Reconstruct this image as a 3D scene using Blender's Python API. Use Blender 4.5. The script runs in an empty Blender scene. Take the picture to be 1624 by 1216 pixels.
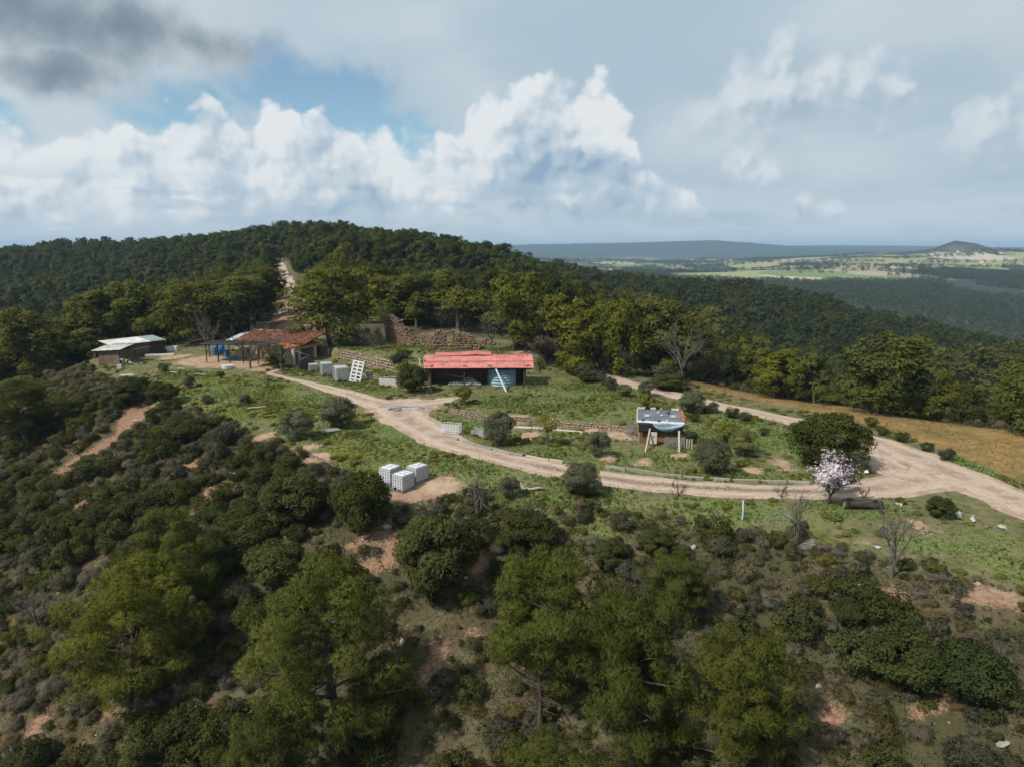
import bpy, bmesh, math, random
import numpy as np
from mathutils import Vector, Matrix, noise as mnoise

# ------------------------------------------------------------------ camera
SC = bpy.context.scene
COL = SC.collection
CAM_H = 18.0                      # metres above the farm plateau (a low drone)
PITCH = math.radians(10.8)
FPX, CX, CY = 1128.0, 812.0, 608.0   # focal length and centre on a 1624 x 1216 survey grid
cam_data = bpy.data.cameras.new('camera')
cam_data.sensor_fit = 'HORIZONTAL'
cam_data.sensor_width = 36.0
cam_data.lens = 36.0 * FPX / 1624.0
cam_data.clip_start = 0.5
cam_data.clip_end = 40000.0
cam = bpy.data.objects.new('camera', cam_data)
COL.objects.link(cam)
cam.location = (0, 0, CAM_H)
cam.rotation_euler = (math.radians(90) - PITCH, 0, 0)
SC.camera = cam
SC.render.resolution_x, SC.render.resolution_y = 1024, 766

SC.view_settings.view_transform = 'Standard'
SC.view_settings.look = 'None'
SC.view_settings.gamma = 1.0
SC.view_settings.use_curve_mapping = False
SC.view_settings.exposure = 0.0

def ray(u, v):
    a = (u - CX) / FPX
    b = (CY - v) / FPX
    return (a, math.cos(PITCH) + b * math.sin(PITCH), -math.sin(PITCH) + b * math.cos(PITCH))

def azel(u, v):
    x, y, z = ray(u, v)
    return math.degrees(math.atan2(x, y)), math.degrees(math.atan2(z, math.hypot(x, y)))

# ------------------------------------------------------------------ sun
SUN_AZ = -128.0      # degrees from +Y towards +X : the sun stands high, behind the viewer's left shoulder
SUN_EL = 47.0
sun_dir = Vector((math.sin(math.radians(SUN_AZ)) * math.cos(math.radians(SUN_EL)),
                  math.cos(math.radians(SUN_AZ)) * math.cos(math.radians(SUN_EL)),
                  math.sin(math.radians(SUN_EL))))
sl = bpy.data.lights.new('sun', 'SUN')
sl.energy = 4.8
sl.angle = math.radians(2.0)
sl.color = (1.0, 0.95, 0.87)
sun = bpy.data.objects.new('sun', sl)
COL.objects.link(sun)
sun.rotation_euler = sun_dir.to_track_quat('Z', 'Y').to_euler()
sun.location = (-60, 20, 80)

# ------------------------------------------------------------------ node helper
class NT:
    """small helper for writing node graphs as expressions"""
    def __init__(self, tree):
        self.t = tree
    def new(self, typ, **kw):
        n = self.t.nodes.new(typ)
        for k, v in kw.items():
            setattr(n, k, v)
        return n
    def put(self, sock, val):
        if isinstance(val, bpy.types.NodeSocket):
            self.t.links.new(val, sock)
        elif val is not None:
            if hasattr(sock.default_value, '__len__') and not hasattr(val, '__len__'):
                val = [val] * len(sock.default_value)
            if hasattr(val, '__len__') and len(sock.default_value) == 4 and len(val) == 3:
                val = tuple(val) + (1.0,)
            sock.default_value = val
    def m(self, op, a, b=None, c=None, clamp=False):
        n = self.new('ShaderNodeMath', operation=op, use_clamp=clamp)
        self.put(n.inputs[0], a)
        if b is not None: self.put(n.inputs[1], b)
        if c is not None: self.put(n.inputs[2], c)
        return n.outputs[0]
    def v(self, op, a, b=None, c=None):
        n = self.new('ShaderNodeVectorMath', operation=op)
        self.put(n.inputs[0], a)
        if b is not None: self.put(n.inputs[3 if op == 'SCALE' else 1], b)
        if c is not None: self.put(n.inputs[2], c)
        return n.outputs['Value'] if op in ('LENGTH', 'DOT_PRODUCT', 'DISTANCE') else n.outputs[0]
    def ss(self, x, lo, hi, a=0.0, b=1.0, mode='SMOOTHSTEP'):
        n = self.new('ShaderNodeMapRange', interpolation_type=mode)
        self.put(n.inputs[0], x); self.put(n.inputs[1], lo); self.put(n.inputs[2], hi)
        self.put(n.inputs[3], a); self.put(n.inputs[4], b)
        return n.outputs[0]
    def mix(self, f, a, b, blend='MIX'):
        n = self.new('ShaderNodeMix', data_type='RGBA', blend_type=blend)
        self.put(n.inputs[0], f); self.put(n.inputs[6], a); self.put(n.inputs[7], b)
        return n.outputs[2]
    def noise(self, vec, scale, detail=4, rough=0.5, dist=0.0, col=False, lac=2.0):
        n = self.new('ShaderNodeTexNoise')
        self.put(n.inputs['Vector'], vec); self.put(n.inputs['Scale'], scale)
        self.put(n.inputs['Detail'], detail); self.put(n.inputs['Roughness'], rough)
        self.put(n.inputs['Distortion'], dist); self.put(n.inputs['Lacunarity'], lac)
        return n.outputs['Color'] if col else n.outputs['Fac']
    def voro(self, vec, scale, feature='SMOOTH_F1', detail=0.0, rough=0.5, smooth=1.0, out='Distance', rnd=1.0):
        n = self.new('ShaderNodeTexVoronoi', feature=feature)
        self.put(n.inputs['Vector'], vec); self.put(n.inputs['Scale'], scale)
        if 'Detail' in n.inputs: self.put(n.inputs['Detail'], detail); self.put(n.inputs['Roughness'], rough)
        if feature == 'SMOOTH_F1': self.put(n.inputs['Smoothness'], smooth)
        self.put(n.inputs['Randomness'], rnd)
        return n.outputs[out]
    def attr(self, name, out='Fac'):
        n = self.new('ShaderNodeAttribute', attribute_name=name)
        return n.outputs[out]
    def comb(self, x, y, z):
        n = self.new('ShaderNodeCombineXYZ')
        self.put(n.inputs[0], x); self.put(n.inputs[1], y); self.put(n.inputs[2], z)
        return n.outputs[0]
    def sep(self, vec):
        n = self.new('ShaderNodeSeparateXYZ'); self.put(n.inputs[0], vec)
        return n.outputs

# ------------------------------------------------------------------ sky: Nishita air with a cumulus bank, a high veil and one dark cloud
W = bpy.data.worlds.new('World')
SC.world = W
W.use_nodes = True
W.node_tree.nodes.clear()
w = NT(W.node_tree)
SKY_STR = 0.12

def blob_field(h, vec, blobs):
    """union of soft elliptical masses given in degrees of azimuth and elevation"""
    acc = None
    for (az, el, rx, ry) in blobs:
        q = h.v('MULTIPLY', h.v('SUBTRACT', vec, (az, el, 0)), (1 / rx, 1 / ry, 0))
        d = h.m('SUBTRACT', 1.0, h.v('LENGTH', q))
        acc = d if acc is None else h.m('MAXIMUM', acc, d)
    return acc

def deg_blobs(lst):
    out = []
    for (u, v, ru, rv) in lst:
        a, e = azel(u, v)
        a1, _ = azel(u + ru, v); a0, _ = azel(u - ru, v)
        _, e1 = azel(u, v - rv); _, e0 = azel(u, v + rv)
        out.append((a, e, (a1 - a0) / 2, (e1 - e0) / 2))
    return out

def profile(h, azs, pts):
    """elevation (degrees) as a function of azimuth, from outline points"""
    n = h.new('ShaderNodeFloatCurve')
    c = n.mapping.curves[0]
    P_ = [(azel(u, v)) for u, v in pts]
    P_ = [(min(max((a + 50) / 100, 0), 1), min(max((e + 5) / 40, 0), 1)) for a, e in P_]
    if P_[0][0] > 0.01: P_ = [(0.0, P_[0][1])] + P_
    if P_[-1][0] < 0.99: P_ = P_ + [(1.0, P_[-1][1])]
    c.points[0].location = P_[0]; c.points[-1].location = P_[-1]
    for p in P_[1:-1]: c.points.new(*p)
    for p in c.points: p.handle_type = 'AUTO_CLAMPED'
    n.mapping.update()
    h.put(n.inputs['Value'], h.m('MULTIPLY_ADD', azs, 0.01, 0.5))
    return h.m('MULTIPLY_ADD', n.outputs[0], 40.0, -5.0)

TOP1 = [(-200, 230), (-60, 215), (0, 205), (60, 196), (120, 205), (175, 190), (195, 168), (235, 182), (275, 172), (300, 178), (318, 160), (345, 147), (372, 163), (385, 196),
        (402, 180), (412, 166), (440, 153), (470, 163), (482, 192), (500, 180), (530, 192), (548, 190), (575, 196), (592, 214), (615, 208), (640, 206), (655, 236),
        (680, 250), (700, 205), (735, 178), (745, 128), (775, 116), (800, 134), (820, 122), (850, 113), (890, 120), (915, 128), (930, 122), (946, 113), (962, 120), (982, 142), (1000, 168), (1016, 205),
        (1030, 255), (1040, 290), (1056, 288), (1075, 292), (1098, 312), (1130, 350), (1200, 372), (1700, 372)]
BASE1 = [(-200, 385), (0, 385), (300, 380), (560, 378), (650, 375), (720, 362), (800, 352), (960, 350), (1010, 355), (1090, 355), (1130, 358), (1200, 345), (1700, 345)]
TOP2 = [(1000, 230), (1060, 190), (1080, 148), (1115, 138), (1160, 110), (1195, 86), (1215, 66), (1240, 50), (1256, 72), (1278, 112), (1310, 90), (1345, 76), (1390, 88), (1435, 112), (1450, 150), (1462, 215), (1506, 225),
        (1522, 168), (1550, 154), (1590, 148), (1650, 156), (1700, 180), (1760, 220)]
BASE2 = [(1000, 190), (1080, 186), (1160, 214), (1260, 214), (1340, 190), (1440, 178), (1462, 190), (1506, 200), (1530, 236), (1590, 256), (1700, 240), (1760, 200)]
TOP3 = [(1100, 300), (1130, 290), (1150, 258), (1195, 232), (1235, 244), (1252, 296), (1258, 322), (1272, 313), (1310, 322), (1345, 334), (1370, 360), (1700, 360)]
BASE3 = [(1100, 260), (1130, 276), (1195, 288), (1250, 288), (1258, 350), (1345, 350), (1370, 345), (1700, 345)]
PATCH = deg_blobs([(1490, 15, 150, 70), (1640, 45, 130, 85)])
GAP = deg_blobs([(415, 125, 90, 66), (520, 165, 120, 72), (625, 215, 100, 52), (290, 170, 120, 52), (0, 195, 50, 40)])
DARK = deg_blobs([(20, 15, 250, 105), (210, 55, 230, 88), (90, 105, 190, 60), (305, 62, 120, 58)])

tc = w.new('ShaderNodeTexCoord')
dvec = w.v('NORMALIZE', tc.outputs['Generated'])
dx, dy, dz = w.sep(dvec)
az = w.m('MULTIPLY', w.m('ARCTAN2', dx, dy), 180 / math.pi)
el = w.m('MULTIPLY', w.m('ARCSINE', dz), 180 / math.pi)
P = w.comb(az, el, 0.0)

def n2(vec, scale, detail, rough, col=False):
    o = w.noise(vec, scale, detail, rough, col=col)
    o.node.noise_dimensions = '2D'
    return o
HALF = (0.5, 0.5, 0.5)
# turbulence that frays every outline
wob1 = w.v('SCALE', w.v('SUBTRACT', n2(P, 0.20, 2, 0.5, True), HALF), 2.2)
wob2 = w.v('SCALE', w.v('SUBTRACT', n2(P, 0.8, 5, 0.6, True), HALF), 0.9)
Pw = w.v('ADD', P, w.v('ADD', wob1, wob2))
azw, elw, _ = w.sep(Pw)

LX, LY = -0.66, 0.75        # towards the sun, in the azimuth/elevation plane
def billow(vec):
    o = w.voro(vec, 0.34, 'SMOOTH_F1', detail=2.0, rough=0.5, smooth=0.45)
    o.node.voronoi_dimensions = '2D'
    return w.m('SUBTRACT', 1.0, o)
Pb = w.v('ADD', P, w.v('SCALE', wob2, 0.9))
h0 = billow(Pb)
h1 = billow(w.v('ADD', Pb, (LX * 0.7, LY * 0.7, 0)))
relief = w.m('SUBTRACT', h0, h1)
fine = n2(P, 0.55, 5, 0.6)
big = n2(w.v('MULTIPLY', P, (0.05, 0.11, 1)), 1.0, 3, 0.5)
band = n2(w.v('MULTIPLY', w.v('ADD', P, w.v('SCALE', wob1, 0.6)), (0.09, 0.55, 1)), 1.0, 4, 0.55)

def heap(top, base, reach, puff, bsoft):
    t0 = w.m('SUBTRACT', profile(w, azw, top), elw)
    b0 = w.m('SUBTRACT', elw, profile(w, azw, base))
    t1 = w.m('SUBTRACT', profile(w, w.m('ADD', azw, LX * reach), top), w.m('ADD', elw, LY * reach))
    tp = w.m('ADD', t0, w.m('MULTIPLY', w.m('SUBTRACT', h0, 0.40), puff))
    d = w.m('MINIMUM', tp, w.m('ADD', w.m('MULTIPLY', b0, bsoft), w.m('MULTIPLY', w.m('SUBTRACT', h0, 0.45), puff * 0.5)))
    return d, t0, t1

sky = w.new('ShaderNodeTexSky', sky_type='NISHITA', sun_disc=False)
sky.sun_elevation = math.radians(SUN_EL)
sky.sun_rotation = math.radians(SUN_AZ)
sky.altitude = 500
sky.air_density = 1.0; sky.dust_density = 0.6; sky.ozone_density = 2.0
K = 1.0 / SKY_STR
def lin(r, g, b, k=K):
    f = lambda c: (c / 255.0) / 12.92 if c < 11 else (((c / 255.0) + 0.055) / 1.055) ** 2.4
    return (f(r) * k, f(g) * k, f(b) * k)
air = w.mix(1.0, sky.outputs[0], (0.92, 1.04, 0.98), 'MULTIPLY')

# high veil, everywhere except the blue opening
gap = w.m('ADD', blob_field(w, w.v('ADD', P, w.v('SCALE', wob1, 1.2)), GAP), w.m('MULTIPLY', w.m('SUBTRACT', fine, 0.5), 0.7))
veil_a = w.m('SUBTRACT', 1.0, w.m('MULTIPLY', w.ss(gap, -0.22, 0.50), 0.93))
veil_c = w.mix(w.ss(big, 0.33, 0.68), lin(174, 194, 208), lin(196, 210, 219))
veil_c = w.mix(w.m('MULTIPLY', w.ss(el, 8.0, 0.5), w.ss(band, 0.30, 0.72)), veil_c, lin(198, 212, 221))
veil_c = w.mix(w.ss(az, -6.0, -22.0, 0.0, 0.55), veil_c, lin(198, 210, 219))
col = w.mix(veil_a, air, veil_c)

# thin heaps on the right, a grey-white patch above them
d2, t20, t21 = heap(TOP2, BASE2, 2.4, 3.0, 0.5)
d2 = w.m('ADD', d2, 0.8)
s2 = w.m('ADD', w.m('MULTIPLY_ADD', t21, -0.15, 0.70), w.m('MULTIPLY', relief, 1.0))
c2 = w.mix(w.ss(s2, -0.1, 1.0), lin(158, 180, 198), lin(218, 225, 230))
col = w.mix(w.ss(d2, -0.6, 2.6, 0.0, 0.85), col, c2)
d3, t30, t31 = heap(TOP3, BASE3, 1.2, 1.4, 0.9)
c3 = w.mix(w.ss(w.m('ADD', w.m('MULTIPLY_ADD', t31, -0.2, 0.6), relief), 0.0, 0.8), lin(172, 191, 206), lin(218, 225, 230))
col = w.mix(w.ss(d3, -0.7, 1.0, 0.0, 0.85), col, c3)
pt = w.m('ADD', blob_field(w, Pw, PATCH), w.m('MULTIPLY', w.m('SUBTRACT', fine, 0.5), 1.0))
col = w.mix(w.ss(pt, -0.1, 0.7, 0.0, 0.6), col, lin(194, 205, 211))
# the white bank
d1, t10, t11 = heap(TOP1, BASE1, 3.0, 2.3, 0.38)
s1 = w.m('ADD', w.m('MULTIPLY_ADD', w.m('MAXIMUM', t11, -1.0), -0.165, 0.98), w.m('MULTIPLY', relief, 0.95))
s1 = w.m('ADD', s1, w.m('MULTIPLY', w.m('SUBTRACT', n2(Pw, 0.20, 4, 0.5), 0.5), 2.6))
c1 = w.mix(w.ss(s1, -0.1, 1.15), lin(174, 194, 210), lin(228, 233, 236))
c1 = w.mix(w.ss(s1, -0.5, 0.10), lin(146, 172, 197), c1)
col = w.mix(w.ss(d1, -0.25, 1.0), col, c1)
# streaks of grey stratus above the horizon
st = w.m('MULTIPLY', w.ss(band, 0.49, 0.64), w.m('MULTIPLY', w.ss(el, 6.5, 3.0), w.ss(az, 14.0, 0.0)))
col = w.mix(w.m('MULTIPLY', st, 0.55), col, lin(166, 188, 207))
# dark cloud
dk = w.m('ADD', blob_field(w, w.v('ADD', P, w.v('SCALE', wob1, 1.3)), DARK), w.m('MULTIPLY', w.m('SUBTRACT', fine, 0.5), 0.55))
dkn = w.m('ADD', dk, w.m('MULTIPLY', w.m('SUBTRACT', n2(P, 0.12, 3, 0.5), 0.5), 1.3))
dk_c = w.mix(w.ss(dkn, -0.25, 1.05), lin(196, 207, 214), lin(124, 142, 156))
col = w.mix(w.ss(dk, -0.30, 0.60), col, dk_c)
# pale air at the very horizon
col = w.mix(w.ss(el, 3.2, -0.5, 0.0, 0.5), col, lin(196, 211, 221))

bg = w.new('ShaderNodeBackground')
w.put(bg.inputs[0], col); bg.inputs[1].default_value = SKY_STR
wo = w.new('ShaderNodeOutputWorld')
W.node_tree.links.new(bg.outputs[0], wo.inputs[0])
W.cycles.sampling_method = 'MANUAL'
W.cycles.sample_map_resolution = 128
# ------------------------------------------------------------------ numpy noise
RNG = np.random.default_rng(7)
random.seed(7)
_PT = RNG.random((256, 256))
def vnoise(x, y, seed=0):
    x = np.asarray(x, float) + seed * 17.31; y = np.asarray(y, float) + seed * 9.17
    xi = np.floor(x).astype(int); yi = np.floor(y).astype(int)
    fx = x - xi; fy = y - yi
    fx = fx * fx * (3 - 2 * fx); fy = fy * fy * (3 - 2 * fy)
    a = _PT[xi & 255, yi & 255]; b = _PT[(xi + 1) & 255, yi & 255]
    c = _PT[xi & 255, (yi + 1) & 255]; d = _PT[(xi + 1) & 255, (yi + 1) & 255]
    return (a * (1 - fx) + b * fx) * (1 - fy) + (c * (1 - fx) + d * fx) * fy
def fbm(x, y, scale, octs=4, seed=0, gain=0.5):
    s = 0; amp = 1; tot = 0
    for o in range(octs):
        s = s + amp * (vnoise(x / scale * 2 ** o, y / scale * 2 ** o, seed + o) - 0.5)
        tot += amp; amp *= gain
    return s / tot * 2
def sstep(x, lo, hi):
    t = np.clip((np.asarray(x, float) - lo) / (hi - lo), 0, 1)
    return t * t * (3 - 2 * t)
def seg_dist(x, y, pts, closed=False):
    """distance to a polyline and the parameter (index) of the nearest point"""
    x = np.asarray(x, float); y = np.asarray(y, float)
    best = np.full(x.shape, 1e9); par = np.zeros(x.shape)
    n = len(pts)
    for i in range(n if closed else n - 1):
        ax, ay = pts[i][:2]; bx, by = pts[(i + 1) % n][:2]
        L = (bx - ax) ** 2 + (by - ay) ** 2 + 1e-9
        t = np.clip(((x - ax) * (bx - ax) + (y - ay) * (by - ay)) / L, 0, 1)
        d = np.hypot(x - ax - t * (bx - ax), y - ay - t * (by - ay))
        m = d < best
        best = np.where(m, d, best); par = np.where(m, i + t, par)
    return best, par
def in_poly(x, y, pts):
    x = np.asarray(x, float); y = np.asarray(y, float)
    r = np.zeros(x.shape, bool); n = len(pts)
    for i in range(n):
        ax, ay = pts[i][:2]; bx, by = pts[(i + 1) % n][:2]
        c = ((ay > y) != (by > y)) & (x < (bx - ax) * (y - ay) / (by - ay + 1e-12) + ax)
        r ^= c
    return r
def poly_sd(x, y, pts):
    d, _ = seg_dist(x, y, pts, True)
    return np.where(in_poly(x, y, pts), -d, d)

# ------------------------------------------------------------------ terrain: surveyed spot heights, interpolated
def spot(u, v, y, canopy=0.0):
    x_, y_, z_ = ray(u, v); t = y / y_
    return (x_ * t, y, CAM_H + z_ * t - canopy)
SPOTS = [
    # plateau rim and plateau
    (-61, 103, 0), (-42, 82, 0), (-21, 61, 0), (-10, 49.5, 0), (8, 44.7, 0), (17, 40.4, -.1), (26, 33.7, -.3), (-52, 92, 0), (-31, 71, 0), (-1, 47, 0),
    (-40, 100, .4), (-20, 80, .2), (0, 70, .1), (20, 60, 0), (30, 50, 0), (0, 90, .4), (-25, 105, .6), (-38, 112, .8), (20, 80, 0), (40, 70, -.4), (36, 46, 0),
    (46, 50, -.3), (28, 92, -.5), (-8, 106, 1.2), (58, 72, -1.2), (40, 86, -1.0), (-30, 90, .3), (-10, 62, .1), (10, 52, 0), (-50, 112, .8), (-58, 112, .2),
    (-20, 118, 1.2), (10, 105, .5), (-45, 122, 1.2), (26, 104, -1.0), (56, 74, -1.4), (84, 46, -1.8), (62, 50, -.8), (0, 118, 1.6), (14, 116, .2), (-30, 126, 1.6),
    (38, 33, -.4), (52, 34, -.8), (75, 25, -1.5),
    # front slope
    (-48, 74, -4.5), (-58, 63, -12), (-74, 43, -24), (-27, 53, -4.5), (-37, 42, -12), (-53, 22, -24), (-15, 41, -4.3), (-24, 30, -11.5), (-42, 11, -23),
    (4, 36, -4), (-2, 24, -10.5), (-10, 0, -21), (21, 27, -3.3), (15, 15, -9), (5, -8, -19), (38, 22, -3), (33, 10, -8), (60, 12, -4), (60, -10, -11), (30, -20, -20),
    (-66, 92, -5), (-80, 80, -15), (-104, 62, -28), (0, -40, -34), (-60, -30, -42), (60, -40, -22), (-130, 20, -42),
    # left valley and the flank of the wooded hill
    (-67, 111, .2), (-64, 104, .1), (-60, 118, .6), (-69, 118, .0), (-80, 114, -4), (-98, 116, -13), (-132, 122, -28), (-170, 150, -34), (-120, 160, -20), (-85, 150, -6), (-220, 200, -32), (-260, 120, -45),
    spot(20, 520, 260, 7), spot(50, 450, 390, 7), spot(30, 396, 560, 5), spot(250, 455, 300, 7), spot(250, 390, 430, 7), spot(150, 396, 520, 3), spot(400, 363, 400, 8),
    spot(480, 358, 365, 8), spot(600, 371, 335, 8), spot(700, 386, 315, 8), spot(800, 402, 305, 8), spot(870, 427, 330, 8), spot(300, 480, 235, 7),
    (-190, 700, 12), (-420, 800, 13), (-900, 1200, 14), (-500, 560, 12), (-700, 700, 12), (-1500, 2500, 10), (-100, 500, 14), (0, 520, 0), (-3000, 6000, 10), (-1200, 6000, 5),
    # ridge behind the farm, with the track
    spot(468, 490, 150), spot(476, 468, 185), spot(453, 437, 240), (-55, 150, 2.5), (-20, 150, 3.2), (5, 150, 2.0), spot(600, 445, 215, 7), spot(700, 455, 200, 7),
    (-40, 300, 15), (-20, 250, 9), (30, 140, -4), (20, 180, -6),
    # valley on the right and the dark spur
    (45, 110, -8), (72, 88, -9), (102, 58, -10), (60, 135, -20), (95, 115, -24), (140, 80, -26), (80, 190, -32), (130, 170, -40), (200, 120, -48), (220, 200, -56),
    spot(900, 490, 230, 8), spot(1000, 525, 260, 8), spot(1200, 535, 320, 8), spot(1450, 585, 300, 8), spot(960, 446, 420, 8), spot(1100, 442, 480, 8), spot(1200, 452, 480, 8),
    spot(1300, 470, 470, 8), spot(1400, 495, 450, 8), spot(1500, 522, 430, 8), spot(1624, 552, 400, 8), (480, 380, -62), (400, 200, -70),
    (120, 750, -85), (320, 720, -95), (500, 650, -98), (60, 900, -70), (800, 600, -95),
    # far country
    spot(1624, 500, 1000, 6), spot(1400, 472, 1000, 6), spot(1624, 460, 1300, 4), spot(1500, 442, 1500), spot(1300, 442, 1400), spot(1150, 442, 1500), spot(1380, 424, 1800),
    spot(1100, 430, 2200), spot(1000, 426, 2500), spot(850, 411, 3500), spot(1000, 413, 3600), spot(1150, 413, 3400), spot(1250, 408, 3600), spot(950, 413, 4700), spot(800, 413, 4700), spot(1100, 412, 4700), spot(1250, 408, 4700),
    spot(820, 389, 6000), spot(950, 388, 6000), spot(1050, 384, 6000), spot(1130, 381, 6000), spot(1190, 385, 6000), spot(1250, 391, 5800), spot(1350, 397, 6000), spot(1430, 399, 5000),
    spot(1330, 389, 9000), spot(1240, 390, 9000), spot(1430, 390, 9000), spot(1000, 394, 9500), spot(1624, 394, 9000), spot(1440, 402, 2600), spot(1570, 402, 2600), spot(1624, 399, 2400), spot(1624, 430, 1700), spot(1420, 416, 2200), spot(1540, 418, 2000),
    (3000, 1500, -20), (2500, 300, -40), (6000, 3000, 0), (-4000, 800, 5), (-2500, -500, -40), (2000, -800, -40), (0, -900, -70), (600, -300, -50), (-500, -200, -60), (-900, 200, -30),
]
SP = np.array(SPOTS, float)
def _rc(x, y):
    r = np.hypot(x, y + 60.0) + 6.0
    return np.log(r), np.arctan2(x, y + 60.0)
_sx, _st = _rc(SP[:, 0], SP[:, 1])
_phi = lambda r: r
def _fit():
    n = len(SP)
    D = np.hypot(_sx[:, None] - _sx[None], _st[:, None] - _st[None])
    A = np.zeros((n + 3, n + 3))
    A[:n, :n] = _phi(D) - np.eye(n) * 0.004
    Pm = np.stack([np.ones(n), _sx, _st], 1)
    A[:n, n:] = Pm; A[n:, :n] = Pm.T
    return np.linalg.solve(A, np.concatenate([SP[:, 2], np.zeros(3)]))
_W = _fit()
def base_height(x, y):
    s, t = _rc(x, y)
    out = _W[-3] + _W[-2] * s + _W[-1] * t
    for i in range(len(SP)):
        out = out + _W[i] * np.hypot(s - _sx[i], t - _st[i])
    return out

def axis(lo, hi, step, far_lo, far_hi, grow):
    mid = np.arange(lo, hi + step * .5, step)
    up = []; p = mid[-1]; s = step
    while p < far_hi:
        s *= grow; p += s; up.append(p)
    dn = []; p = lo; s = step
    while p > far_lo:
        s *= grow; p -= s; dn.append(p)
    return np.concatenate([dn[::-1], mid, up])
GX = axis(-72, 72, 0.55, -9000, 9000, 1.05)
GY = axis(14, 124, 0.55, -900, 12000, 1.05)
XX, YY = np.meshgrid(GX, GY, indexing='ij')
ZB = base_height(XX, YY)
_k = np.hypot(XX - 1500 * 0 - (1500 - CX) / FPX * 2640, YY - 2600)
ZB += 44 * np.exp(-(_k / 88.0) ** 2) + 6 * np.exp(-(_k / 190.0) ** 2)           # the wooded cone on the skyline

RIM = [(-70, 112), (-64, 104), (-52, 92.5), (-42, 82.5), (-31, 71.5), (-21, 61.5), (-10, 50), (-1, 47.5), (8, 45.2), (17, 41), (27, 34), (40, 26), (70, 16), (110, 30), (84, 48), (56, 76), (26, 106),
       (12, 122), (-20, 132), (-50, 130), (-69, 121)]
SD = poly_sd(XX, YY, RIM)
slopy = sstep(SD, -1, 9)
far = np.hypot(XX, YY)
near = 1 - sstep(far, 150, 420)
ZB += fbm(XX, YY, 5.0, 3, 3) * 0.10 * near
ZB += fbm(XX, YY, 11.0, 4, 5) * 1.5 * slopy * near
ZB += fbm(XX, YY, 3.0, 2, 8) * 0.35 * slopy * (1 - sstep(far, 90, 160))
ZB += fbm(XX, YY, 60.0, 3, 11) * 4.0 * sstep(far, 130, 420)
ZB += fbm(XX, YY, 420.0, 4, 12) * 13.0 * sstep(far, 900, 2200) * (1 - 0.75 * sstep(far, 4200, 5600))

def make_sampler(Z):
    def f(x, y):
        x = np.asarray(x, float); y = np.asarray(y, float)
        i = np.clip(np.searchsorted(GX, x) - 1, 0, len(GX) - 2)
        j = np.clip(np.searchsorted(GY, y) - 1, 0, len(GY) - 2)
        fx = np.clip((x - GX[i]) / (GX[i + 1] - GX[i]), 0, 1); fy = np.clip((y - GY[j]) / (GY[j + 1] - GY[j]), 0, 1)
        return (Z[i, j] * (1 - fx) + Z[i + 1, j] * fx) * (1 - fy) + (Z[i, j + 1] * (1 - fx) + Z[i + 1, j + 1] * fx) * fy
    return f
Hf = make_sampler(ZB)
_TT = np.concatenate([np.arange(20, 180, 0.15), np.geomspace(180, 12000, 900)])
def site(u, v, sampler=None):
    """where the sight line of a surveyed point meets the ground"""
    x_, y_, z_ = ray(u, v)
    zs = CAM_H + z_ * _TT - (sampler or Hf)(x_ * _TT, y_ * _TT)
    k = np.argmax(zs < 0)
    if zs[k] >= 0: k = len(_TT) - 1
    t0, t1 = _TT[k - 1], _TT[k]
    a, b = zs[k - 1], zs[k]
    t = t0 + (t1 - t0) * (a / (a - b + 1e-9)) if k > 0 else t1
    return (x_ * t, y_ * t)

# raised terraces, held by dry-stone walls
def sites(lst): return [site(u, v) for (u, v) in lst]
WALL_UP = sites([(500, 560), (540, 569), (580, 579), (626, 591), (676, 602)])
WALL_LOW = sites([(712, 655), (760, 664), (830, 670), (900, 676), (960, 682), (1002, 690)])
TERR_UP = WALL_UP + [(WALL_UP[-1][0] + 1.0, WALL_UP[-1][1] + 4.2), (3.5, WALL_UP[-1][1] + 6.0), (8, 112), (0, 122), (-24, 128), (-40, 128)]
TERR_LOW = WALL_LOW + [(15.5, 72), (19, 80), (8, 93), (-2, 92), (-7, 84)]
Z = ZB.copy()
_fine = (np.abs(XX) < 76) & (YY > 10) & (YY < 135)
du = np.full(XX.shape, 9.0); du[_fine] = poly_sd(XX[_fine], YY[_fine], TERR_UP)
dl = np.full(XX.shape, 9.0); dl[_fine] = poly_sd(XX[_fine], YY[_fine], TERR_LOW)
Z += 1.55 * sstep(-du, -0.1, 0.55) * (1 - sstep(YY, 108, 122) * 0.6)
Z += 0.45 * sstep(-dl, -0.1, 0.5) * (1 - sstep(YY, 74, 88))
# the eroded gully at the left
GULLY = sites([(236, 632), (205, 668), (165, 705), (112, 742)])
dg, _ = seg_dist(XX, YY, GULLY)
Z -= 0.7 * np.exp(-(dg / 1.6) ** 2)
Hf = make_sampler(Z)

# ------------------------------------------------------------------ tracks (centre lines with half widths)
def line(lst): return [site(u, v) + (hw,) for (u, v, hw) in lst]
TRACK_UP = line([(1740, 850, 2.4), (1640, 806, 2.5), (1560, 772, 2.6), (1490, 742, 2.6), (1430, 716, 2.3), (1385, 698, 1.9), (1330, 683, 1.8), (1250, 666, 1.7), (1180, 651, 1.7),
                 (1110, 636, 1.65), (1045, 621, 1.6), (985, 604, 1.5), (940, 588, 1.4), (900, 574, 1.2)])
TRACK_LOOP = line([(1470, 760, 2.6), (1400, 773, 1.9), (1330, 779, 1.75), (1240, 779, 1.7), (1160, 776, 1.75), (1080, 771, 1.75), (1000, 764, 1.75), (920, 752, 1.75), (850, 738, 1.75), (790, 724, 1.8),
                   (735, 708, 1.9), (690, 690, 2.3), (655, 670, 2.7), (625, 650, 2.6), (592, 638, 1.9), (560, 628, 1.5), (530, 619, 1.15), (500, 611, 0.85), (470, 603, 0.6), (445, 597, 0.5), (428, 592, 0.42), (440, 587, 0.38), (455, 584, 0.3)])
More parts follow.
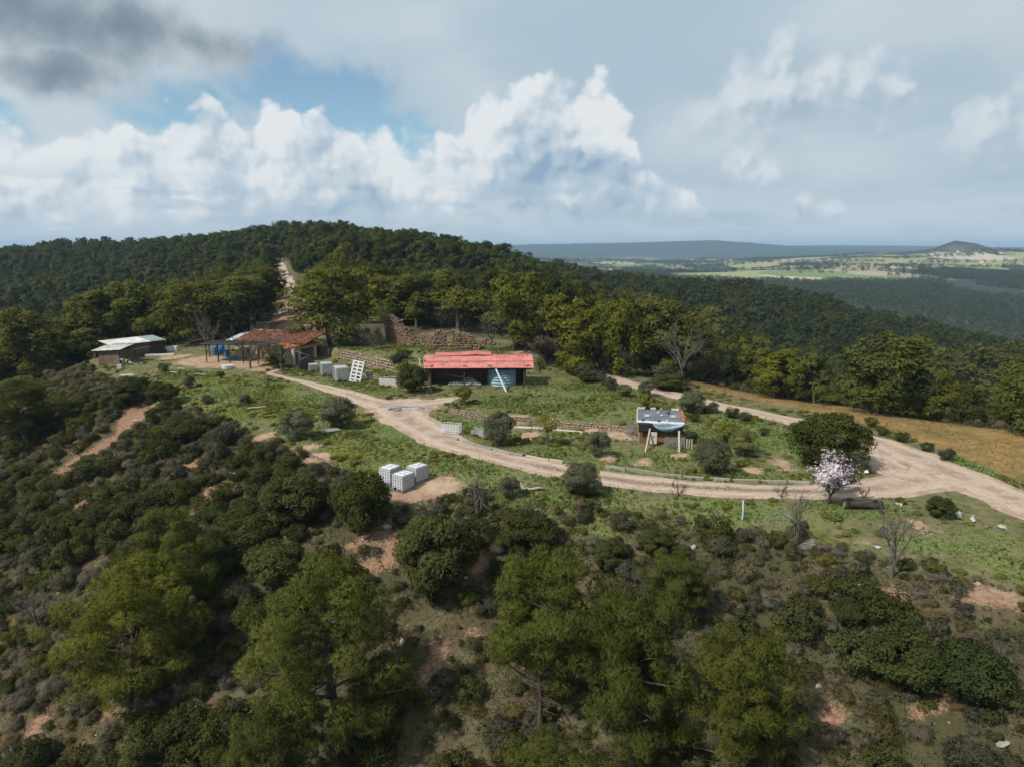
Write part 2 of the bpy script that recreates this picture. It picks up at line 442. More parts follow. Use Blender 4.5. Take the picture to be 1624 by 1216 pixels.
YARD = line([(600, 642, 1.6), (640, 640, 2.2), (680, 637, 1.8), (712, 634, 1.2), (728, 632, 0.7)])
JUNCTION = line([(1500, 748, 2.4), (1440, 748, 2.6), (1408, 736, 1.3), (1396, 712, 0.9)])
TRACK_HILL = line([(440, 492, 3.0), (470, 482, 2.4), (474, 470, 2.2), (462, 456, 1.9), (454, 442, 1.9), (447, 428, 2.0), (441, 418, 2.0)])
TRACKS = [TRACK_UP, TRACK_LOOP, YARD, JUNCTION, TRACK_HILL]

def track_sd(x, y):
    out = np.full(np.shape(x), 50.0)
    for tr in TRACKS:
        d, p = seg_dist(x, y, tr)
        hw = np.interp(p, np.arange(len(tr)), [q[2] for q in tr])
        out = np.minimum(out, d - hw)
    return out
FIELD = sites([(1092, 601), (1160, 615), (1250, 629), (1340, 643), (1440, 657), (1540, 667), (1640, 677), (1800, 704), (1860, 790), (1640, 776), (1560, 738), (1470, 704), (1400, 680), (1340, 664), (1250, 645), (1180, 632), (1110, 614)])

# ------------------------------------------------------------------ ground masks (what covers the soil)
def patch(u, v, r, amp=1.0):
    x, y = site(u, v)
    if v > 800: r, amp = r * 0.62, 0.75
    return (x, y, r, amp)
BARE = [patch(*a) for a in [(350, 575, 6), (320, 572, 5), (385, 578, 4), (300, 575, 3), (280, 566, 3), (410, 585, 2.5), (430, 480, 9), (450, 500, 6), (415, 492, 6), (470, 516, 5), (640, 645, 5),
        (690, 770, 2.6), (665, 778, 2.2), (640, 785, 2), (480, 712, 1.6), (505, 726, 1.6), (415, 695, 1.4), (1190, 745, 1.3), (1150, 738, 1.2), (1010, 733, 1.1), (960, 725, 1.2), (1080, 722, 1.0), (845, 690, 1.5), (820, 662, 1.6), (870, 668, 1.4), (770, 690, 1.2),
        (980, 690, 2.2), (940, 684, 1.4), (600, 850, 3.2), (625, 875, 2.4), (585, 900, 2), (775, 840, 1.6), (765, 880, 1.6), (755, 910, 1.4), (470, 800, 1.3), (480, 780, 1.2), (340, 780, 1.6), (320, 800, 1.5), (290, 745, 1.6), (190, 815, 2), (130, 800, 1.6),
        (1245, 735, 1.6), (1260, 745, 1.2), (1500, 810, 1.6), (1440, 830, 2), (1380, 860, 1.6), (1560, 945, 2.6), (1600, 950, 2.2), (1400, 940, 1.5), (1500, 1140, 1.6), (1330, 1140, 1.4), (700, 1020, 2.0), (680, 1060, 1.8), (640, 1010, 1.6), (760, 1000, 1.5),
        (800, 600, 2.0), (860, 560, 2.5), (905, 570, 1.8), (830, 560, 2.0), (1020, 730, 1.0), (1340, 740, 1.2), (180, 1120, 1.6), (60, 1150, 2), (130, 1190, 2), (560, 870, 1.5), (270, 1000, 1.3), (470, 1000, 1.2)]]
LUSH = [patch(*a) for a in [(330, 610, 9), (400, 620, 8), (280, 600, 6), (450, 640, 8), (300, 640, 6), (380, 650, 7), (520, 670, 6), (500, 700, 5), (560, 690, 6), (600, 710, 6), (560, 730, 5), (660, 740, 5), (720, 760, 5), (780, 775, 5), (620, 735, 5), (850, 780, 5), (920, 800, 5), (1000, 805, 5), (1080, 808, 5), (1170, 815, 5), (1250, 820, 4.5), (1330, 815, 4), (1400, 810, 3),
        (540, 600, 4), (500, 590, 4), (600, 620, 4), (560, 606, 4), (640, 553, 5), (600, 552, 5), (700, 556, 5), (760, 558, 5), (560, 548, 4), (850, 640, 8), (920, 645, 7), (980, 640, 6), (800, 640, 6), (900, 615, 7), (960, 620, 6), (1060, 660, 6), (1100, 680, 6), (1160, 690, 6), (1220, 700, 6), (1280, 740, 4), (900, 705, 5), (830, 700, 4), (960, 740, 4), (1060, 740, 5), (1150, 750, 4), (1230, 760, 4), (730, 680, 4), (690, 668, 3), (860, 725, 3), (1100, 700, 5), (1200, 670, 6), (1450, 690, 3), (1520, 735, 3.5), (1590, 765, 3.5), (1480, 860, 4), (1560, 860, 4), (1600, 900, 4), (660, 500, 8), (610, 500, 6), (700, 490, 8), (1130, 608, 2), (1180, 612, 2), (620, 585, 4)]]
LUSH2 = [patch(*a) for a in [(400, 650, 5), (430, 625, 5), (500, 655, 4), (560, 665, 3.5), (530, 695, 3), (350, 605, 5), (640, 555, 3.5), (540, 720, 4), (610, 745, 3), (1240, 860, 3), (1300, 850, 3), (1150, 840, 3), (450, 660, 3)]]
def splat(x, y, P_):
    out = np.zeros(np.shape(x))
    for (px, py, r, a) in P_:
        d = np.hypot(x - px, y - py) / r
        out = np.maximum(out, a * (1 - sstep(d, 0.35, 1.25)))
    return out
M_bare = np.zeros(XX.shape); M_lush = np.zeros(XX.shape); M_gold = np.zeros(XX.shape); M_field = np.zeros(XX.shape)
_near = (far < 260) & (YY > 0)
wx = XX + fbm(XX, YY, 2.5, 3, 21) * 1.3; wy = YY + fbm(XX, YY, 2.5, 3, 23) * 1.3
M_bare[_near] = splat(wx[_near], wy[_near], BARE)
M_lush[_near] = splat(wx[_near], wy[_near], LUSH)
M_gold[_near] = splat(wx[_near], wy[_near], LUSH2)
M_bare = np.maximum(M_bare, 1.5 * np.exp(-(dg / (1.7 + 0.8 * fbm(XX, YY, 3, 2, 31))) ** 2))
M_field[_near] = 1 - sstep(poly_sd(XX[_near], YY[_near], FIELD) + fbm(XX[_near], YY[_near], 2, 3, 33) * 0.8, -0.4, 0.5)
M_far = sstep(far, 900, 1250) * sstep(XX + YY * 0.05, -60, 60)
M_wild = sstep(SD, -2.5, 1.5) * near

def mesh_obj(name, verts, faces, mat=None, parent=None, smooth=False, attrs=None):
    me = bpy.data.meshes.new(name)
    verts = np.asarray(verts, np.float32).reshape(-1, 3)
    if isinstance(faces, np.ndarray):
        nf, k = faces.shape
        me.vertices.add(len(verts)); me.loops.add(nf * k); me.polygons.add(nf)
        me.vertices.foreach_set('co', verts.ravel())
        me.polygons.foreach_set('loop_start', np.arange(nf, dtype=np.int32) * k)
        me.loops.foreach_set('vertex_index', faces.astype(np.int32).ravel())
        me.update(calc_edges=True)
    else:
        me.from_pydata(verts.tolist(), [], faces)
    if smooth:
        me.polygons.foreach_set('use_smooth', np.ones(len(me.polygons), bool))
    if attrs:
        for k_, v_ in attrs.items():
            v_ = np.asarray(v_, np.float32)
            if k_ == 'nrm':
                at = me.attributes.new(k_, 'FLOAT_VECTOR', 'POINT'); at.data.foreach_set('vector', v_.ravel())
            elif v_.ndim == 1:
                at = me.attributes.new(k_, 'FLOAT', 'POINT'); at.data.foreach_set('value', v_)
            else:
                at = me.attributes.new(k_, 'FLOAT_COLOR', 'POINT')
                at.data.foreach_set('color', np.concatenate([v_, np.ones((len(v_), 1), np.float32)], 1).ravel())
    me.validate()
    if mat is not None: me.materials.append(mat)
    o = bpy.data.objects.new(name, me)
    COL.objects.link(o)
    if parent is not None: o.parent = parent
    return o

def new_mat(name):
    m = bpy.data.materials.new(name); m.use_nodes = True
    m.node_tree.nodes.clear()
    n = NT(m.node_tree)
    out = n.new('ShaderNodeOutputMaterial')
    n.out = out
    return m, n
def principled(n, col, rough=0.85, spec=0.25, bump=None, bdist=0.05, bstr=0.6, metal=0.0):
    p = n.new('ShaderNodeBsdfPrincipled')
    n.put(p.inputs['Base Color'], col); n.put(p.inputs['Roughness'], rough)
    n.put(p.inputs['Specular IOR Level'], spec); n.put(p.inputs['Metallic'], metal)
    if bump is not None:
        b = n.new('ShaderNodeBump'); n.put(b.inputs['Height'], bump)
        b.inputs['Distance'].default_value = bdist; b.inputs['Strength'].default_value = bstr
        n.t.links.new(b.outputs[0], p.inputs['Normal'])
    n.t.links.new(p.outputs[0], n.out.inputs[0])
    return p
def objco(n):
    return n.new('ShaderNodeTexCoord').outputs['Object']
def geopos(n):
    return n.new('ShaderNodeNewGeometry').outputs['Position']

# ------------------------------------------------------------------ ground material
mat_ground, g = new_mat('ground_cover')
pos = geopos(g)
nb = g.noise(pos, 0.18, 5, 0.6); nm = g.noise(pos, 0.9, 5, 0.65); nf_ = g.noise(pos, 5.0, 4, 0.7)
soil = g.mix(g.ss(nm, 0.35, 0.65), (0.085, 0.060, 0.038), (0.165, 0.115, 0.075))
dry = g.mix(g.ss(nf_, 0.35, 0.65), (0.048, 0.046, 0.022), (0.125, 0.110, 0.058))
wild = g.mix(g.ss(nm, 0.40, 0.56), soil, dry)
wild = g.mix(g.ss(nb, 0.40, 0.60, 0.0, 0.9), wild, g.mix(nf_, (0.030, 0.034, 0.016), (0.080, 0.078, 0.034)))
lush = g.mix(g.ss(nf_, 0.32, 0.68), (0.052, 0.080, 0.020), (0.168, 0.198, 0.060))
lush = g.mix(g.ss(nb, 0.42, 0.66, 0.0, 0.7), lush, g.mix(nf_, (0.13, 0.115, 0.05), (0.24, 0.20, 0.105)))
gold = g.mix(nf_, (0.08, 0.09, 0.022), (0.20, 0.19, 0.036))
plain = g.mix(g.ss(nm, 0.36, 0.60), (0.17, 0.145, 0.078), (0.10, 0.105, 0.040))
c = g.mix(g.attr('wild'), plain, wild)
edge = g.m('ADD', g.m('MULTIPLY', g.m('SUBTRACT', nm, 0.5), 1.3), g.m('MULTIPLY', g.m('SUBTRACT', nf_, 0.5), 0.9))
c = g.mix(g.ss(g.m('ADD', g.attr('lush'), edge), 0.15, 0.65), c, lush)
c = g.mix(g.ss(g.m('ADD', g.attr('gold'), edge), 0.45, 1.05), c, gold)
bare = g.mix(g.ss(nm, 0.3, 0.7), (0.27, 0.165, 0.108), (0.41, 0.30, 0.215))
bare = g.mix(g.attr('wild'), bare, g.mix(g.ss(nf_, 0.3, 0.7), (0.15, 0.085, 0.054), (0.31, 0.185, 0.122)))
c = g.mix(g.ss(g.m('ADD', g.attr('bare'), edge), 0.30, 0.80), c, bare)
# ploughed ochre field
fdir = g.v('DOT_PRODUCT', pos, (0.70, 0.72, 0.0))
rows = g.m('SINE', g.m('MULTIPLY', g.m('ADD', fdir, g.m('MULTIPLY', nm, 0.5)), 9.0))
fcol = g.mix(g.ss(nm, 0.35, 0.65), (0.21, 0.132, 0.046), (0.305, 0.198, 0.075))
fcol = g.mix(g.ss(nb, 0.45, 0.70), fcol, (0.13, 0.105, 0.035))
fcol = g.mix(g.ss(nf_, 0.5, 0.75, 0.0, 0.6), fcol, (0.34, 0.26, 0.13))
fcol = g.mix(g.m('MULTIPLY', g.ss(rows, -0.2, 0.9), 0.45), fcol, (0.12, 0.075, 0.030))
c = g.mix(g.attr('field'), c, fcol)
# far country: woods and a patchwork of fields
pf = g.v('ADD', pos, g.v('SCALE', g.v('SUBTRACT', g.noise(pos, 0.006, 4, 0.6, col=True), (0.5, 0.5, 0.5)), 130))
cells = g.voro(g.v('MULTIPLY', pf, (1.0, 0.55, 0.0)), 0.0062, 'F1', out='Color')
cellr = g.sep(cells)
fields = g.mix(g.ss(cellr[0], 0.25, 0.3), (0.33, 0.28, 0.19), (0.15, 0.20, 0.075))
fields = g.mix(g.ss(cellr[0], 0.55, 0.6), fields, (0.26, 0.26, 0.12))
fields = g.mix(g.ss(cellr[0], 0.80, 0.82), fields, (0.42, 0.36, 0.27))
woodn = g.noise(pos, 0.0022, 5, 0.62)
woods = g.mix(g.ss(g.noise(pos, 0.05, 3, 0.7), 0.35, 0.65), (0.018, 0.026, 0.020), (0.045, 0.058, 0.036))
is_field = g.m('MULTIPLY', g.ss(g.m('ADD', g.m('ADD', woodn, g.attr('greenhill')), g.m('MULTIPLY', g.m('SUBTRACT', cellr[1], 0.5), 0.40)), 0.465, 0.48), g.attr('fieldland'))
c = g.mix(g.attr('far'), c, g.mix(is_field, woods, fields))
principled(g, c, 0.95, 0.12, bump=g.m('ADD', nf_, g.m('MULTIPLY', nm, 2.0)), bdist=0.10, bstr=0.7)

NXg, NYg = XX.shape
idx = np.arange(NXg * NYg).reshape(NXg, NYg)
quads = np.stack([idx[:-1, :-1], idx[1:, :-1], idx[1:, 1:], idx[:-1, 1:]], -1).reshape(-1, 4)
# land that is farmed: the low country, not the mesa or the cone
_gh = spot(1265, 438, 1500)
_gd = np.hypot((XX - _gh[0]) / 330, (YY - 1560) / 190) + 0.25 * fbm(XX, YY, 90, 3, 51)
M_fland = np.maximum(sstep(far, 1750, 2000), 1 - sstep(_gd, 0.85, 1.1)) * (1 - sstep(far, 4700, 5000)) * (1 - np.exp(-(_k / 190.0) ** 6))
_fd = np.hypot((XX - 1560) / 560, (YY - 2300) / 430) + 0.3 * fbm(XX, YY, 150, 3, 52)
M_fland = np.maximum(M_fland, (1 - sstep(_fd, 0.8, 1.1)) * (1 - np.exp(-(_k / 190.0) ** 6)))
M_green = np.maximum(1 - sstep(_gd, 0.85, 1.1), 0.10 * (1 - sstep(_fd, 0.8, 1.1)))
ground = mesh_obj('ground', np.stack([XX, YY, Z], -1), quads, mat_ground, smooth=True,
                  attrs={'bare': M_bare.ravel(), 'lush': M_lush.ravel(), 'gold': M_gold.ravel(), 'field': M_field.ravel(), 'far': M_far.ravel(), 'wild': M_wild.ravel(), 'fieldland': M_fland.ravel(), 'greenhill': M_green.ravel()})
ground['kind'] = 'structure'

# ------------------------------------------------------------------ dirt tracks, thin sheets that dip into the ground at their edges
mat_dirt, g = new_mat('track_dirt')
pos = geopos(g)
n1 = g.noise(pos, 0.5, 5, 0.65); n2_ = g.noise(pos, 4.0, 5, 0.7); n3 = g.noise(pos, 18.0, 3, 0.7)
ct = g.mix(g.ss(n1, 0.3, 0.7), (0.395, 0.295, 0.222), (0.52, 0.425, 0.342))
ct = g.mix(g.ss(n2_, 0.52, 0.72), ct, (0.26, 0.175, 0.128))
ct = g.mix(g.m('MULTIPLY', g.ss(n3, 0.60, 0.72), 0.6), ct, (0.50, 0.43, 0.36))
ct = g.mix(g.m('MULTIPLY', g.attr('strip'), g.ss(n2_, 0.38, 0.52)), ct, (0.075, 0.085, 0.030))
ct = g.mix(g.m('MULTIPLY', g.m('SUBTRACT', 1.0, g.attr('rut')), g.ss(n1, 0.36, 0.62, 0.0, 0.8)), ct, (0.23, 0.15, 0.108))
ct = g.mix(g.m('MULTIPLY', g.ss(g.noise(pos, 1.6, 5, 0.75), 0.56, 0.66), 0.55), ct, (0.20, 0.135, 0.093))
principled(g, ct, 0.95, 0.15, bump=g.m('ADD', n2_, g.m('MULTIPLY', n3, 0.4)), bdist=0.06, bstr=0.7)

def resample(pts, step):
    P_ = np.array(pts, float)
    # Catmull-Rom through the points
    out = []
    n = len(P_)
    for i in range(n - 1):
        p0, p1, p2, p3 = P_[max(i - 1, 0)], P_[i], P_[i + 1], P_[min(i + 2, n - 1)]
        k = max(2, int(np.hypot(*(p2 - p1)[:2]) / step))
        for t in np.linspace(0, 1, k, endpoint=False):
            out.append(0.5 * (2 * p1 + (p2 - p0) * t + (2 * p0 - 5 * p1 + 4 * p2 - p3) * t * t + (3 * p1 - p0 - 3 * p2 + p3) * t ** 3))
    out.append(P_[-1])
    return np.array(out)
def ribbon(name, pts, lift, strip_range=None, step=0.5, nw=13, mat=None):
    c_ = resample(pts, step)
    tan = np.gradient(c_[:, :2], axis=0); tan /= np.linalg.norm(tan, axis=1)[:, None] + 1e-9
    nor = np.stack([-tan[:, 1], tan[:, 0]], 1)
    w_ = np.linspace(-1.18, 1.18, nw)
    L = np.concatenate([[0], np.cumsum(np.linalg.norm(np.diff(c_[:, :2], axis=0), axis=1))])
    hw = c_[:, 2][:, None] * (1 + 0.22 * fbm(L[:, None] + 0 * w_[None], np.sign(w_)[None] * 40 + 0 * L[:, None], 2.2, 3, 41))
    px = c_[:, 0][:, None] + nor[:, 0][:, None] * w_[None] * hw
    py = c_[:, 1][:, None] + nor[:, 1][:, None] * w_[None] * hw
    z = Hf(px, py) + lift
    a = np.abs(w_)[None]
    z = z - np.where(a > 0.92, 0.16 * (a - 0.92) / 0.26 + 0.0, 0.0)
    rut = np.exp(-((a - 0.52) / 0.16) ** 2) + 0 * px
    z = z - 0.03 * rut
    strip = np.zeros(px.shape)
    if strip_range:
        s0, s1 = strip_range
        tpar = np.linspace(0, len(pts) - 1, len(c_))[:, None]
        strip = np.exp(-(w_[None] / 0.2) ** 2) * sstep(tpar, s0, s0 + 0.8) * (1 - sstep(tpar, s1 - 0.8, s1))
    n_, m_ = px.shape
    ii = np.arange(n_ * m_).reshape(n_, m_)
    q = np.stack([ii[:-1, :-1], ii[1:, :-1], ii[1:, 1:], ii[:-1, 1:]], -1).reshape(-1, 4)
    o = mesh_obj(name, np.stack([px, py, z], -1), q, mat or mat_dirt, smooth=True, attrs={'strip': strip.ravel(), 'rut': rut.ravel()})
    o['kind'] = 'structure'
    return o
ribbon('dirt_track', TRACK_UP, 0.070)
ribbon('dirt_track', TRACK_LOOP, 0.050, (1.5, 8.2))
ribbon('dirt_yard', YARD, 0.062)
ribbon('dirt_track', JUNCTION, 0.058)
ribbon('hill_track', TRACK_HILL, 0.10)
# ------------------------------------------------------------------ vegetation
def tag(o, label=None, cat=None, group=None, kind=None):
    if label: o['label'] = label
    if cat: o['category'] = cat
    if group: o['group'] = group
    if kind: o['kind'] = kind
    return o
def empty(name, loc, rz=0.0, scale=1.0):
    o = bpy.data.objects.new(name, None)
    o.empty_display_size = 0.2
    o.location = loc; o.rotation_euler = (0, 0, rz)
    o.scale = scale if hasattr(scale, '__len__') else (scale,) * 3
    COL.objects.link(o)
    return o

def leaf_mat(name, dark, light, trans=0.25, warm=(1.25, 1.05, 0.6), vary=1.0, spread=0.5):
    m, n = new_mat(name)
    oi = n.new('ShaderNodeObjectInfo')
    c = n.mix(n.attr('tint'), dark, light)
    rnd = oi.outputs['Random']
    c = n.mix(n.ss(rnd, 0.0, 1.0, 0.0, spread, 'LINEAR'), c, n.mix(1.0, c, warm, 'MULTIPLY'))
    c = n.mix(n.ss(n.m('FRACT', n.m('MULTIPLY', rnd, 3.71)), 0.72, 0.95, 0.0, vary), c, n.mix(1.0, c, (1.45, 1.38, 0.95), 'MULTIPLY'))
    c = n.mix(n.ss(n.m('FRACT', n.m('MULTIPLY', rnd, 7.13)), 0.0, 1.0, 0.0, 0.55 * vary, 'LINEAR'), c, n.mix(1.0, c, (0.42, 0.48, 0.48), 'MULTIPLY'))
    vt = n.new('ShaderNodeVectorTransform', vector_type='NORMAL', convert_from='OBJECT', convert_to='WORLD')
    n.put(vt.inputs[0], n.attr('nrm', 'Vector'))
    d = n.new('ShaderNodeBsdfDiffuse'); n.put(d.inputs[0], c)
    n.t.links.new(vt.outputs[0], d.inputs['Normal'])
    t = n.new('ShaderNodeBsdfTranslucent'); n.put(t.inputs[0], n.mix(1.0, c, (1.2, 1.25, 0.6), 'MULTIPLY')); n.t.links.new(vt.outputs[0], t.inputs['Normal'])
    mx = n.new('ShaderNodeMixShader'); mx.inputs[0].default_value = trans
    n.t.links.new(d.outputs[0], mx.inputs[1]); n.t.links.new(t.outputs[0], mx.inputs[2])
    n.t.links.new(mx.outputs[0], n.out.inputs[0])
    return m
def bark_mat(name, a, b):
    m, n = new_mat(name)
    p_ = objco(n)
    nn = n.noise(n.v('MULTIPLY', p_, (1, 1, 0.25)), 9.0, 4, 0.65)
    principled(n, n.mix(n.ss(nn, 0.3, 0.7), a, b), 0.95, 0.1, bump=nn, bdist=0.02)
    return m
M_PINE = leaf_mat('pine_needles', (0.056, 0.072, 0.019), (0.180, 0.198, 0.052), 0.35)
M_PINE_FAR = leaf_mat('pine_needles_forest', (0.026, 0.040, 0.016), (0.088, 0.108, 0.036), 0.3, spread=0.8)
M_PINE_SUN = leaf_mat('sunlit_pine_needles', (0.072, 0.084, 0.020), (0.21, 0.215, 0.056), 0.35)  # lighter copy of the pine needles, sunlight on the crowns put into the colour
M_HERB = leaf_mat('herb_leaves', (0.090, 0.115, 0.026), (0.25, 0.26, 0.075), 0.35)
M_OAK = leaf_mat('evergreen_oak_leaves', (0.026, 0.038, 0.014), (0.082, 0.100, 0.035), 0.25)
M_OLIVE = leaf_mat('olive_leaves', (0.085, 0.094, 0.050), (0.220, 0.225, 0.138), 0.3, warm=(1.05, 1.05, 0.9))
M_SHRUB = leaf_mat('maquis_leaves', (0.040, 0.052, 0.019), (0.120, 0.130, 0.047), 0.3)
M_GREY = leaf_mat('rosemary_leaves', (0.050, 0.053, 0.034), (0.130, 0.128, 0.088), 0.25, warm=(1.1, 0.95, 0.8))
M_DRYS = leaf_mat('dry_shrub_twigs', (0.088, 0.078, 0.058), (0.20, 0.172, 0.130), 0.08, warm=(1.1, 0.9, 0.8))
M_LIME = leaf_mat('fresh_leaves', (0.085, 0.105, 0.020), (0.22, 0.23, 0.045), 0.30)
M_GRASS = leaf_mat('grass_blades', (0.054, 0.084, 0.018), (0.160, 0.195, 0.052), 0.35)
M_STRAW = leaf_mat('straw_blades', (0.058, 0.055, 0.028), (0.165, 0.145, 0.080), 0.20)
M_BLOOM = leaf_mat('almond_blossom', (0.54, 0.46, 0.52), (0.80, 0.73, 0.78), 0.25, warm=(1.0, 0.95, 1.0), vary=0.0)
M_REDTWIG = leaf_mat('red_twigs', (0.12, 0.060, 0.045), (0.22, 0.12, 0.09), 0.05, warm=(1.1, 0.95, 0.9))
M_BARK = bark_mat('pine_bark', (0.035, 0.027, 0.021), (0.11, 0.085, 0.066))
M_GBARK = bark_mat('grey_bark', (0.060, 0.052, 0.045), (0.17, 0.150, 0.130))

def unit(v): return v / (np.linalg.norm(v, axis=-1, keepdims=True) + 1e-9)
def leaf_tris(C, D, Ln, Wd, rng, face=None):
    """one narrow triangle per leaf: base at C, tip along D, its flat side turned towards face"""
    n = len(C)
    r = unit(rng.normal(size=(n, 3))) if face is None else unit(face + rng.normal(size=(n, 3)) * 0.22)
    S = unit(np.cross(D, r)) * (np.asarray(Wd).reshape(-1, 1) * 0.5)
    T = C + D * np.asarray(Ln).reshape(-1, 1)
    V = np.stack([C + S, C - S, T], 1).reshape(-1, 3)
    F = np.arange(n * 3).reshape(n, 3)
    return V, F
def crown_mesh(name, clumps, per, Ln, Wd, mat, rng, up=0.35, shell=0.55, tuft=4, whole=0.35):
    """clumps: (x,y,z,rx,rz); leaves in little tufts through the outer part of every clump"""
    clumps = np.asarray(clumps, float)
    vol = clumps[:, 3] ** 1.6; cnt = np.maximum(2, (per * vol / vol.mean()).astype(int))
    ci = np.repeat(np.arange(len(clumps)), cnt)
    n = len(ci)
    d = unit(rng.normal(size=(n, 3)))
    d[:, 2] = np.where(rng.random(n) < 0.6, np.abs(d[:, 2]), d[:, 2])
    rad = (shell + (1 - shell) * rng.random(n)) ** 0.7
    R_ = np.stack([clumps[ci, 3], clumps[ci, 3], clumps[ci, 4]], 1)
    base = clumps[ci, :3] + d * R_ * rad[:, None]
    ct = rng.random(len(clumps))
    C = np.repeat(base, tuft, 0)
    m = len(C)
    mid = np.array([clumps[:, 0].mean(), clumps[:, 1].mean(), clumps[:, 2].min() * .6 + clumps[:, 2].mean() * .4])
    nrm = unit(np.repeat(d, tuft, 0) * 0.9 + unit(C - mid) * whole * 1.6 + rng.normal(size=(m, 3)) * (0.6 if tuft == 6 else 0.42) + np.array([0, 0, 0.15]))
    D0 = np.repeat(unit(d + np.array([0, 0, up])), tuft, 0)
    tg = rng.normal(size=D0.shape); tg = unit(tg - nrm * np.sum(tg * nrm, 1, keepdims=True))
    D = unit(D0 * 0.45 + tg + np.array([0, 0, up * 0.5]))
    V, F = leaf_tris(C, D, Ln * (0.6 + 0.8 * rng.random(m)), Wd * (0.7 + 0.6 * rng.random(m)), rng, nrm)
    tint = np.clip(0.42 * np.repeat(ct[ci], tuft) + 0.58 * rng.random(m), 0, 1)
    o = mesh_obj(name, V, F, mat, attrs={'tint': np.repeat(tint, 3), 'nrm': np.repeat(nrm, 3, 0)})
    me = o.data
    bpy.data.objects.remove(o)
    return me
def tubes_mesh(name, paths, mat, sides=6):
    """paths: lists of (x,y,z,r)"""
    V = []; F = []
    for p in paths:
        p = np.asarray(p, float); n = len(p)
        t = np.gradient(p[:, :3], axis=0); t = unit(t)
        ref = np.where(np.abs(t[:, 2:3]) > 0.9, np.array([[1, 0, 0]]), np.array([[0, 0, 1]]))
        a = unit(np.cross(t, ref)); b = np.cross(t, a)
        th = np.linspace(0, 2 * np.pi, sides, endpoint=False)
        ring = p[:, None, :3] + (a[:, None] * np.cos(th)[None, :, None] + b[:, None] * np.sin(th)[None, :, None]) * p[:, None, 3:4]
        o_ = len(V) and sum(len(v) for v in V)
        ii = np.arange(n * sides).reshape(n, sides) + o_
        V.append(ring.reshape(-1, 3))
        F.append(np.stack([ii[:-1], np.roll(ii[:-1], -1, 1), np.roll(ii[1:], -1, 1), ii[1:]], -1).reshape(-1, 4))
    me_o = mesh_obj(name, np.concatenate(V), np.concatenate(F), mat, smooth=True)
    me = me_o.data; bpy.data.objects.remove(me_o)
    return me
def curve_path(p0, p1, r0, r1, n, rng, bend=0.12, lift=0.0):
    p0 = np.asarray(p0, float); p1 = np.asarray(p1, float); L = np.linalg.norm(p1 - p0)
    t = np.linspace(0, 1, n)[:, None]
    off = rng.normal(size=3) * bend * L
    P_ = p0 + (p1 - p0) * t + off * (t * (1 - t) * 2) + np.array([0, 0, lift * L]) * (t * (1 - t) * 2)
    return np.concatenate([P_, r0 + (r1 - r0) * t], 1)

def make_pine(seed, h=8.0, r=3.2, detail='hi', lo=0.32, flat=0.62, mat=M_PINE):
    """Aleppo pine: crooked trunk, rising limbs, uneven crown of needle clumps"""
    rng = np.random.default_rng(seed)
    cfg = {'hi': (40, 95, 0.22, 0.028, 6), 'mid': (24, 50, 0.36, 0.12, 4), 'far': (12, 14, 0.95, 0.42, 3), 'min': (6, 7, 1.7, 0.95, 2)}[detail]
    nl, per, Ln, Wd, tuft = cfg
    top = np.array([rng.normal() * 0.07 * h, rng.normal() * 0.07 * h, h * 0.93])
    trunk = curve_path((0, 0, -0.6), top, 0.026 * h + 0.02, 0.012 * h * .4, 9, rng, 0.07)
    paths = [trunk]; clumps = []
    for i in range(nl):
        f = lo + (1 - lo) * (i + rng.random() * 0.8) / nl
        k = f * 8
        base = np.array([np.interp(k, range(9), trunk[:, j]) for j in range(3)])
        ang = i * 2.399 + rng.normal() * 0.5
        # crown outline: wide below the middle, domed on top
        q = (f - lo) / (1 - lo)
        R_ = r * math.sqrt(max(0.05, 1 - (abs(q - 0.36) / 0.72) ** 2)) * rng.uniform(0.62, 1.12)
        tip = base + np.array([math.cos(ang) * R_, math.sin(ang) * R_, R_ * rng.uniform(0.12, 0.5)])
        limb = curve_path(base, tip, 0.011 * h * (1.15 - 0.7 * q), 0.012, 5, rng, 0.10, 0.05)
        if detail in ('hi', 'mid'): paths.append(limb)
        m = {'hi': 4, 'mid': 3, 'far': 2, 'min': 1}[detail]
        for j in range(m):
            s = 1.0 - 0.62 * j / m * rng.uniform(0.7, 1.2)
            c = base + (tip - base) * s + rng.normal(size=3) * 0.11 * r * (0.4 + 0.6 * s)
            a = r * (rng.uniform(0.13, 0.26) if detail == 'hi' else rng.uniform(0.17, 0.30)) * {'hi': 1.0, 'mid': 1.3, 'far': 1.4, 'min': 1.8}[detail]
            fl_ = flat if detail == 'hi' else flat * rng.uniform(1.25, 1.7)
            clumps.append((c[0], c[1], c[2] + 0.05 * h + (0 if detail == 'hi' else rng.normal() * 0.035 * h), a, a * fl_))
    clumps.append((top[0], top[1], h * 0.93, r * 0.26, r * 0.24))
    if detail == 'hi':   # bare lower twigs
        for i in range(9):
            f = rng.uniform(lo * 0.55, lo * 1.2); k = f * 8
            base = np.array([np.interp(k, range(9), trunk[:, j]) for j in range(3)])
            ang = rng.uniform(0, 6.28); L_ = r * rng.uniform(0.35, 0.8)
            paths.append(curve_path(base, base + np.array([math.cos(ang) * L_, math.sin(ang) * L_, rng.uniform(-0.25, 0.2) * L_]), 0.035, 0.008, 5, rng, 0.15))
    crown = crown_mesh('pine_crown', clumps, per, Ln, Wd, mat, rng, tuft=tuft, whole={'hi': 0.25, 'mid': 0.45, 'far': 0.9, 'min': 1.0}[detail])
    wood = tubes_mesh('pine_trunk', paths, M_BARK, {'hi': 7, 'mid': 5, 'far': 4, 'min': 3}[detail])
    return crown, wood, h, r

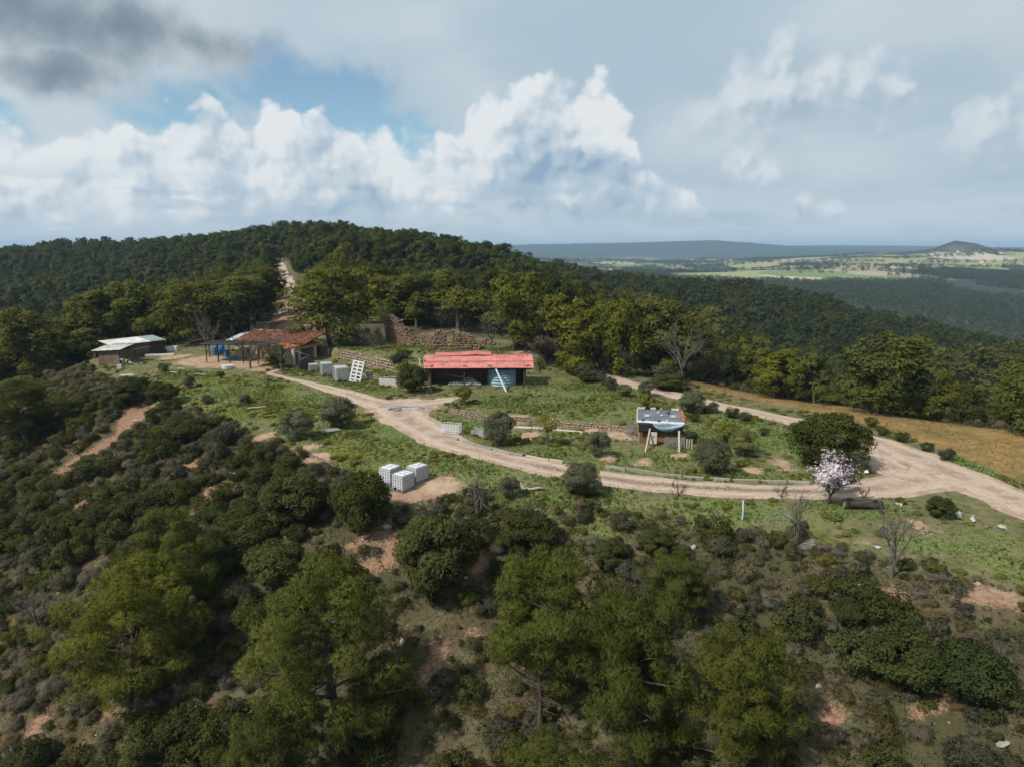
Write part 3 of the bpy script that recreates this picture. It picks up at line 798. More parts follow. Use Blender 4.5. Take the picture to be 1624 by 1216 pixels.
def make_round(seed, h, r, mat, per=90, Ln=0.13, Wd=0.055, nc=40, trunk_h=0.25, stems=1, bark=M_GBARK, squash=0.8, clump=0.30, tuft=4):
    """olive, oak or bush: a rounded uneven crown on a short trunk"""
    rng = np.random.default_rng(seed)
    z0 = h * trunk_h; cz = (h + z0) / 2; rz = (h - z0) / 2
    clumps = []
    lob = [(rng.uniform(0, 6.28), rng.uniform(0.75, 1.15)) for _ in range(5)]
    for i in range(nc):
        d = unit(rng.normal(size=3)); d[2] = d[2] if rng.random() < 0.75 else abs(d[2])
        k = 0.72 + 0.3 * rng.random()
        a_ = math.atan2(d[1], d[0])
        k *= 0.82 + 0.22 * max(math.cos(a_ - l[0]) * l[1] for l in lob)
        c = np.array([d[0] * r * k * 0.82, d[1] * r * k * 0.82, cz + d[2] * rz * 0.78 * k])
        a = r * clump * rng.uniform(0.7, 1.25)
        clumps.append((c[0], c[1], max(c[2], a * 0.35 * squash), a, a * squash))
    crown = crown_mesh('crown', clumps, per, Ln, Wd, mat, rng, up=0.2, shell=0.45, tuft=tuft)
    paths = []
    for s in range(stems):
        an = rng.uniform(0, 6.28); o_ = np.array([math.cos(an), math.sin(an), 0]) * 0.06 * r * (stems > 1)
        fork = np.array([rng.normal() * 0.08 * r, rng.normal() * 0.08 * r, z0 + 0.1 * h]) + o_ * 3
        paths.append(curve_path(o_ + [0, 0, -0.3], fork, 0.035 * h + 0.015, 0.024 * h, 5, rng, 0.1))
        for i in range(5):
            c = clumps[rng.integers(len(clumps))]
            paths.append(curve_path(fork, c[:3], 0.018 * h, 0.008, 5, rng, 0.12))
    wood = tubes_mesh('trunk', paths, bark, 6)
    return crown, wood, h, r

def make_bare(seed, h, spread, twigs=900, bark=M_GBARK, tw_mat=None, levels=3, upright=0.6, trunk_h=0.22, nmain=6, Ln=0.35, Wd=0.014, bloom=None):
    """leafless tree: forking limbs and a haze of fine twigs; optionally blossom"""
    rng = np.random.default_rng(seed)
    paths = []; tips = []
    fork = np.array([rng.normal() * 0.03 * h, rng.normal() * 0.03 * h, trunk_h * h])
    paths.append(curve_path((0, 0, -0.4), fork, 0.020 * h + 0.02, 0.016 * h + 0.01, 5, rng, 0.06))
    def grow(p, d, L_, r_, lev):
        d = unit(d)
        q = p + d * L_
        paths.append(curve_path(p, q, r_, r_ * 0.5, 5, rng, 0.10))
        tips.append((p, q))
        if lev > 0:
            for i in range(3):
                t = rng.uniform(0.4, 1.0)
                nd = unit(d + rng.normal(size=3) * 0.45 + np.array([0, 0, 0.18 * upright]))
                grow(p + (q - p) * t, nd, L_ * rng.uniform(0.45, 0.72), r_ * 0.5, lev - 1)
    for i in range(nmain):
        an = i * 6.283 / nmain + rng.normal() * 0.3
        tilt = rng.uniform(0.35, 1.0) * spread / h * 1.35
        grow(fork, np.array([math.cos(an) * tilt, math.sin(an) * tilt, upright]), h * rng.uniform(0.32, 0.46), 0.012 * h, levels - 1)
    wood = tubes_mesh('trunk', paths, bark, 4)
    sel = rng.integers(len(tips), size=twigs)
    A = np.array([tips[i][0] for i in sel]); B = np.array([tips[i][1] for i in sel])
    t = rng.uniform(0.25, 1.0, size=(twigs, 1))
    C = A + (B - A) * t
    D = unit(unit(B - A) + rng.normal(size=C.shape) * 0.55 + np.array([0, 0, 0.25 * upright]))
    L_ = Ln * (0.5 + rng.random(twigs))
    tn = unit(rng.normal(size=D.shape) * 0.6 + unit(C - np.array([0, 0, h * 0.4])))
    V, F = leaf_tris(C, D, L_, np.full(twigs, Wd), rng, tn)
    o = mesh_obj('twigs', V, F, tw_mat or bark, attrs={'tint': np.repeat(rng.random(twigs), 3), 'nrm': np.repeat(tn, 3, 0)})
    tw = o.data; bpy.data.objects.remove(o)
    bl = None
    if bloom:
        nb_ = bloom
        sel = rng.integers(twigs, size=nb_)
        C2 = C[sel] + D[sel] * (L_[sel][:, None] * rng.random((nb_, 1))) + rng.normal(size=(nb_, 3)) * 0.03
        bn = unit(rng.normal(size=(nb_, 3)) * 0.5 + unit(C2 - C2.mean(0)) + np.array([0, 0, 0.3]))
        V, F = leaf_tris(C2, unit(rng.normal(size=(nb_, 3))), 0.085 + 0.035 * rng.random(nb_), np.full(nb_, 0.09), rng, bn)
        o = mesh_obj('blossom', V, F, M_BLOOM, attrs={'tint': np.repeat(rng.random(nb_), 3), 'nrm': np.repeat(bn, 3, 0)})
        bl = o.data; bpy.data.objects.remove(o)
    return tw, wood, h, spread, bl

def place_tree(name, proto, x, y, height, width, label, cat, group=None, rz=None, parts=('trunk', 'crown'), sink=0.0, z=None):
    crown, wood, h, r = proto[:4]
    sc = height / h; sw = width / (2 * r)
    rz = random.uniform(0, 6.28) if rz is None else rz
    e = empty(name, (x, y, (float(Hf(x, y)) if z is None else z) - sink), rz, (sw, sw, sc))
    tag(e, label, cat, group)
    for nm, me in ((parts[0], wood), (parts[1], crown)):
        c = bpy.data.objects.new(nm, me); COL.objects.link(c); c.parent = e
        if nm == 'twigs': c['kind'] = 'stuff'
    if len(proto) > 4 and proto[4] is not None:
        c = bpy.data.objects.new('blossom', proto[4]); COL.objects.link(c); c.parent = e
    return e
def px_size(u, v, x, y):
    """metres per survey pixel at a ground point"""
    return math.sqrt(x * x + y * y + (CAM_H - float(Hf(x, y))) ** 2) / FPX * 0.985 / math.sqrt(1 + ((u - CX) / FPX) ** 2) * 1.0
def grown(name, protos, lst, cat, parts=('trunk', 'crown'), group=None):
    """lst: (u, v_base, v_top, width_px, label): stands where the base meets the ground"""
    for i, a in enumerate(lst):
        u, vb, vt, wpx, label = a[:5]
        x, y = site(u, vb)
        k = y / (FPX * math.cos(PITCH))            # metres per pixel across the view at this depth
        place_tree(name, protos[i % len(protos)], x, y, (vb - vt) * k * 1.0, wpx * k, label, cat, a[5] if len(a) > 5 else group, parts=parts)

P_HI = [make_pine(101 + i, 8.0, 3.3, 'hi', lo=l, flat=f) for i, (l, f) in enumerate([(0.24, 0.66), (0.32, 0.6), (0.18, 0.72), (0.36, 0.6)])]
P_MID = [make_pine(201 + i, 8.0, r_, 'mid', lo=l, mat=m_) for i, (r_, l, m_) in enumerate([(3.0, 0.10, M_PINE), (2.6, 0.06, M_PINE_SUN), (3.4, 0.12, M_PINE), (2.3, 0.06, M_PINE_SUN), (2.9, 0.16, M_PINE)])]
P_MIDF = [make_pine(251 + i, 8.0, r_, 'mid', lo=l, mat=M_PINE_FAR) for i, (r_, l) in enumerate([(3.0, 0.25), (2.6, 0.2), (3.2, 0.3), (2.2, 0.2)])]
P_FAR = [make_pine(301 + i, 8.0, r_, 'far', lo=0.2, mat=M_PINE_FAR) for i, r_ in enumerate([3.0, 2.6, 3.4, 2.3])]
P_MIN = [make_pine(401 + i, 8.0, r_, 'min', lo=0.1, mat=M_PINE_FAR) for i, r_ in enumerate([3.2, 2.8, 3.6])]
P_OLIVE = [make_round(501 + i, 3.0, 1.5, M_OLIVE, 130, 0.12, 0.042, 60, 0.03, 3, clump=0.33) for i in range(3)]
P_OAK = [make_round(521 + i, 4.0, 2.4, M_OAK, 120, 0.14, 0.075, 64, 0.0, 2, clump=0.27) for i in range(2)]
P_GREENOAK = [make_round(541 + i, 4.0, 2.0, M_SHRUB, 120, 0.15, 0.07, 62, 0.0, 2, clump=0.28) for i in range(2)]
P_SHRUB = [make_round(561 + i, 1.6, 1.2, M_SHRUB, 60, 0.10, 0.052, 30, 0.02, 2, clump=0.33) for i in range(4)]
P_GREY = [make_round(581 + i, 1.1, 0.9, M_GREY, 60, 0.13, 0.030, 24, 0.02, 2, clump=0.34) for i in range(3)]
P_DRY = [make_round(601 + i, 1.0, 0.9, M_DRYS, 55, 0.22, 0.016, 22, 0.02, 3, clump=0.36) for i in range(3)]
P_LIME = [make_round(621 + i, 1.5, 0.9, M_LIME, 60, 0.12, 0.055, 24, 0.08, 2, clump=0.32) for i in range(2)]
P_LIMET = [make_round(631, 3.0, 1.4, M_LIME, 26, 0.13, 0.05, 30, 0.42, 1, clump=0.28)]
P_BARE = [make_bare(641 + i, 6.0, 2.6, 1500, levels=4) for i in range(3)]
P_BAREUP = [make_bare(651 + i, 6.0, 1.3, 500, levels=3, upright=1.5, trunk_h=0.03, nmain=6, Ln=0.3) for i in range(2)]
P_BRUSH = [make_bare(661 + i, 3.0, 1.9, 1600, levels=3, trunk_h=0.05, nmain=8, Ln=0.45, Wd=0.022, tw_mat=M_DRYS) for i in range(3)]
P_REDB = [make_bare(671, 1.4, 1.0, 260, levels=3, trunk_h=0.08, nmain=6, Ln=0.25, Wd=0.018, bark=M_REDTWIG, tw_mat=M_REDTWIG)]
P_ALMOND = [make_bare(681, 3.4, 1.8, 800, levels=3, upright=1.0, trunk_h=0.18, nmain=7, Ln=0.55, Wd=0.014, bloom=12500)]

# ---- the pines on the slope below
grown('pine_tree', P_HI, [
    (205, 1125, 880, 225, 'broad pine with low bare twigs above the white bag on the slope'),
    (292, 988, 808, 125, 'slender pine with a bare lower trunk at the upper left of the slope'),
    (560, 1195, 897, 250, 'largest yellow-green pine with a leaning dark trunk on the slope'),
    (858, 1165, 862, 195, 'tall open pine with a straight thin trunk below the evergreen oak bush'),
    (1004, 1235, 922, 185, 'pine with overlapping crown standing between two other pines on the slope'),
    (1082, 995, 868, 105, 'small pine at the top of the slope under the blue post'),
    (1142, 1225, 983, 185, 'bright yellow-green round-topped pine beside the dry grass clearing'),
    (895, 1350, 1150, 190, 'pine whose top alone rises from below at the foot of the slope'),
    (40, 700, 600, 110, 'dark pine low on the left slope below the plank hut'),
    (450, 1330, 1085, 150, 'young pine crowded against the largest pine on the slope'),
], 'tree')
# ---- pines and other trees round the farm
grown('pine_tree', P_MID, [
    (372, 530, 452, 100, 'light green pine behind the bare tree by the pergola'),
    (392, 512, 437, 92, 'wide pine in front of the hill track bend'),
    (526, 548, 436, 124, 'big dark pine right behind the tiled farmhouse'),
    (612, 512, 443, 72, 'light green pine behind the tall ruin fragment'),
    (660, 520, 448, 76, 'yellow-green pine standing behind the two ruins'),
    (814, 556, 450, 84, 'dark pine behind the right end of the ruined wall'),
    (915, 592, 484, 78, 'dark pine at the head of the upper track'),
    (988, 596, 487, 74, 'light pine beside the upper track with dark neighbour'),
    (1048, 596, 480, 88, 'broad light green pine behind the tall bare tree'),
    (1122, 606, 502, 82, 'dark round pine behind the first strip of ochre field'),
    (1398, 656, 545, 120, 'wide olive green pine at the edge of the ochre field'),
    (1545, 672, 553, 118, 'big dark round pine overhanging the ochre field'),
    (1632, 690, 585, 90, 'dark pine at the far corner of the ochre field'),
    (1240, 632, 560, 64, 'small yellow-green pine behind the middle of the ochre field'),
    (1292, 640, 570, 62, 'small light pine with dense crown behind the ochre field'),
    (1448, 662, 562, 90, 'olive pine with a bare lower trunk behind the ochre field'),
    (1190, 622, 540, 70, 'dark pine among grey brush behind the ochre field'),
], 'tree')
for k_, (x_, y_, h_, w_, l_) in enumerate([(-80, 118, 11, 9.5, 'dark bushy pine just left of the plank hut'), (-75, 126, 11.5, 8.5, 'round-topped pine rising behind the left end of the plank hut'),
        (-67, 128, 10.5, 10, 'broad pine right behind the plank hut roof'), (-57.5, 126, 10, 10, 'pine with leaning bare trunks beside the plank barn'), (-93, 113, 13, 11, 'dense pine on the valley edge left of the hut'),
        (-100, 124, 13, 11, 'tall pine behind the dense pine on the valley edge')]):
    place_tree('pine_tree', P_MID[(k_ * 2 + 1) % 5], x_, y_, h_, w_, l_, 'tree')
grown('leafy_tree', P_LIMET, [
    (725, 528, 458, 92, 'yellow-green leafy tree behind the ruined wall'),
    (768, 528, 462, 70, 'loose pale green tree with pale flecks behind the ruined wall'),
    (610, 530, 480, 40, 'pale olive-green small tree beside the tall ruin fragment'),
    (868, 706, 655, 58, 'lime green young tree on a thin stem beside the terrace wall'),
], 'tree')
grown('olive_tree', P_OLIVE, [
    (470, 698, 646, 58, 'dense round olive tree beside the bare fruit tree'),
    (537, 678, 624, 60, 'olive tree standing at the edge of the dirt yard'),
    (793, 706, 650, 52, 'olive tree in front of the low terrace wall'),
    (949, 724, 680, 40, 'small olive tree in front of the tarpaulin hut terrace'),
    (923, 786, 726, 66, 'grey-green olive tree growing on the outer edge of the track'),
    (1130, 750, 690, 66, 'dark olive tree to the right of the wooden pallet'),
    (1180, 722, 678, 50, 'pale olive bush behind the dark olive tree'),
    (1098, 654, 618, 44, 'olive tree between the tarpaulin hut and the upper track'),
    (1026, 628, 604, 28, 'round grey-green olive bush below the upper track'),
    (808, 790, 752, 36, 'low dark olive bush beside the white branch'),
    (990, 628, 608, 26, 'blue-grey round bush beside the upper track'),
], 'tree')
grown('evergreen_oak', P_OAK, [
    (1310, 738, 648, 130, 'big dark evergreen oak behind the blossoming almond tree'),
    (655, 622, 578, 54, 'dark bush at the left front corner of the red-roofed shed'),
    (575, 845, 738, 105, 'dark evergreen bush clump below the wooden board'),
    (1440, 1090, 985, 150, 'large dark evergreen bush on the lower right slope'),
    (1540, 1110, 1000, 130, 'dark evergreen bush at the right edge of the slope'),
], 'tree')
grown('evergreen_oak', P_GREENOAK, [
    (690, 945, 790, 138, 'tall leafy green oak below the three white tanks'),
    (470, 835, 738, 110, 'bright green rounded oak bush below the stone edging'),
    (395, 870, 800, 110, 'green oak bush above the slender pine'),
    (440, 930, 850, 110, 'dark leafy bush right of the slender pine'),
    (540, 950, 870, 90, 'grey-green leafy bush above the largest pine'),
    (1040, 880, 835, 60, 'bright green bush at the top of the slope'),
    (840, 870, 800, 100, 'dark grey-green bush right of the reddish erosion gap'),
    (965, 905, 850, 60, 'dark low bush on the bank below the track'),
    (1345, 990, 940, 60, 'bright leaved bush on the right slope'),
    (215, 640, 596, 60, 'dark rounded bush at the head of the eroded gully'),
    (260, 640, 602, 50, 'dark bush between the garden and the eroded gully'),
    (1490, 820, 785, 44, 'dark bush beside the track junction bank'),
    (300, 700, 655, 70, 'dark green bush below the garden rim'),
    (930, 606, 588, 30, 'small dark bush at the lawn end of the upper track'),
    (1060, 618, 592, 60, 'long green hedge bush between the upper track and the field'),
    (438, 584, 546, 38, 'bush growing against the front wall of the farmhouse'),
], 'tree')
grown('lime_bush', P_LIME, [
    (735, 640, 612, 32, 'yellow-green bush in front of the red-roofed shed'),
    (640, 598, 574, 30, 'bright yellow-green bush below the retaining wall'),
    (545, 548, 538, 22, 'small yellow-green bush on top of the retaining wall'),
    (1026, 648, 622, 26, 'spiky yellow-green plant behind the tarpaulin hut'),
    (1150, 700, 668, 40, 'fresh green bush among the olive trees'),
], 'bush')
# ---- leafless trees
grown('bare_tree', P_BARE, [
    (1412, 915, 765, 105, 'leafless spreading tree on the bank below the track junction'),
    (1082, 612, 505, 70, 'tall leafless tree beside the start of the ochre field'),
    (65, 1003, 900, 90, 'dead tree with a crooked dark trunk at the left of the slope'),
    (333, 566, 492, 60, 'grey leafless tree beside the pergola'),
    (398, 584, 512, 74, 'leafless tree tangled over the farmhouse roof'),
    (448, 590, 514, 70, 'thin leafless tree in front of the tiled roof'),
    (780, 556, 480, 70, 'leafless tree behind the red-roofed shed'),
], 'tree', parts=('trunk', 'twigs'))
grown('bare_tree', P_BAREUP, [
    (756, 826, 700, 58, 'thin upright leafless saplings between the white tanks and the track'),
    (1264, 870, 732, 46, 'slim leafless sapling beside the lying fence panel'),
    (1110, 930, 850, 40, 'slim leafless sapling on the upper slope'),
    (1090, 1000, 900, 34, 'leafless sapling beside the small pine'),
], 'tree', parts=('trunk', 'twigs'))
grown('almond_tree', P_ALMOND, [(1312, 798, 716, 112, 'almond tree in pale pink blossom beside the loop track')], 'tree', parts=('trunk', 'twigs'))
grown('red_twigged_shrub', P_REDB, [
    (1074, 792, 752, 44, 'reddish leafless shrub on the outer edge of the loop track'),
    (730, 650, 630, 44, 'reddish brown twiggy shrub at the corner of the yard'),
    (455, 672, 645, 34, 'small leafless fruit tree left of the round olive tree'),
    (425, 612, 590, 28, 'tiny leafless fruit tree beside the footpath'),
    (1240, 790, 762, 40, 'small leafless shrub left of the blossoming almond'),
    (1370, 790, 762, 34, 'small leafless sapling by the dark log'),
], 'shrub', parts=('trunk', 'twigs'))
# ------------------------------------------------------------------ scattered growth
occupied = [(o.location.x, o.location.y) for o in COL.objects if o.type == 'EMPTY']
OCC = np.array(occupied)
def clear_of(x, y, r):
    return np.min(np.hypot(OCC[:, 0] - x, OCC[:, 1] - y)) > r
def jitter_grid(x0, x1, y0, y1, step, rng):
    gx, gy = np.meshgrid(np.arange(x0, x1, step), np.arange(y0, y1, step), indexing='ij')
    gx = gx + rng.uniform(-.46, .46, gx.shape) * step; gy = gy + rng.uniform(-.46, .46, gy.shape) * step
    return gx.ravel(), gy.ravel()
def visible(x, y, z, margin=1.15):
    """inside the field of view and not behind higher ground"""
    ok = (y > 5) & (np.abs(x) < 0.74 * margin * y + 6)
    vis = np.ones(x.shape, bool)
    for t in np.linspace(0.12, 0.97, 60):
        zt = CAM_H + (z - CAM_H) * t
        vis &= Hf(x * t, y * t) < zt + 0.6
    return ok & vis

rng = np.random.default_rng(99)
# ---- forest: every tree spot on the wooded slopes
def forest_spots(x0, x1, y0, y1, step):
    x, y = jitter_grid(x0, x1, y0, y1, step, rng)
    return x, y
xs = []; ys = []
for (a, b, c_, d_, st_) in [(-330, 330, 112, 340, 5.0), (-560, 560, 340, 640, 5.8)]:
    x, y = forest_spots(a, b, c_, d_, st_); xs.append(x); ys.append(y)
x, y = forest_spots(-180, -62, 40, 112, 4.6); xs.append(x); ys.append(y)
x, y = forest_spots(62, 200, 30, 112, 4.6); xs.append(x); ys.append(y)
fx = np.concatenate(xs); fy = np.concatenate(ys)
fz = Hf(fx, fy)
sd = poly_sd(fx, fy, RIM)
keep = visible(fx, fy, fz + 7.0) & (sd > 4.0)
keep &= track_sd(fx, fy) > 3.2
fu = CX + FPX * fx / (fy * math.cos(PITCH) - (fz - CAM_H) * math.sin(PITCH))
keep &= ~((fy > 112) & (fy < 195) & (fu > 430) & (fu < 494)) & ~((fy >= 195) & (fy < 262) & (fu > 432) & (fu < 474))
keep &= splat(fx, fy, [b for b in BARE if b[1] > 118]) < 0.25
keep &= ~((fy < 118) & (fx > -0.72 * fy) & (fx < 50))
keep &= ~((fy < 134) & (fx > -86) & (fx < -40))
keep &= ~((fy > 540) & (fx < -250))
clearing = np.hypot((fx + 30) / 26, (fy - 128) / 14) < 1
clearing |= np.hypot((fx - 2) / 16, (fy - 122) / 9) < 1
keep &= ~clearing
fx, fy, fz = fx[keep], fy[keep], fz[keep]
ok = np.array([clear_of(a, b, 3.0) for a, b in zip(fx, fy)])
fx, fy, fz = fx[ok], fy[ok], fz[ok]
dist = np.hypot(fx, fy)
order = np.argsort(dist)
hh = rng.uniform(4.6, 10.4, len(fx)) * (0.85 + 0.3 * vnoise(fx / 30, fy / 30, 3))
N_IND = 250
def nearest(x, y, marks):
    return min(marks, key=lambda m: (m[0] - x) ** 2 + (m[1] - y) ** 2)[2]
WOOD_MARKS = [(-110, 100, 'on the steep valley side below the plank hut'), (-120, 150, 'deep in the dark valley left of the plank hut'), (-75, 150, 'behind the plank hut and barn'), (-62, 190, 'left of the hill track'),
              (-45, 150, 'behind the big dark pine by the farmhouse'), (-30, 180, 'right of the hill track'), (-22, 145, 'behind the tall ruin fragment'), (-2, 150, 'behind the long ruined wall'), (14, 140, 'behind the masonry stump beyond the red roof'),
              (28, 125, 'at the head of the upper track'), (45, 120, 'behind the tall leafless tree'), (60, 102, 'behind the narrow end of the ochre field'), (78, 88, 'behind the middle of the ochre field'), (95, 75, 'behind the wide end of the ochre field'),
              (75, 130, 'down the drop behind the ochre field'), (110, 100, 'far down the drop behind the wide end of the field'), (30, 165, 'on the flank right of the ruins')]
def region_label(x, y):
    w_ = nearest(x, y, WOOD_MARKS)
    return 'pine of the wood ' + w_, 'pines ' + w_
for k in order[:N_IND]:
    lab, grp_ = region_label(fx[k], fy[k])
    pr = P_MID[rng.integers(5)] if (rng.random() < 0.6 and dist[k] < 220) else P_MIDF[rng.integers(4)]
    place_tree('pine_tree', pr, fx[k], fy[k], hh[k], hh[k] * rng.uniform(0.62, 0.86), lab, 'tree', grp_)

def gn_scatter(name, pts, rots, scls, picks, protos, label, cat, mat_list=None):
    """one object whose points carry instances of the given meshes"""
    me = bpy.data.meshes.new(name)
    me.vertices.add(len(pts)); me.vertices.foreach_set('co', np.asarray(pts, np.float32).ravel())
    for nm, ty, va, key in (('rot', 'FLOAT', rots, 'value'), ('pick', 'INT', picks, 'value')):
        at = me.attributes.new(nm, ty, 'POINT'); at.data.foreach_set(key, np.asarray(va, np.int32 if ty == 'INT' else np.float32))
    at = me.attributes.new('scl', 'FLOAT_VECTOR', 'POINT'); at.data.foreach_set('vector', np.asarray(scls, np.float32).ravel())
    ob = bpy.data.objects.new(name, me); COL.objects.link(ob)
    tag(ob, label, cat, kind='stuff')
    ng = bpy.data.node_groups.new(name + '_scatter', 'GeometryNodeTree')
    ng.interface.new_socket('Geometry', in_out='INPUT', socket_type='NodeSocketGeometry')
    ng.interface.new_socket('Geometry', in_out='OUTPUT', socket_type='NodeSocketGeometry')
    N = ng.nodes; L = ng.links
    gi = N.new('NodeGroupInput'); go = N.new('NodeGroupOutput'); jn = N.new('GeometryNodeJoinGeometry')
    def named(nm, ty):
        a = N.new('GeometryNodeInputNamedAttribute'); a.data_type = ty; a.inputs['Name'].default_value = nm
        return [s for s in a.outputs if s.enabled and s.name == 'Attribute'][0]
    rot = N.new('ShaderNodeCombineXYZ'); L.new(named('rot', 'FLOAT'), rot.inputs[2])
    scl = named('scl', 'FLOAT_VECTOR'); pk = named('pick', 'INT')
    for i, meshes in enumerate(protos):
        cmp_ = N.new('FunctionNodeCompare'); cmp_.data_type = 'INT'; cmp_.operation = 'EQUAL'
        L.new(pk, [s for s in cmp_.inputs if s.enabled and s.name == 'A'][0])
        [s for s in cmp_.inputs if s.enabled and s.name == 'B'][0].default_value = i
        for mm in meshes:
            po = bpy.data.objects.new('proto', mm)
            oi = N.new('GeometryNodeObjectInfo'); oi.inputs['Object'].default_value = po
            oi.inputs['As Instance'].default_value = True
            ip = N.new('GeometryNodeInstanceOnPoints')
            L.new(gi.outputs[0], ip.inputs['Points']); L.new(cmp_.outputs[0], ip.inputs['Selection'])
            L.new(oi.outputs['Geometry'], ip.inputs['Instance']); L.new(rot.outputs[0], ip.inputs['Rotation']); L.new(scl, ip.inputs['Scale'])
            L.new(ip.outputs[0], jn.inputs[0])
    L.new(jn.outputs[0], go.inputs[0])
    md = ob.modifiers.new('scatter', 'NODES'); md.node_group = ng
    return ob

rest = order[N_IND:]
near_r = rest[dist[rest] < 330]; far_r = rest[dist[rest] >= 330]
def scat(sel, protos, name, label):
    n = len(sel)
    sw = hh[sel] / 8.0 * rng.uniform(0.8, 1.1, n)
    gn_scatter(name, np.stack([fx[sel], fy[sel], fz[sel] - 0.2], 1), rng.uniform(0, 6.28, n), np.stack([sw, sw, hh[sel] / 8.0], 1), rng.integers(len(protos), size=n),
               [(p[0], p[1]) for p in protos], label, 'wood')
scat(near_r, P_MIDF + P_FAR[:2] + P_MID[:2], 'pine_wood', 'closed pine wood covering the hill behind the farm')
scat(far_r, P_FAR, 'far_pine_wood', 'dark pine wood on the spur and far hill flanks')
# ---- woods and hedgerow trees of the far country on the right
x, y = jitter_grid(-100, 1500, 640, 1750, 8.5, rng)
z = Hf(x, y)
kk = visible(x, y, z + 7, 1.05) & ((vnoise(x / 260, y / 260, 8) + 0.35 * vnoise(x / 70, y / 70, 9)) > 0.28 + 0.4 * sstep(y, 1600, 1750)) & (np.hypot((x - _gh[0]) / 330, (y - 1560) / 190) > 0.95)
x, y, z = x[kk], y[kk], z[kk]
x2, y2 = jitter_grid(-1200, 3000, 1500, 3600, 24, rng)
z2 = Hf(x2, y2)
k2 = visible(x2, y2, z2 + 7, 1.02) & ((vnoise(x2 / 200, y2 / 90, 18)) > 0.60)
x = np.concatenate([x, x2[k2]]); y = np.concatenate([y, y2[k2]]); z = np.concatenate([z, z2[k2]])
n = len(x); hs = rng.uniform(0.7, 1.1, n); ws = hs * rng.uniform(0.9, 1.3, n) * (1 + 0.7 * sstep(y, 1500, 2200))
gn_scatter('distant_wood', np.stack([x, y, z - 0.3], 1), rng.uniform(0, 6.28, n), np.stack([ws, ws, hs], 1), rng.integers(3, size=n), [(p[0], p[1]) for p in P_MIN],
           'blue-green woods and hedgerow trees of the valley on the right', 'wood')
# ---- lone trees on the left skyline field
for (u, wpx, hpx) in [(8, 30, 16), (94, 16, 10), (124, 16, 14), (165, 12, 9), (182, 12, 10), (40, 8, 5)]:
    X_ = (u - CX) / FPX * 575 / math.cos(PITCH); k = 575 / FPX
    place_tree('field_tree', P_MIDF[rng.integers(4)], X_, 575, hpx * k + 2.5, wpx * k, 'lone round tree on the skyline field beyond the dark wood', 'tree', 'lone trees on the skyline field')

# ---- scrub on the slopes
SLOPE_MARKS = [site(u, v) + (t,) for (u, v, t) in [(236, 640, 'at the head of the eroded gully'), (165, 705, 'beside the eroded gully'), (110, 745, 'at the foot of the eroded gully'), (330, 690, 'under the garden rim'), (400, 720, 'below the dense round olive'), (170, 620, 'below the plank hut'),
    (60, 690, 'on the far left slope'), (292, 988, 'round the slender pine'), (205, 1125, 'round the broad pine with bare twigs'), (65, 1003, 'round the dead crooked tree'), (470, 835, 'round the bright green oak bush'), (575, 845, 'round the dark bush clump'), (600, 860, 'on the reddish erosion scar'),
    (690, 945, 'round the tall leafy green oak'), (560, 1195, 'round the largest pine'), (858, 1165, 'under the tall open pine'), (1004, 1235, 'under the overlapping pines'), (1142, 1225, 'under the bright round-topped pine'), (1082, 995, 'round the small pine'), (840, 870, 'right of the reddish erosion gap'),
    (960, 850, 'on the bank below the white branch'), (1110, 850, 'on the bank below the blue post'), (1260, 870, 'round the lying fence panel'), (1412, 915, 'round the spreading leafless tree'), (1300, 1000, 'in the dry grass clearing'), (1440, 1090, 'round the large dark evergreen bush'), (1560, 950, 'on the right slope below the junction'), (1500, 1180, 'at the foot of the right slope'), (700, 1050, 'on the dry ground between the pines')]]
def scrub(name, protos, spots, label0, cat, group0, wr, hr):
    for (a, b) in spots:
        w0 = nearest(a, b, SLOPE_MARKS); label = label0 + ' ' + w0; group = group0 + ' ' + w0
        pr = protos[rng.integers(len(protos))]
        w_ = rng.uniform(*wr)
        place_tree(name, pr, a, b, w_ * rng.uniform(*hr), w_, label, cat, group, sink=0.05, parts=('stems', 'foliage'))
x, y = jitter_grid(-110, 70, 14, 116, 1.75, rng)
z = Hf(x, y)
sdn = poly_sd(x, y, RIM)
kk = visible(x, y, z + 0.8, 1.03) & (sdn > 0.3) & (track_sd(x, y) > 1.0)
bare_v = splat(x, y, BARE)
dgl, _ = seg_dist(x, y, GULLY)
kk &= (bare_v < 0.45) & (dgl > 2.2)
_dn = np.hypot(x, y)
for t_ in (1.0, 2.0, 3.0, 4.0, 5.0, 6.0):      # nothing tall grew on the washed-out fan below the gully
    kk &= seg_dist(x + x / _dn * t_, y + y / _dn * t_, GULLY)[0] > 1.6
dens = 0.42 + 0.75 * sstep(-x, 0, 30) + 0.7 * (vnoise(x / 7, y / 7, 4) - 0.5)
kk &= rng.random(len(x)) < dens
kk &= ~((y > 90) & (x < -40) & (sdn < 5.5))
kk &= np.array([clear_of(a, b, 0.9) for a, b in zip(x, y)])
x, y = x[kk], y[kk]
dd = np.hypot(x, y)
cls = vnoise(x / 5, y / 5, 14) + 0.5 * (rng.random(len(x)) - 0.5)
SCRUB = {'shrub': [], 'grey': [], 'dry': []}
for a, b, c_, d_ in sorted(zip(x, y, cls, dd), key=lambda q: q[3]):
    right = a > 5
    kind = 'shrub' if c_ > (0.56 if right else 0.47) else ('grey' if c_ > (0.34 if right else 0.25) else 'dry')
    SCRUB[kind].append((a, b))
print('scrub', {k: len(v) for k, v in SCRUB.items()}, 'forest', len(fx), 'distant', n)
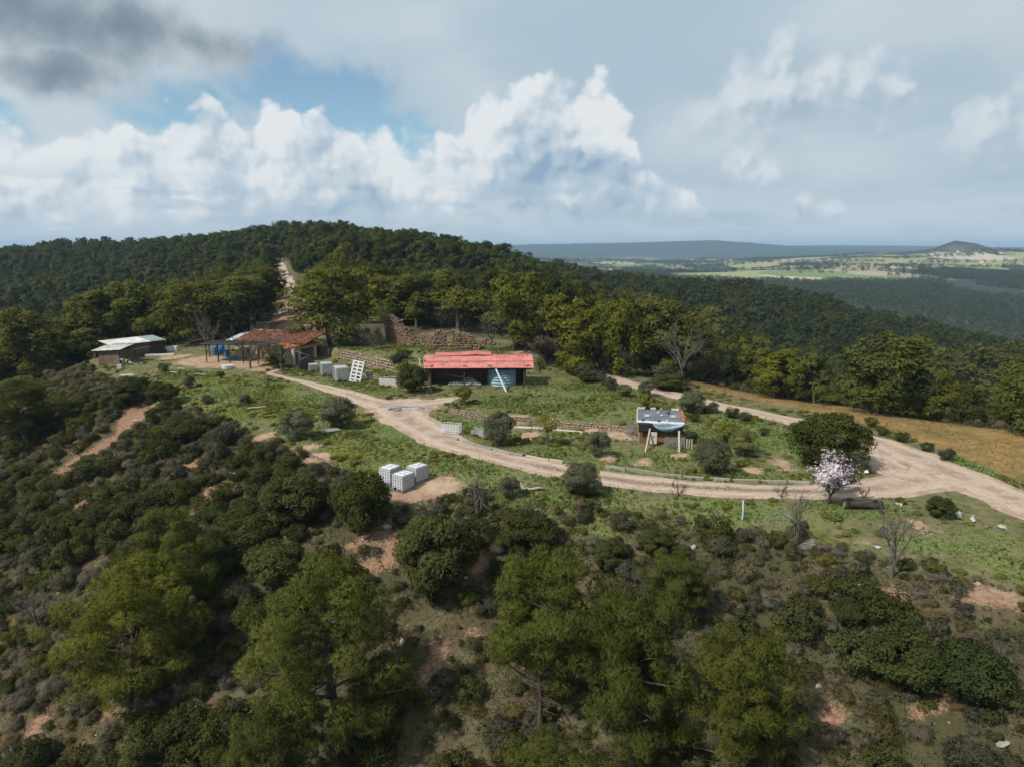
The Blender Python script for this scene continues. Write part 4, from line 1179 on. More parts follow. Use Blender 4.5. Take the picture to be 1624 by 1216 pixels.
def split_scrub(key, name, protos, label, cat, group, wr, hr, stuff_name, stuff_label):
    sp = SCRUB[key]
    scrub(name, protos, sp[:280], label, cat, group, wr, hr)
    r_ = sp[280:]
    if r_:
        m = len(r_); P_ = np.array(r_); w_ = rng.uniform(*wr, m)
        s = w_ / (2 * protos[0][3]); hz = w_ * rng.uniform(*hr, m) / protos[0][2]
        gn_scatter(stuff_name, np.stack([P_[:, 0], P_[:, 1], Hf(P_[:, 0], P_[:, 1]) - 0.05], 1), rng.uniform(0, 6.28, m), np.stack([s, s, hz], 1), rng.integers(len(protos), size=m),
                   [(p[0], p[1]) for p in protos], stuff_label, 'scrub')
split_scrub('shrub', 'shrub', P_SHRUB, 'dark green rounded shrub', 'shrub', 'dark shrubs', (1.3, 3.2), (0.55, 0.8), 'far_scrub', 'dark scrub covering the far left slope')
split_scrub('grey', 'grey_shrub', P_GREY, 'low grey-green shrub', 'shrub', 'grey shrubs', (1.0, 2.3), (0.45, 0.7), 'far_grey_scrub', 'grey-green scrub on the far left slope')
split_scrub('dry', 'dry_shrub', P_DRY, 'brown leafless twiggy shrub', 'shrub', 'dry shrubs', (0.8, 1.9), (0.45, 0.7), 'far_dry_scrub', 'brown dry scrub on the far left slope')
# ---- grey leafless brush along the back of the plateau
sp = []
for (u0, v0, u1, v1, k) in [(680, 520, 800, 535, 9), (840, 560, 900, 585, 7), (930, 590, 1000, 600, 7), (1060, 598, 1200, 622, 14), (1200, 622, 1420, 656, 14), (1470, 664, 1624, 685, 7), (560, 545, 600, 560, 3), (880, 540, 960, 570, 6)]:
    for i in range(k):
        t = (i + rng.random()) / k
        sp.append(site(u0 + (u1 - u0) * t, v0 + (v1 - v0) * t - rng.uniform(0, 8)))
for (a, b) in sp:
    w_ = rng.uniform(3.4, 6.0); w0 = nearest(a, b, WOOD_MARKS)
    place_tree('leafless_brush', P_BRUSH[rng.integers(3)], a, b, w_ * rng.uniform(0.8, 1.2), w_, 'grey leafless brush ' + w0, 'brush', 'grey brush ' + w0, parts=('stems', 'twigs'))
# ---- shrubs along the track verges and in the garden
VERGE_MARKS = [site(u, v) + (t,) for (u, v, t) in [(925, 598, 'at the head of the upper track'), (1065, 608, 'between the upper track and the field tip'), (1140, 660, 'along the inner verge of the upper track'), (1440, 700, 'on the bank between track junction and field'), (300, 615, 'in the weedy garden'), (635, 575, 'at the foot of the retaining wall'), (880, 578, 'right of the red-roofed shed'), (1200, 860, 'on the bank by the lying fence panel'), (350, 715, 'on the rim below the garden'), (450, 745, 'below the stone edging')]]
for (u, v, wpx) in [(905, 590, 34), (925, 600, 30), (945, 606, 26), (968, 618, 26), (960, 610, 20), (1050, 606, 40), (1080, 610, 30), (1100, 668, 20), (1160, 662, 26), (1180, 668, 22), (1380, 676, 26), (1400, 690, 22), (1430, 700, 26), (1470, 715, 24), (1500, 730, 26),
                    (1130, 655, 24), (260, 590, 18), (300, 615, 22), (330, 640, 20), (350, 600, 16), (390, 640, 20), (640, 570, 26), (630, 580, 24), (870, 575, 30), (890, 582, 24), (1120, 655, 18), (1210, 690, 20), (1270, 850, 30), (1180, 860, 34), (1110, 838, 28), (1230, 868, 40), (1140, 855, 30), (320, 690, 40), (360, 705, 44), (400, 725, 40), (345, 735, 44), (460, 745, 40)]:
    a, b = site(u, v); w_ = wpx * b / FPX; w0 = nearest(a, b, VERGE_MARKS)
    place_tree('shrub', P_SHRUB[rng.integers(4)] if rng.random() < .6 else P_GREY[rng.integers(3)], a, b, w_ * rng.uniform(0.6, 0.85), w_, 'low evergreen shrub ' + w0, 'shrub', 'shrubs ' + w0, parts=('stems', 'foliage'))

# ---- grass: blades too many to count
def grass(name, x, y, h, mat, label, blades=5, width=0.03, lean=0.5):
    n = len(x)
    z = Hf(x, y)
    C = np.repeat(np.stack([x, y, z - 0.02], 1), blades, 0)
    m = len(C)
    C[:, :2] += rng.normal(size=(m, 2)) * 0.09
    D = unit(np.stack([rng.normal(size=m) * lean * 2, rng.normal(size=m) * lean * 2, np.ones(m)], 1))
    hh_ = np.repeat(h, blades) * (0.6 + 0.7 * rng.random(m))
    nr = unit(rng.normal(size=(m, 3)) * 0.45 + np.array([0, 0, 1.0]))
    V, F = leaf_tris(C, D, hh_, width * (0.7 + 0.6 * rng.random(m)), rng, nr)
    t = np.clip(np.repeat(vnoise(x / 1.6, y / 1.6, 7), blades) * 0.7 + 0.3 * rng.random(m), 0, 1)
    o = mesh_obj(name, V, F, mat, attrs={'tint': np.repeat(t, 3), 'nrm': np.repeat(nr, 3, 0)})
    tag(o, label, 'grass', kind='stuff')
    return o
x, y = jitter_grid(-66, 62, 30, 118, 0.42, rng)
sdn = poly_sd(x, y, RIM); lu = splat(x, y, LUSH); ba = splat(x, y, BARE); ts = track_sd(x, y)
fd = poly_sd(x, y, FIELD)
_ds, _ps = seg_dist(x, y, TRACK_LOOP)
strip_ok = (_ds < 0.32) & (_ps > 1.6) & (_ps < 8.0) & (vnoise(x / 1.5, y / 1.5, 61) > 0.42)
ok = (sdn < 1.5) & ((ts > 0.05) | strip_ok | ((ts > -0.5) & (rng.random(len(x)) < 0.22))) & (fd > 0.1) & (np.abs(x) < 0.76 * y + 2) & ((rng.random(len(x)) < (0.25 + 0.75 * lu)) | strip_ok) & (ba + 0.4 * (vnoise(x, y, 5) - .5) < 0.5)
x, y, lu = x[ok], y[ok], lu[ok]
grass('grass', x, y, 0.14 + 0.34 * vnoise(x / 2.2, y / 2.2, 6) ** 1.5 * (0.4 + lu), M_GRASS, 'short spring grass and herbs on the farm plateau', 6, 0.065)
x, y = jitter_grid(-75, 62, 18, 112, 0.36, rng)
sdn = poly_sd(x, y, RIM); ba = splat(x, y, BARE)
ok = (sdn > -1.5) & (track_sd(x, y) > 0.2) & (np.abs(x) < 0.76 * y + 2) & (y > 22) & (seg_dist(x, y, GULLY)[0] > 1.8) & (ba < 0.6) & (vnoise(x / 3, y / 3, 15) + 0.5 * rng.random(len(x)) > 0.48)
x, y = x[ok], y[ok]
grass('dry_grass', x, y, 0.20 + 0.36 * vnoise(x / 2, y / 2, 16), M_STRAW, 'dry straw and tussock grass on the slope', 7, 0.055, 0.6)

# ---- weeds and undergrowth, low and countless
def weeds(name, x, y, protos, wr, hr, label):
    m = len(x); w_ = rng.uniform(*wr, m)
    s_ = np.array([w_ / (2 * protos[0][3])]).ravel(); hz = w_ * rng.uniform(*hr, m) / protos[0][2]
    gn_scatter(name, np.stack([x, y, Hf(x, y) - 0.04], 1), rng.uniform(0, 6.28, m), np.stack([s_, s_, hz], 1), rng.integers(len(protos), size=m), [(p[0],) for p in protos], label, 'weeds')
P_HERB = [make_round(701 + i, 0.5, 0.5, M_HERB, 26, 0.13, 0.05, 12, 0.0, 1, clump=0.42) for i in range(3)]
P_UNDER = [make_round(711, 0.7, 0.6, M_GREY, 34, 0.11, 0.030, 14, 0.0, 1, clump=0.4), make_round(712, 0.7, 0.6, M_DRYS, 34, 0.18, 0.016, 14, 0.0, 1, clump=0.4),
           make_round(713, 0.7, 0.6, M_SHRUB, 34, 0.09, 0.045, 14, 0.0, 1, clump=0.4), make_round(714, 0.7, 0.6, M_STRAW, 30, 0.26, 0.022, 12, 0.0, 1, clump=0.4)]
x, y = jitter_grid(-66, 62, 32, 118, 0.95, rng)
ok = (poly_sd(x, y, RIM) < 1) & (track_sd(x, y) > 0.35) & (poly_sd(x, y, FIELD) > 0.4) & (np.abs(x) < 0.76 * y + 2) & (splat(x, y, BARE) < 0.4) & (vnoise(x / 4, y / 4, 44) + 0.5 * rng.random(len(x)) > 0.86)
weeds('garden_weeds', x[ok], y[ok], P_HERB, (0.35, 0.9), (0.15, 0.4), 'clumps of green weeds and herbs over the farm plateau')
x, y = jitter_grid(-95, 66, 16, 112, 0.85, rng)
ok = (poly_sd(x, y, RIM) > -1.5) & (track_sd(x, y) > 0.5) & (np.abs(x) < 0.78 * y + 2) & (y > 20) & (seg_dist(x, y, GULLY)[0] > 2.4) & (splat(x, y, BARE) + 0.3 * rng.random(len(x)) < 0.6) & (vnoise(x / 3, y / 3, 45) + 0.6 * rng.random(len(x)) > 0.60)
ok &= visible(x, y, Hf(x, y) + 0.5, 1.05)
weeds('undergrowth', x[ok], y[ok], P_UNDER, (0.35, 1.2), (0.4, 0.8), 'mixed low undergrowth between the shrubs of the slope')
print('weeds', ok.sum())

# ---- stubble in the ochre field, in drilled rows
FA = np.array(FIELD)
x, y = jitter_grid(FA[:, 0].min(), 66, FA[:, 1].min(), FA[:, 1].max(), 0.62, rng)
ok = (poly_sd(x, y, FIELD) < -0.2) & (np.abs(x) < 0.77 * y + 2) & (vnoise(x / 3, y / 3, 71) > 0.3)
x, y = x[ok], y[ok]
rw = 0.70 * x + 0.72 * y
sh = (np.round(rw / 0.9) * 0.9 - rw) * 0.8
M_STUB = leaf_mat('stubble_stalks', (0.12, 0.085, 0.035), (0.36, 0.26, 0.115), 0.2)
grass('field_stubble', x + 0.70 * sh, y + 0.72 * sh, 0.14 + 0.2 * vnoise(x / 2, y / 2, 72), M_STUB, 'dry stubble standing in rows on the ochre field', 5, 0.05, 0.5)
# ------------------------------------------------------------------ mesh helpers for built things
class MB:
    """collects boxes, tubes and sheets; build() links them as one mesh object"""
    def __init__(self): self.v = []; self.f = []
    def add(self, V, F):
        o = len(self.v); self.v += [tuple(map(float, p)) for p in V]; self.f += [tuple(i + o for i in q) for q in F]
        return self
    def box(self, c, s, rz=0.0, M=None, jit=0.0):
        V = []
        for dx in (-.5, .5):
            for dy in (-.5, .5):
                for dz in (-.5, .5):
                    p = Vector((dx * s[0], dy * s[1], dz * s[2]))
                    if jit: p += Vector((random.uniform(-jit, jit), random.uniform(-jit, jit), random.uniform(-jit, jit)))
                    if M is not None: p = M @ p
                    elif rz: p = Matrix.Rotation(rz, 3, 'Z') @ p
                    V.append(p + Vector(c))
        return self.add(V, [(0, 1, 3, 2), (4, 6, 7, 5), (0, 4, 5, 1), (2, 3, 7, 6), (0, 2, 6, 4), (1, 5, 7, 3)])
    def beam(self, a, b, w, h=None, roll=0.0):
        a, b = Vector(a), Vector(b); d = b - a
        q = d.to_track_quat('X', 'Z').to_matrix() @ Matrix.Rotation(roll, 3, 'X')
        return self.box((a + b) / 2, (d.length, w, h or w), M=q)
    def tube(self, pts, r, n=8, cap=True):
        pts = [Vector(p) for p in pts]; rs = r if hasattr(r, '__len__') else [r] * len(pts)
        V = []; F = []
        for i, p in enumerate(pts):
            t = (pts[min(i + 1, len(pts) - 1)] - pts[max(i - 1, 0)]).normalized()
            a = t.cross(Vector((0, 0, 1)) if abs(t.z) < .9 else Vector((1, 0, 0))).normalized(); b = t.cross(a)
            for k in range(n):
                th = 2 * math.pi * k / n
                V.append(p + (a * math.cos(th) + b * math.sin(th)) * rs[i])
        for i in range(len(pts) - 1):
            for k in range(n):
                F.append((i * n + k, i * n + (k + 1) % n, (i + 1) * n + (k + 1) % n, (i + 1) * n + k))
        if cap: F += [tuple(range(n))[::-1], tuple((len(pts) - 1) * n + k for k in range(n))]
        return self.add(V, F)
    def grid(self, fn, nu, nv):
        V = [fn(i / nu, j / nv) for i in range(nu + 1) for j in range(nv + 1)]
        F = [(i * (nv + 1) + j, (i + 1) * (nv + 1) + j, (i + 1) * (nv + 1) + j + 1, i * (nv + 1) + j + 1) for i in range(nu) for j in range(nv)]
        return self.add(V, F)
    def build(self, name, mat, parent=None, smooth=False, bevel=0.0, solid=0.0, kind=None):
        o = mesh_obj(name, self.v, self.f, mat, parent, smooth)
        bm = bmesh.new(); bm.from_mesh(o.data); bmesh.ops.recalc_face_normals(bm, faces=bm.faces); bm.to_mesh(o.data); bm.free()
        if solid:
            md = o.modifiers.new('thickness', 'SOLIDIFY'); md.thickness = solid
        if bevel:
            md = o.modifiers.new('bevel', 'BEVEL'); md.width = bevel; md.segments = 2; md.limit_method = 'ANGLE'
        if kind: o['kind'] = kind
        return o

def simple_mat(name, a, b, scale=3.0, rough=0.85, spec=0.25, bump=0.02, stain=None, metal=0.0, lo=0.35, hi=0.65):
    m, n = new_mat(name)
    p_ = objco(n)
    n1 = n.noise(p_, scale, 5, 0.65); n2 = n.noise(p_, scale * 6, 4, 0.7)
    c = n.mix(n.ss(n1, lo, hi), a, b)
    if stain: c = n.mix(n.m('MULTIPLY', n.ss(n.noise(p_, scale * 0.6, 5, 0.7), 0.52, 0.70), 0.8), c, stain)
    c = n.mix(n.ss(n2, 0.2, 0.8, 0.0, 0.25), c, n.mix(1.0, c, (0.6, 0.6, 0.6), 'MULTIPLY'))
    oi = n.new('ShaderNodeObjectInfo')
    c = n.mix(n.ss(oi.outputs['Random'], 0, 1, 0.0, 0.45, 'LINEAR'), c, n.mix(1.0, c, (0.72, 0.68, 0.64), 'MULTIPLY'))
    principled(n, c, rough, spec, bump=n.m('ADD', n1, n.m('MULTIPLY', n2, 0.5)), bdist=bump, bstr=0.6, metal=metal)
    return m
def wood_mat(name, a, b, axis_scale=(0.6, 8, 8)):
    m, n = new_mat(name)
    p_ = objco(n)
    n1 = n.noise(n.v('MULTIPLY', p_, axis_scale), 2.0, 5, 0.65)
    c = n.mix(n.ss(n1, 0.3, 0.7), a, b)
    oi = n.new('ShaderNodeObjectInfo')
    c = n.mix(n.ss(oi.outputs['Random'], 0, 1, 0.0, 0.6, 'LINEAR'), c, n.mix(1.0, c, (0.62, 0.58, 0.55), 'MULTIPLY'))
    principled(n, c, 0.9, 0.15, bump=n1, bdist=0.01)
    return m
MT_STONE = simple_mat('wall_stone', (0.25, 0.19, 0.135), (0.41, 0.34, 0.26), 1.6, stain=(0.24, 0.16, 0.11), bump=0.04)
MT_STONE2 = simple_mat('ruin_stone', (0.15, 0.088, 0.058), (0.31, 0.21, 0.145), 1.3, stain=(0.07, 0.058, 0.042), bump=0.04)
MT_MORTAR = simple_mat('dark_rubble', (0.11, 0.080, 0.058), (0.21, 0.155, 0.11), 2.5, bump=0.05)
MT_ROCK = simple_mat('pale_rock', (0.32, 0.28, 0.24), (0.48, 0.44, 0.39), 2.0, bump=0.05)
MT_PLASTER = simple_mat('old_plaster', (0.36, 0.27, 0.19), (0.52, 0.42, 0.31), 1.4, stain=(0.26, 0.19, 0.14), bump=0.03)
MT_BRICK = simple_mat('red_brick', (0.36, 0.105, 0.050), (0.50, 0.20, 0.115), 2.2, stain=(0.19, 0.085, 0.055), bump=0.01)
def tile_mat(name, cols, dirt):
    m, n = new_mat(name)
    p_ = objco(n); tt = n.attr('tint')
    c = n.mix(n.ss(tt, 0.2, 0.5), cols[0], cols[1]); c = n.mix(n.ss(tt, 0.6, 0.9), c, cols[2])
    c = n.mix(n.m('MULTIPLY', n.ss(n.noise(p_, 0.9, 5, 0.7), 0.48, 0.62), 0.75), c, dirt)
    n2 = n.noise(p_, 9.0, 4, 0.7); c = n.mix(n.ss(n2, 0.3, 0.8, 0.0, 0.4), c, n.mix(1.0, c, (0.55, 0.5, 0.5), 'MULTIPLY'))
    principled(n, c, 0.9, 0.15, bump=n2, bdist=0.01)
    return m
MT_TILE = tile_mat('clay_tile', ((0.17, 0.060, 0.036), (0.34, 0.115, 0.062), (0.40, 0.21, 0.14)), (0.115, 0.075, 0.055))
MT_TILE2 = simple_mat('newer_clay_tile', (0.44, 0.125, 0.045), (0.56, 0.19, 0.080), 2.2, bump=0.01)
MT_RED = simple_mat('red_roof_sheet', (0.50, 0.155, 0.13), (0.60, 0.245, 0.21), 0.8, rough=0.65, spec=0.3, stain=(0.52, 0.29, 0.25), bump=0.004)
MT_TIN = simple_mat('weathered_tin', (0.42, 0.42, 0.39), (0.62, 0.61, 0.57), 1.2, rough=0.55, spec=0.5, stain=(0.32, 0.27, 0.21), bump=0.004)
MT_TINBLUE = simple_mat('bluish_tin', (0.40, 0.44, 0.50), (0.62, 0.66, 0.72), 1.2, rough=0.45, spec=0.5, bump=0.004)
MT_WOOD = wood_mat('old_boards', (0.090, 0.062, 0.044), (0.20, 0.145, 0.105))
MT_PALEWOOD = wood_mat('pale_timber', (0.34, 0.28, 0.22), (0.52, 0.45, 0.37))
MT_ORANGE = wood_mat('orange_boards', (0.15, 0.082, 0.040), (0.27, 0.155, 0.080), (8, 8, 0.6))
MT_DARKWOOD = wood_mat('dark_timber', (0.030, 0.025, 0.021), (0.085, 0.068, 0.055))
MT_GREYWOOD = wood_mat('grey_timber', (0.20, 0.175, 0.15), (0.36, 0.325, 0.285))
MT_TARP = simple_mat('grey_tarpaulin', (0.085, 0.10, 0.125), (0.15, 0.165, 0.19), 1.0, rough=0.45, spec=0.45, stain=(0.16, 0.15, 0.14), bump=0.03)
MT_WHITETARP = simple_mat('pale_tarpaulin', (0.45, 0.48, 0.52), (0.60, 0.62, 0.65), 1.2, rough=0.5, spec=0.4, bump=0.02)
MT_BLUETARP = simple_mat('blue_grey_tarpaulin', (0.17, 0.235, 0.31), (0.30, 0.375, 0.46), 1.2, rough=0.42, spec=0.45, bump=0.02)
MT_BLACK = simple_mat('black_plastic', (0.008, 0.009, 0.012), (0.020, 0.021, 0.025), 1.5, rough=0.5, spec=0.4, bump=0.01)
MT_BLUE = simple_mat('blue_plastic', (0.012, 0.13, 0.36), (0.020, 0.19, 0.46), 1.5, rough=0.4, spec=0.45, bump=0.005)
MT_TANKBLUE = simple_mat('faded_blue_tank', (0.135, 0.25, 0.33), (0.25, 0.38, 0.46), 1.1, rough=0.5, spec=0.35, stain=(0.34, 0.44, 0.49), bump=0.01)
MT_WHITE = simple_mat('white_plastic', (0.62, 0.635, 0.67), (0.74, 0.75, 0.77), 1.3, rough=0.5, spec=0.4, stain=(0.52, 0.48, 0.44), bump=0.01)
MT_OLDWHITE = simple_mat('dirty_white_plastic', (0.48, 0.48, 0.45), (0.64, 0.64, 0.61), 1.6, rough=0.6, spec=0.3, stain=(0.30, 0.27, 0.22), bump=0.01)
MT_STEEL = simple_mat('galvanised_steel', (0.20, 0.215, 0.23), (0.31, 0.325, 0.34), 3.0, rough=0.5, spec=0.5, bump=0.002, metal=0.4)
MT_GREENWIRE = simple_mat('green_coated_wire', (0.15, 0.21, 0.195), (0.26, 0.33, 0.31), 3.0, rough=0.6, spec=0.3, bump=0.002)
MT_CONC = simple_mat('concrete', (0.40, 0.38, 0.35), (0.56, 0.54, 0.50), 1.8, bump=0.01, stain=(0.30, 0.27, 0.24))
MT_PALECONC = simple_mat('pale_concrete', (0.45, 0.42, 0.39), (0.57, 0.54, 0.50), 1.8, bump=0.01)
MT_ASH = simple_mat('ash', (0.10, 0.10, 0.105), (0.40, 0.39, 0.38), 1.1, bump=0.03)
MT_DIRTYSTEEL = simple_mat('dull_steel_pipe', (0.55, 0.58, 0.62), (0.70, 0.72, 0.75), 2.0, rough=0.4, spec=0.5, bump=0.002)
MT_BLUEWHITE = simple_mat('blue_white_paint', (0.42, 0.55, 0.66), (0.66, 0.74, 0.80), 3.0, rough=0.6, bump=0.002)

def hull_stone(seed, flat=0.75, n=14):
    r_ = random.Random(seed); bm = bmesh.new()
    for i in range(n):
        d = Vector((r_.gauss(0, 1), r_.gauss(0, 1), r_.gauss(0, 1))).normalized()
        m = max(abs(d.x), abs(d.y), abs(d.z)); d = d * (0.35 + 0.65 / m * 0.72)
        bm.verts.new((d.x * .5, d.y * .5, d.z * .5 * flat))
    bmesh.ops.convex_hull(bm, input=bm.verts)
    bmesh.ops.delete(bm, geom=[v for v in bm.verts if not v.link_faces], context='VERTS')
    me = bpy.data.meshes.new('stone'); bm.to_mesh(me); bm.free()
    return me
STONES = [hull_stone(i + 1, 0.9) for i in range(8)]
def stone_mesh(i, mat):
    key = (i % 8, mat.name)
    if key not in _SM:
        me = STONES[i % 8].copy(); me.materials.append(mat); _SM[key] = me
    return _SM[key]
_SM = {}
def put_stone(name, loc, size, mat, parent=None, rz=None):
    o = bpy.data.objects.new(name, stone_mesh(random.randrange(8), mat))
    COL.objects.link(o); o.location = loc
    o.scale = size if hasattr(size, '__len__') else (size, size, size * 0.7)
    o.rotation_euler = (0, 0, random.uniform(0, 6.28) if rz is None else rz)
    if parent: o.parent = parent
    return o

def gz(x, y): return float(Hf(x, y))
class Frame:
    """a thing's own axes: x from A to B along the ground, y away from the viewer, z up"""
    def __init__(self, uA, vA, uB, vB):
        a = Vector(site(uA, vA)); b = Vector(site(uB, vB))
        self.a, self.b = a, b; d = b - a
        self.L = d.length; self.rz = math.atan2(d.y, d.x)
        self.z = min(gz(*a), gz(*b))
    def root(self, name, label, cat, group=None):
        e = empty(name, (self.a.x, self.a.y, self.z), self.rz)
        return tag(e, label, cat, group)
    def world(self, x, y, z=0):
        c, s = math.cos(self.rz), math.sin(self.rz)
        return (self.a.x + x * c - y * s, self.a.y + x * s + y * c, self.z + z)
def at_site(name, u, v, label, cat, rz=0.0, group=None, dz=0.0):
    x, y = site(u, v)
    return tag(empty(name, (x, y, gz(x, y) + dz), rz), label, cat, group)

# ------------------------------------------------------------------ dry-stone walls
def stone_wall(name, pts, h, size, label, mat=MT_STONE, core=MT_MORTAR, thick=0.5, zoff=0.0, rows=None, jag=0.25, parts=True):
    """a wall of separate stones along a ground line, with a recessed rubble core"""
    P_ = resample([tuple(p) + (0,) for p in pts], 0.5)[:, :2]
    L = np.concatenate([[0], np.cumsum(np.linalg.norm(np.diff(P_, axis=0), axis=1))])
    x0, y0 = P_[0]; z0 = gz(x0, y0)
    root = tag(empty(name, (x0, y0, z0)), label, 'wall')
    def pt(s): return np.interp(s, L, P_[:, 0]), np.interp(s, L, P_[:, 1])
    tan = lambda s: math.atan2(pt(min(s + .3, L[-1]))[1] - pt(max(s - .3, 0))[1], pt(min(s + .3, L[-1]))[0] - pt(max(s - .3, 0))[0])
    hfun = h if callable(h) else (lambda s: h)
    # core
    V = []; n = max(2, int(L[-1] / 0.5)); F = []
    for i in range(n + 1):
        s = L[-1] * i / n; x, y = pt(s); a = tan(s); nx, ny = -math.sin(a), math.cos(a)
        hb = max(0.05, hfun(s) - size * 0.35); g0 = gz(x - nx * .3, y - ny * .3)
        for (dn, dz) in ((-thick * .5 + .12, -.3), (-thick * .5 + .12, hb), (thick * .5, hb), (thick * .5, -.3)):
            V.append((x + nx * dn - x0, y + ny * dn - y0, g0 + dz - z0 + zoff))
        if i:
            o = i * 4
            F += [(o - 4 + k, o + k, o + (k + 1) % 4, o - 4 + (k + 1) % 4) for k in range(3)]
    F += [(0, 1, 2, 3), (n * 4, n * 4 + 3, n * 4 + 2, n * 4 + 1)]
    mesh_obj('core', V, F, core, root)
    nrow = rows or max(1, int(round((max(hfun(s) for s in L)) / (size * 0.72))))
    placed = []
    for r in range(nrow):
        s = random.uniform(0, size * .5); 
        while s < L[-1]:
            w_ = size * random.uniform(0.65, 1.45); hh_ = size * 0.72 * random.uniform(0.85, 1.2)
            zc = (r + .5) * size * 0.70
            if zc < hfun(s) + random.uniform(-jag, jag * .5):
                x, y = pt(s + w_ / 2); a = tan(min(s + w_ / 2, L[-1])); nx, ny = -math.sin(a), math.cos(a)
                g0 = gz(x - nx * .3, y - ny * .3)
                off = -thick * .5 + random.uniform(-.05, .06)
                placed.append(((x + nx * (off + .12) - x0, y + ny * (off + .12) - y0, g0 + zc - z0 + zoff), (w_ * 1.02, size * random.uniform(.5, .75), hh_), a))
            s += w_
    if parts:
        for (l, sz, a) in placed[:300]: put_stone('stone', l, sz, mat, root, a + random.uniform(-.12, .12))
    else:
        mb = MB()
        for (l, sz, a) in placed:
            me = STONES[random.randrange(8)]; M = Matrix.Rotation(a, 3, 'Z') @ Matrix.Diagonal(Vector(sz)).to_3x3()
            mb.add([M @ v.co + Vector(l) for v in me.vertices], [tuple(p.vertices) for p in me.polygons])
        mb.build('masonry', mat, root, kind='stuff')
    print(name, len(placed), 'stones', round(L[-1], 1), 'm')
    return root
stone_wall('retaining_wall', WALL_UP[1:], lambda s: 1.55 + 0.2 * math.sin(s * .6), 0.60, 'tall dry-stone retaining wall of pale boulders behind the leaning perforated slab')
stone_wall('retaining_wall', sites([(506, 560), (522, 566)]), 1.4, 0.42, 'short rough stone wall between the farmhouse and the dry-stone retaining wall')
stone_wall('terrace_wall', WALL_LOW, lambda s: 0.62 + 0.12 * math.sin(s * .8), 0.34, 'long low dry-stone terrace wall below the lawn')
stone_wall('edging_wall', sites([(465, 712), (490, 722), (512, 730), (535, 737)]), 0.22, 0.34, 'line of flat pale stones edging the garden above the oak bush', rows=1)
stone_wall('edging_wall', sites([(655, 630), (672, 634), (690, 633)]), 0.25, 0.30, 'low stone kerb along the yard in front of the dark bush', rows=1)
stone_wall('low_wall', sites([(572, 596), (600, 602), (640, 603)]), 0.5, 0.40, 'broken low stone wall beside the white slabs', rows=2, jag=0.4)

# ---- ruins on the upper terrace: free-standing broken walls, both faces of stone
def ruin(name, uA, vA, uB, vB, prof, label, thick=0.7, size=0.42, opening=None):
    f = Frame(uA, vA, uB, vB)
    f.z -= 0.15
    root = f.root(name, label, 'ruin')
    L = f.L
    hfun = lambda s: float(np.interp(s / L, [p[0] for p in prof], [p[1] for p in prof]))
    core = MB(); n = 24
    def hole(s, z): return opening and opening[0] < s / L < opening[1] and opening[2] < z < opening[3]
    V = []; F = []
    for i in range(n):
        s = (i + .5) / n * L; hb = hfun(s) - .28
        if opening and opening[0] < s / L < opening[1]:
            core.box((s, thick / 2, opening[2] / 2 - .1), (L / n + .002, thick - .14, opening[2] + .2))
            if hb > opening[3] + .1: core.box((s, thick / 2, (opening[3] + hb) / 2), (L / n + .002, thick - .14, hb - opening[3]))
        else:
            core.box((s, thick / 2, hb / 2 - .15), (L / n + .002, thick - .30, hb + .1))
    core.build('core', MT_MORTAR, root)
    for face, nm in ((0, 'front_masonry'), (1, 'back_masonry')):
        mb = MB(); z = 0.0
        while z < max(p[1] for p in prof):
            rh = size * random.uniform(.6, .95); s = random.uniform(-.1, .1)
            while s < L:
                w_ = size * random.uniform(.7, 1.9)
                if z + rh * .5 < hfun(min(max(s + w_ / 2, 0), L)) + random.uniform(-.3, .15) and not hole(s + w_ / 2, z + rh / 2):
                    me = STONES[random.randrange(8)]
                    M = Matrix.Rotation(random.uniform(-.3, .3), 3, 'Z') @ Matrix.Rotation(random.uniform(-.2, .2), 3, 'Y') @ Matrix.Diagonal(Vector((w_ * 1.05, size * random.uniform(.6, 1.1), rh * random.uniform(.85, 1.3)))).to_3x3()
                    l = Vector((s + w_ / 2, (0.10 if face == 0 else thick - .10) + random.uniform(-.05, .08), z + rh / 2 + random.uniform(-.09, .09)))
                    mb.add([M @ v.co + l for v in me.vertices], [tuple(p.vertices) for p in me.polygons])
                s += w_
            z += rh
        mb.build(nm, MT_STONE2, root, kind='stuff')
    cap = MB()
    s = 0.0
    while s < L:
        w_ = size * random.uniform(.8, 1.8); me = STONES[random.randrange(8)]
        M = Matrix.Rotation(random.uniform(-.5, .5), 3, 'Z') @ Matrix.Diagonal(Vector((w_, thick * random.uniform(.6, 1.0), size * .8))).to_3x3()
        l = Vector((s + w_ / 2, thick / 2, hfun(min(s + w_ / 2, L)) - .08))
        cap.add([M @ v.co + l for v in me.vertices], [tuple(p.vertices) for p in me.polygons]); s += w_
    cap.build('wall_top', MT_STONE2, root, kind='stuff')
    return root
ruin('ruined_wall', 611, 541, 662, 550, [(0, 4.7), (.18, 4.9), (.30, 4.2), (.40, 4.4), (.48, 3.4), (.6, 3.0), (.68, 2.2), (.8, 1.7), (.9, .8), (1, .5)], 'tall jagged fragment of a ruined stone house beside the pale olive-green tree', 1.0)
ruin('ruined_wall', 686, 556, 762, 555, [(0, 2.6), (.1, 3.2), (.25, 3.0), (.45, 3.3), (.6, 2.9), (.78, 2.6), (.85, 2.5), (.93, 1.7), (1, .9)], 'long ruined stone wall with one window opening above the red-roofed shed', 0.6, opening=(.28, .40, 1.0, 2.6))
ruin('ruined_wall', 666, 548, 686, 553, [(0, 2.1), (.5, 2.4), (1, 2.9)], 'short pale return wall joined to the long ruined stone wall', 0.5)
ruin('rubble_heap', 815, 552, 838, 549, [(0, .6), (.3, 1.6), (.6, 2.2), (.85, 1.5), (1, .5)], 'stump of collapsed stone masonry beyond the right end of the red roof', 0.8)
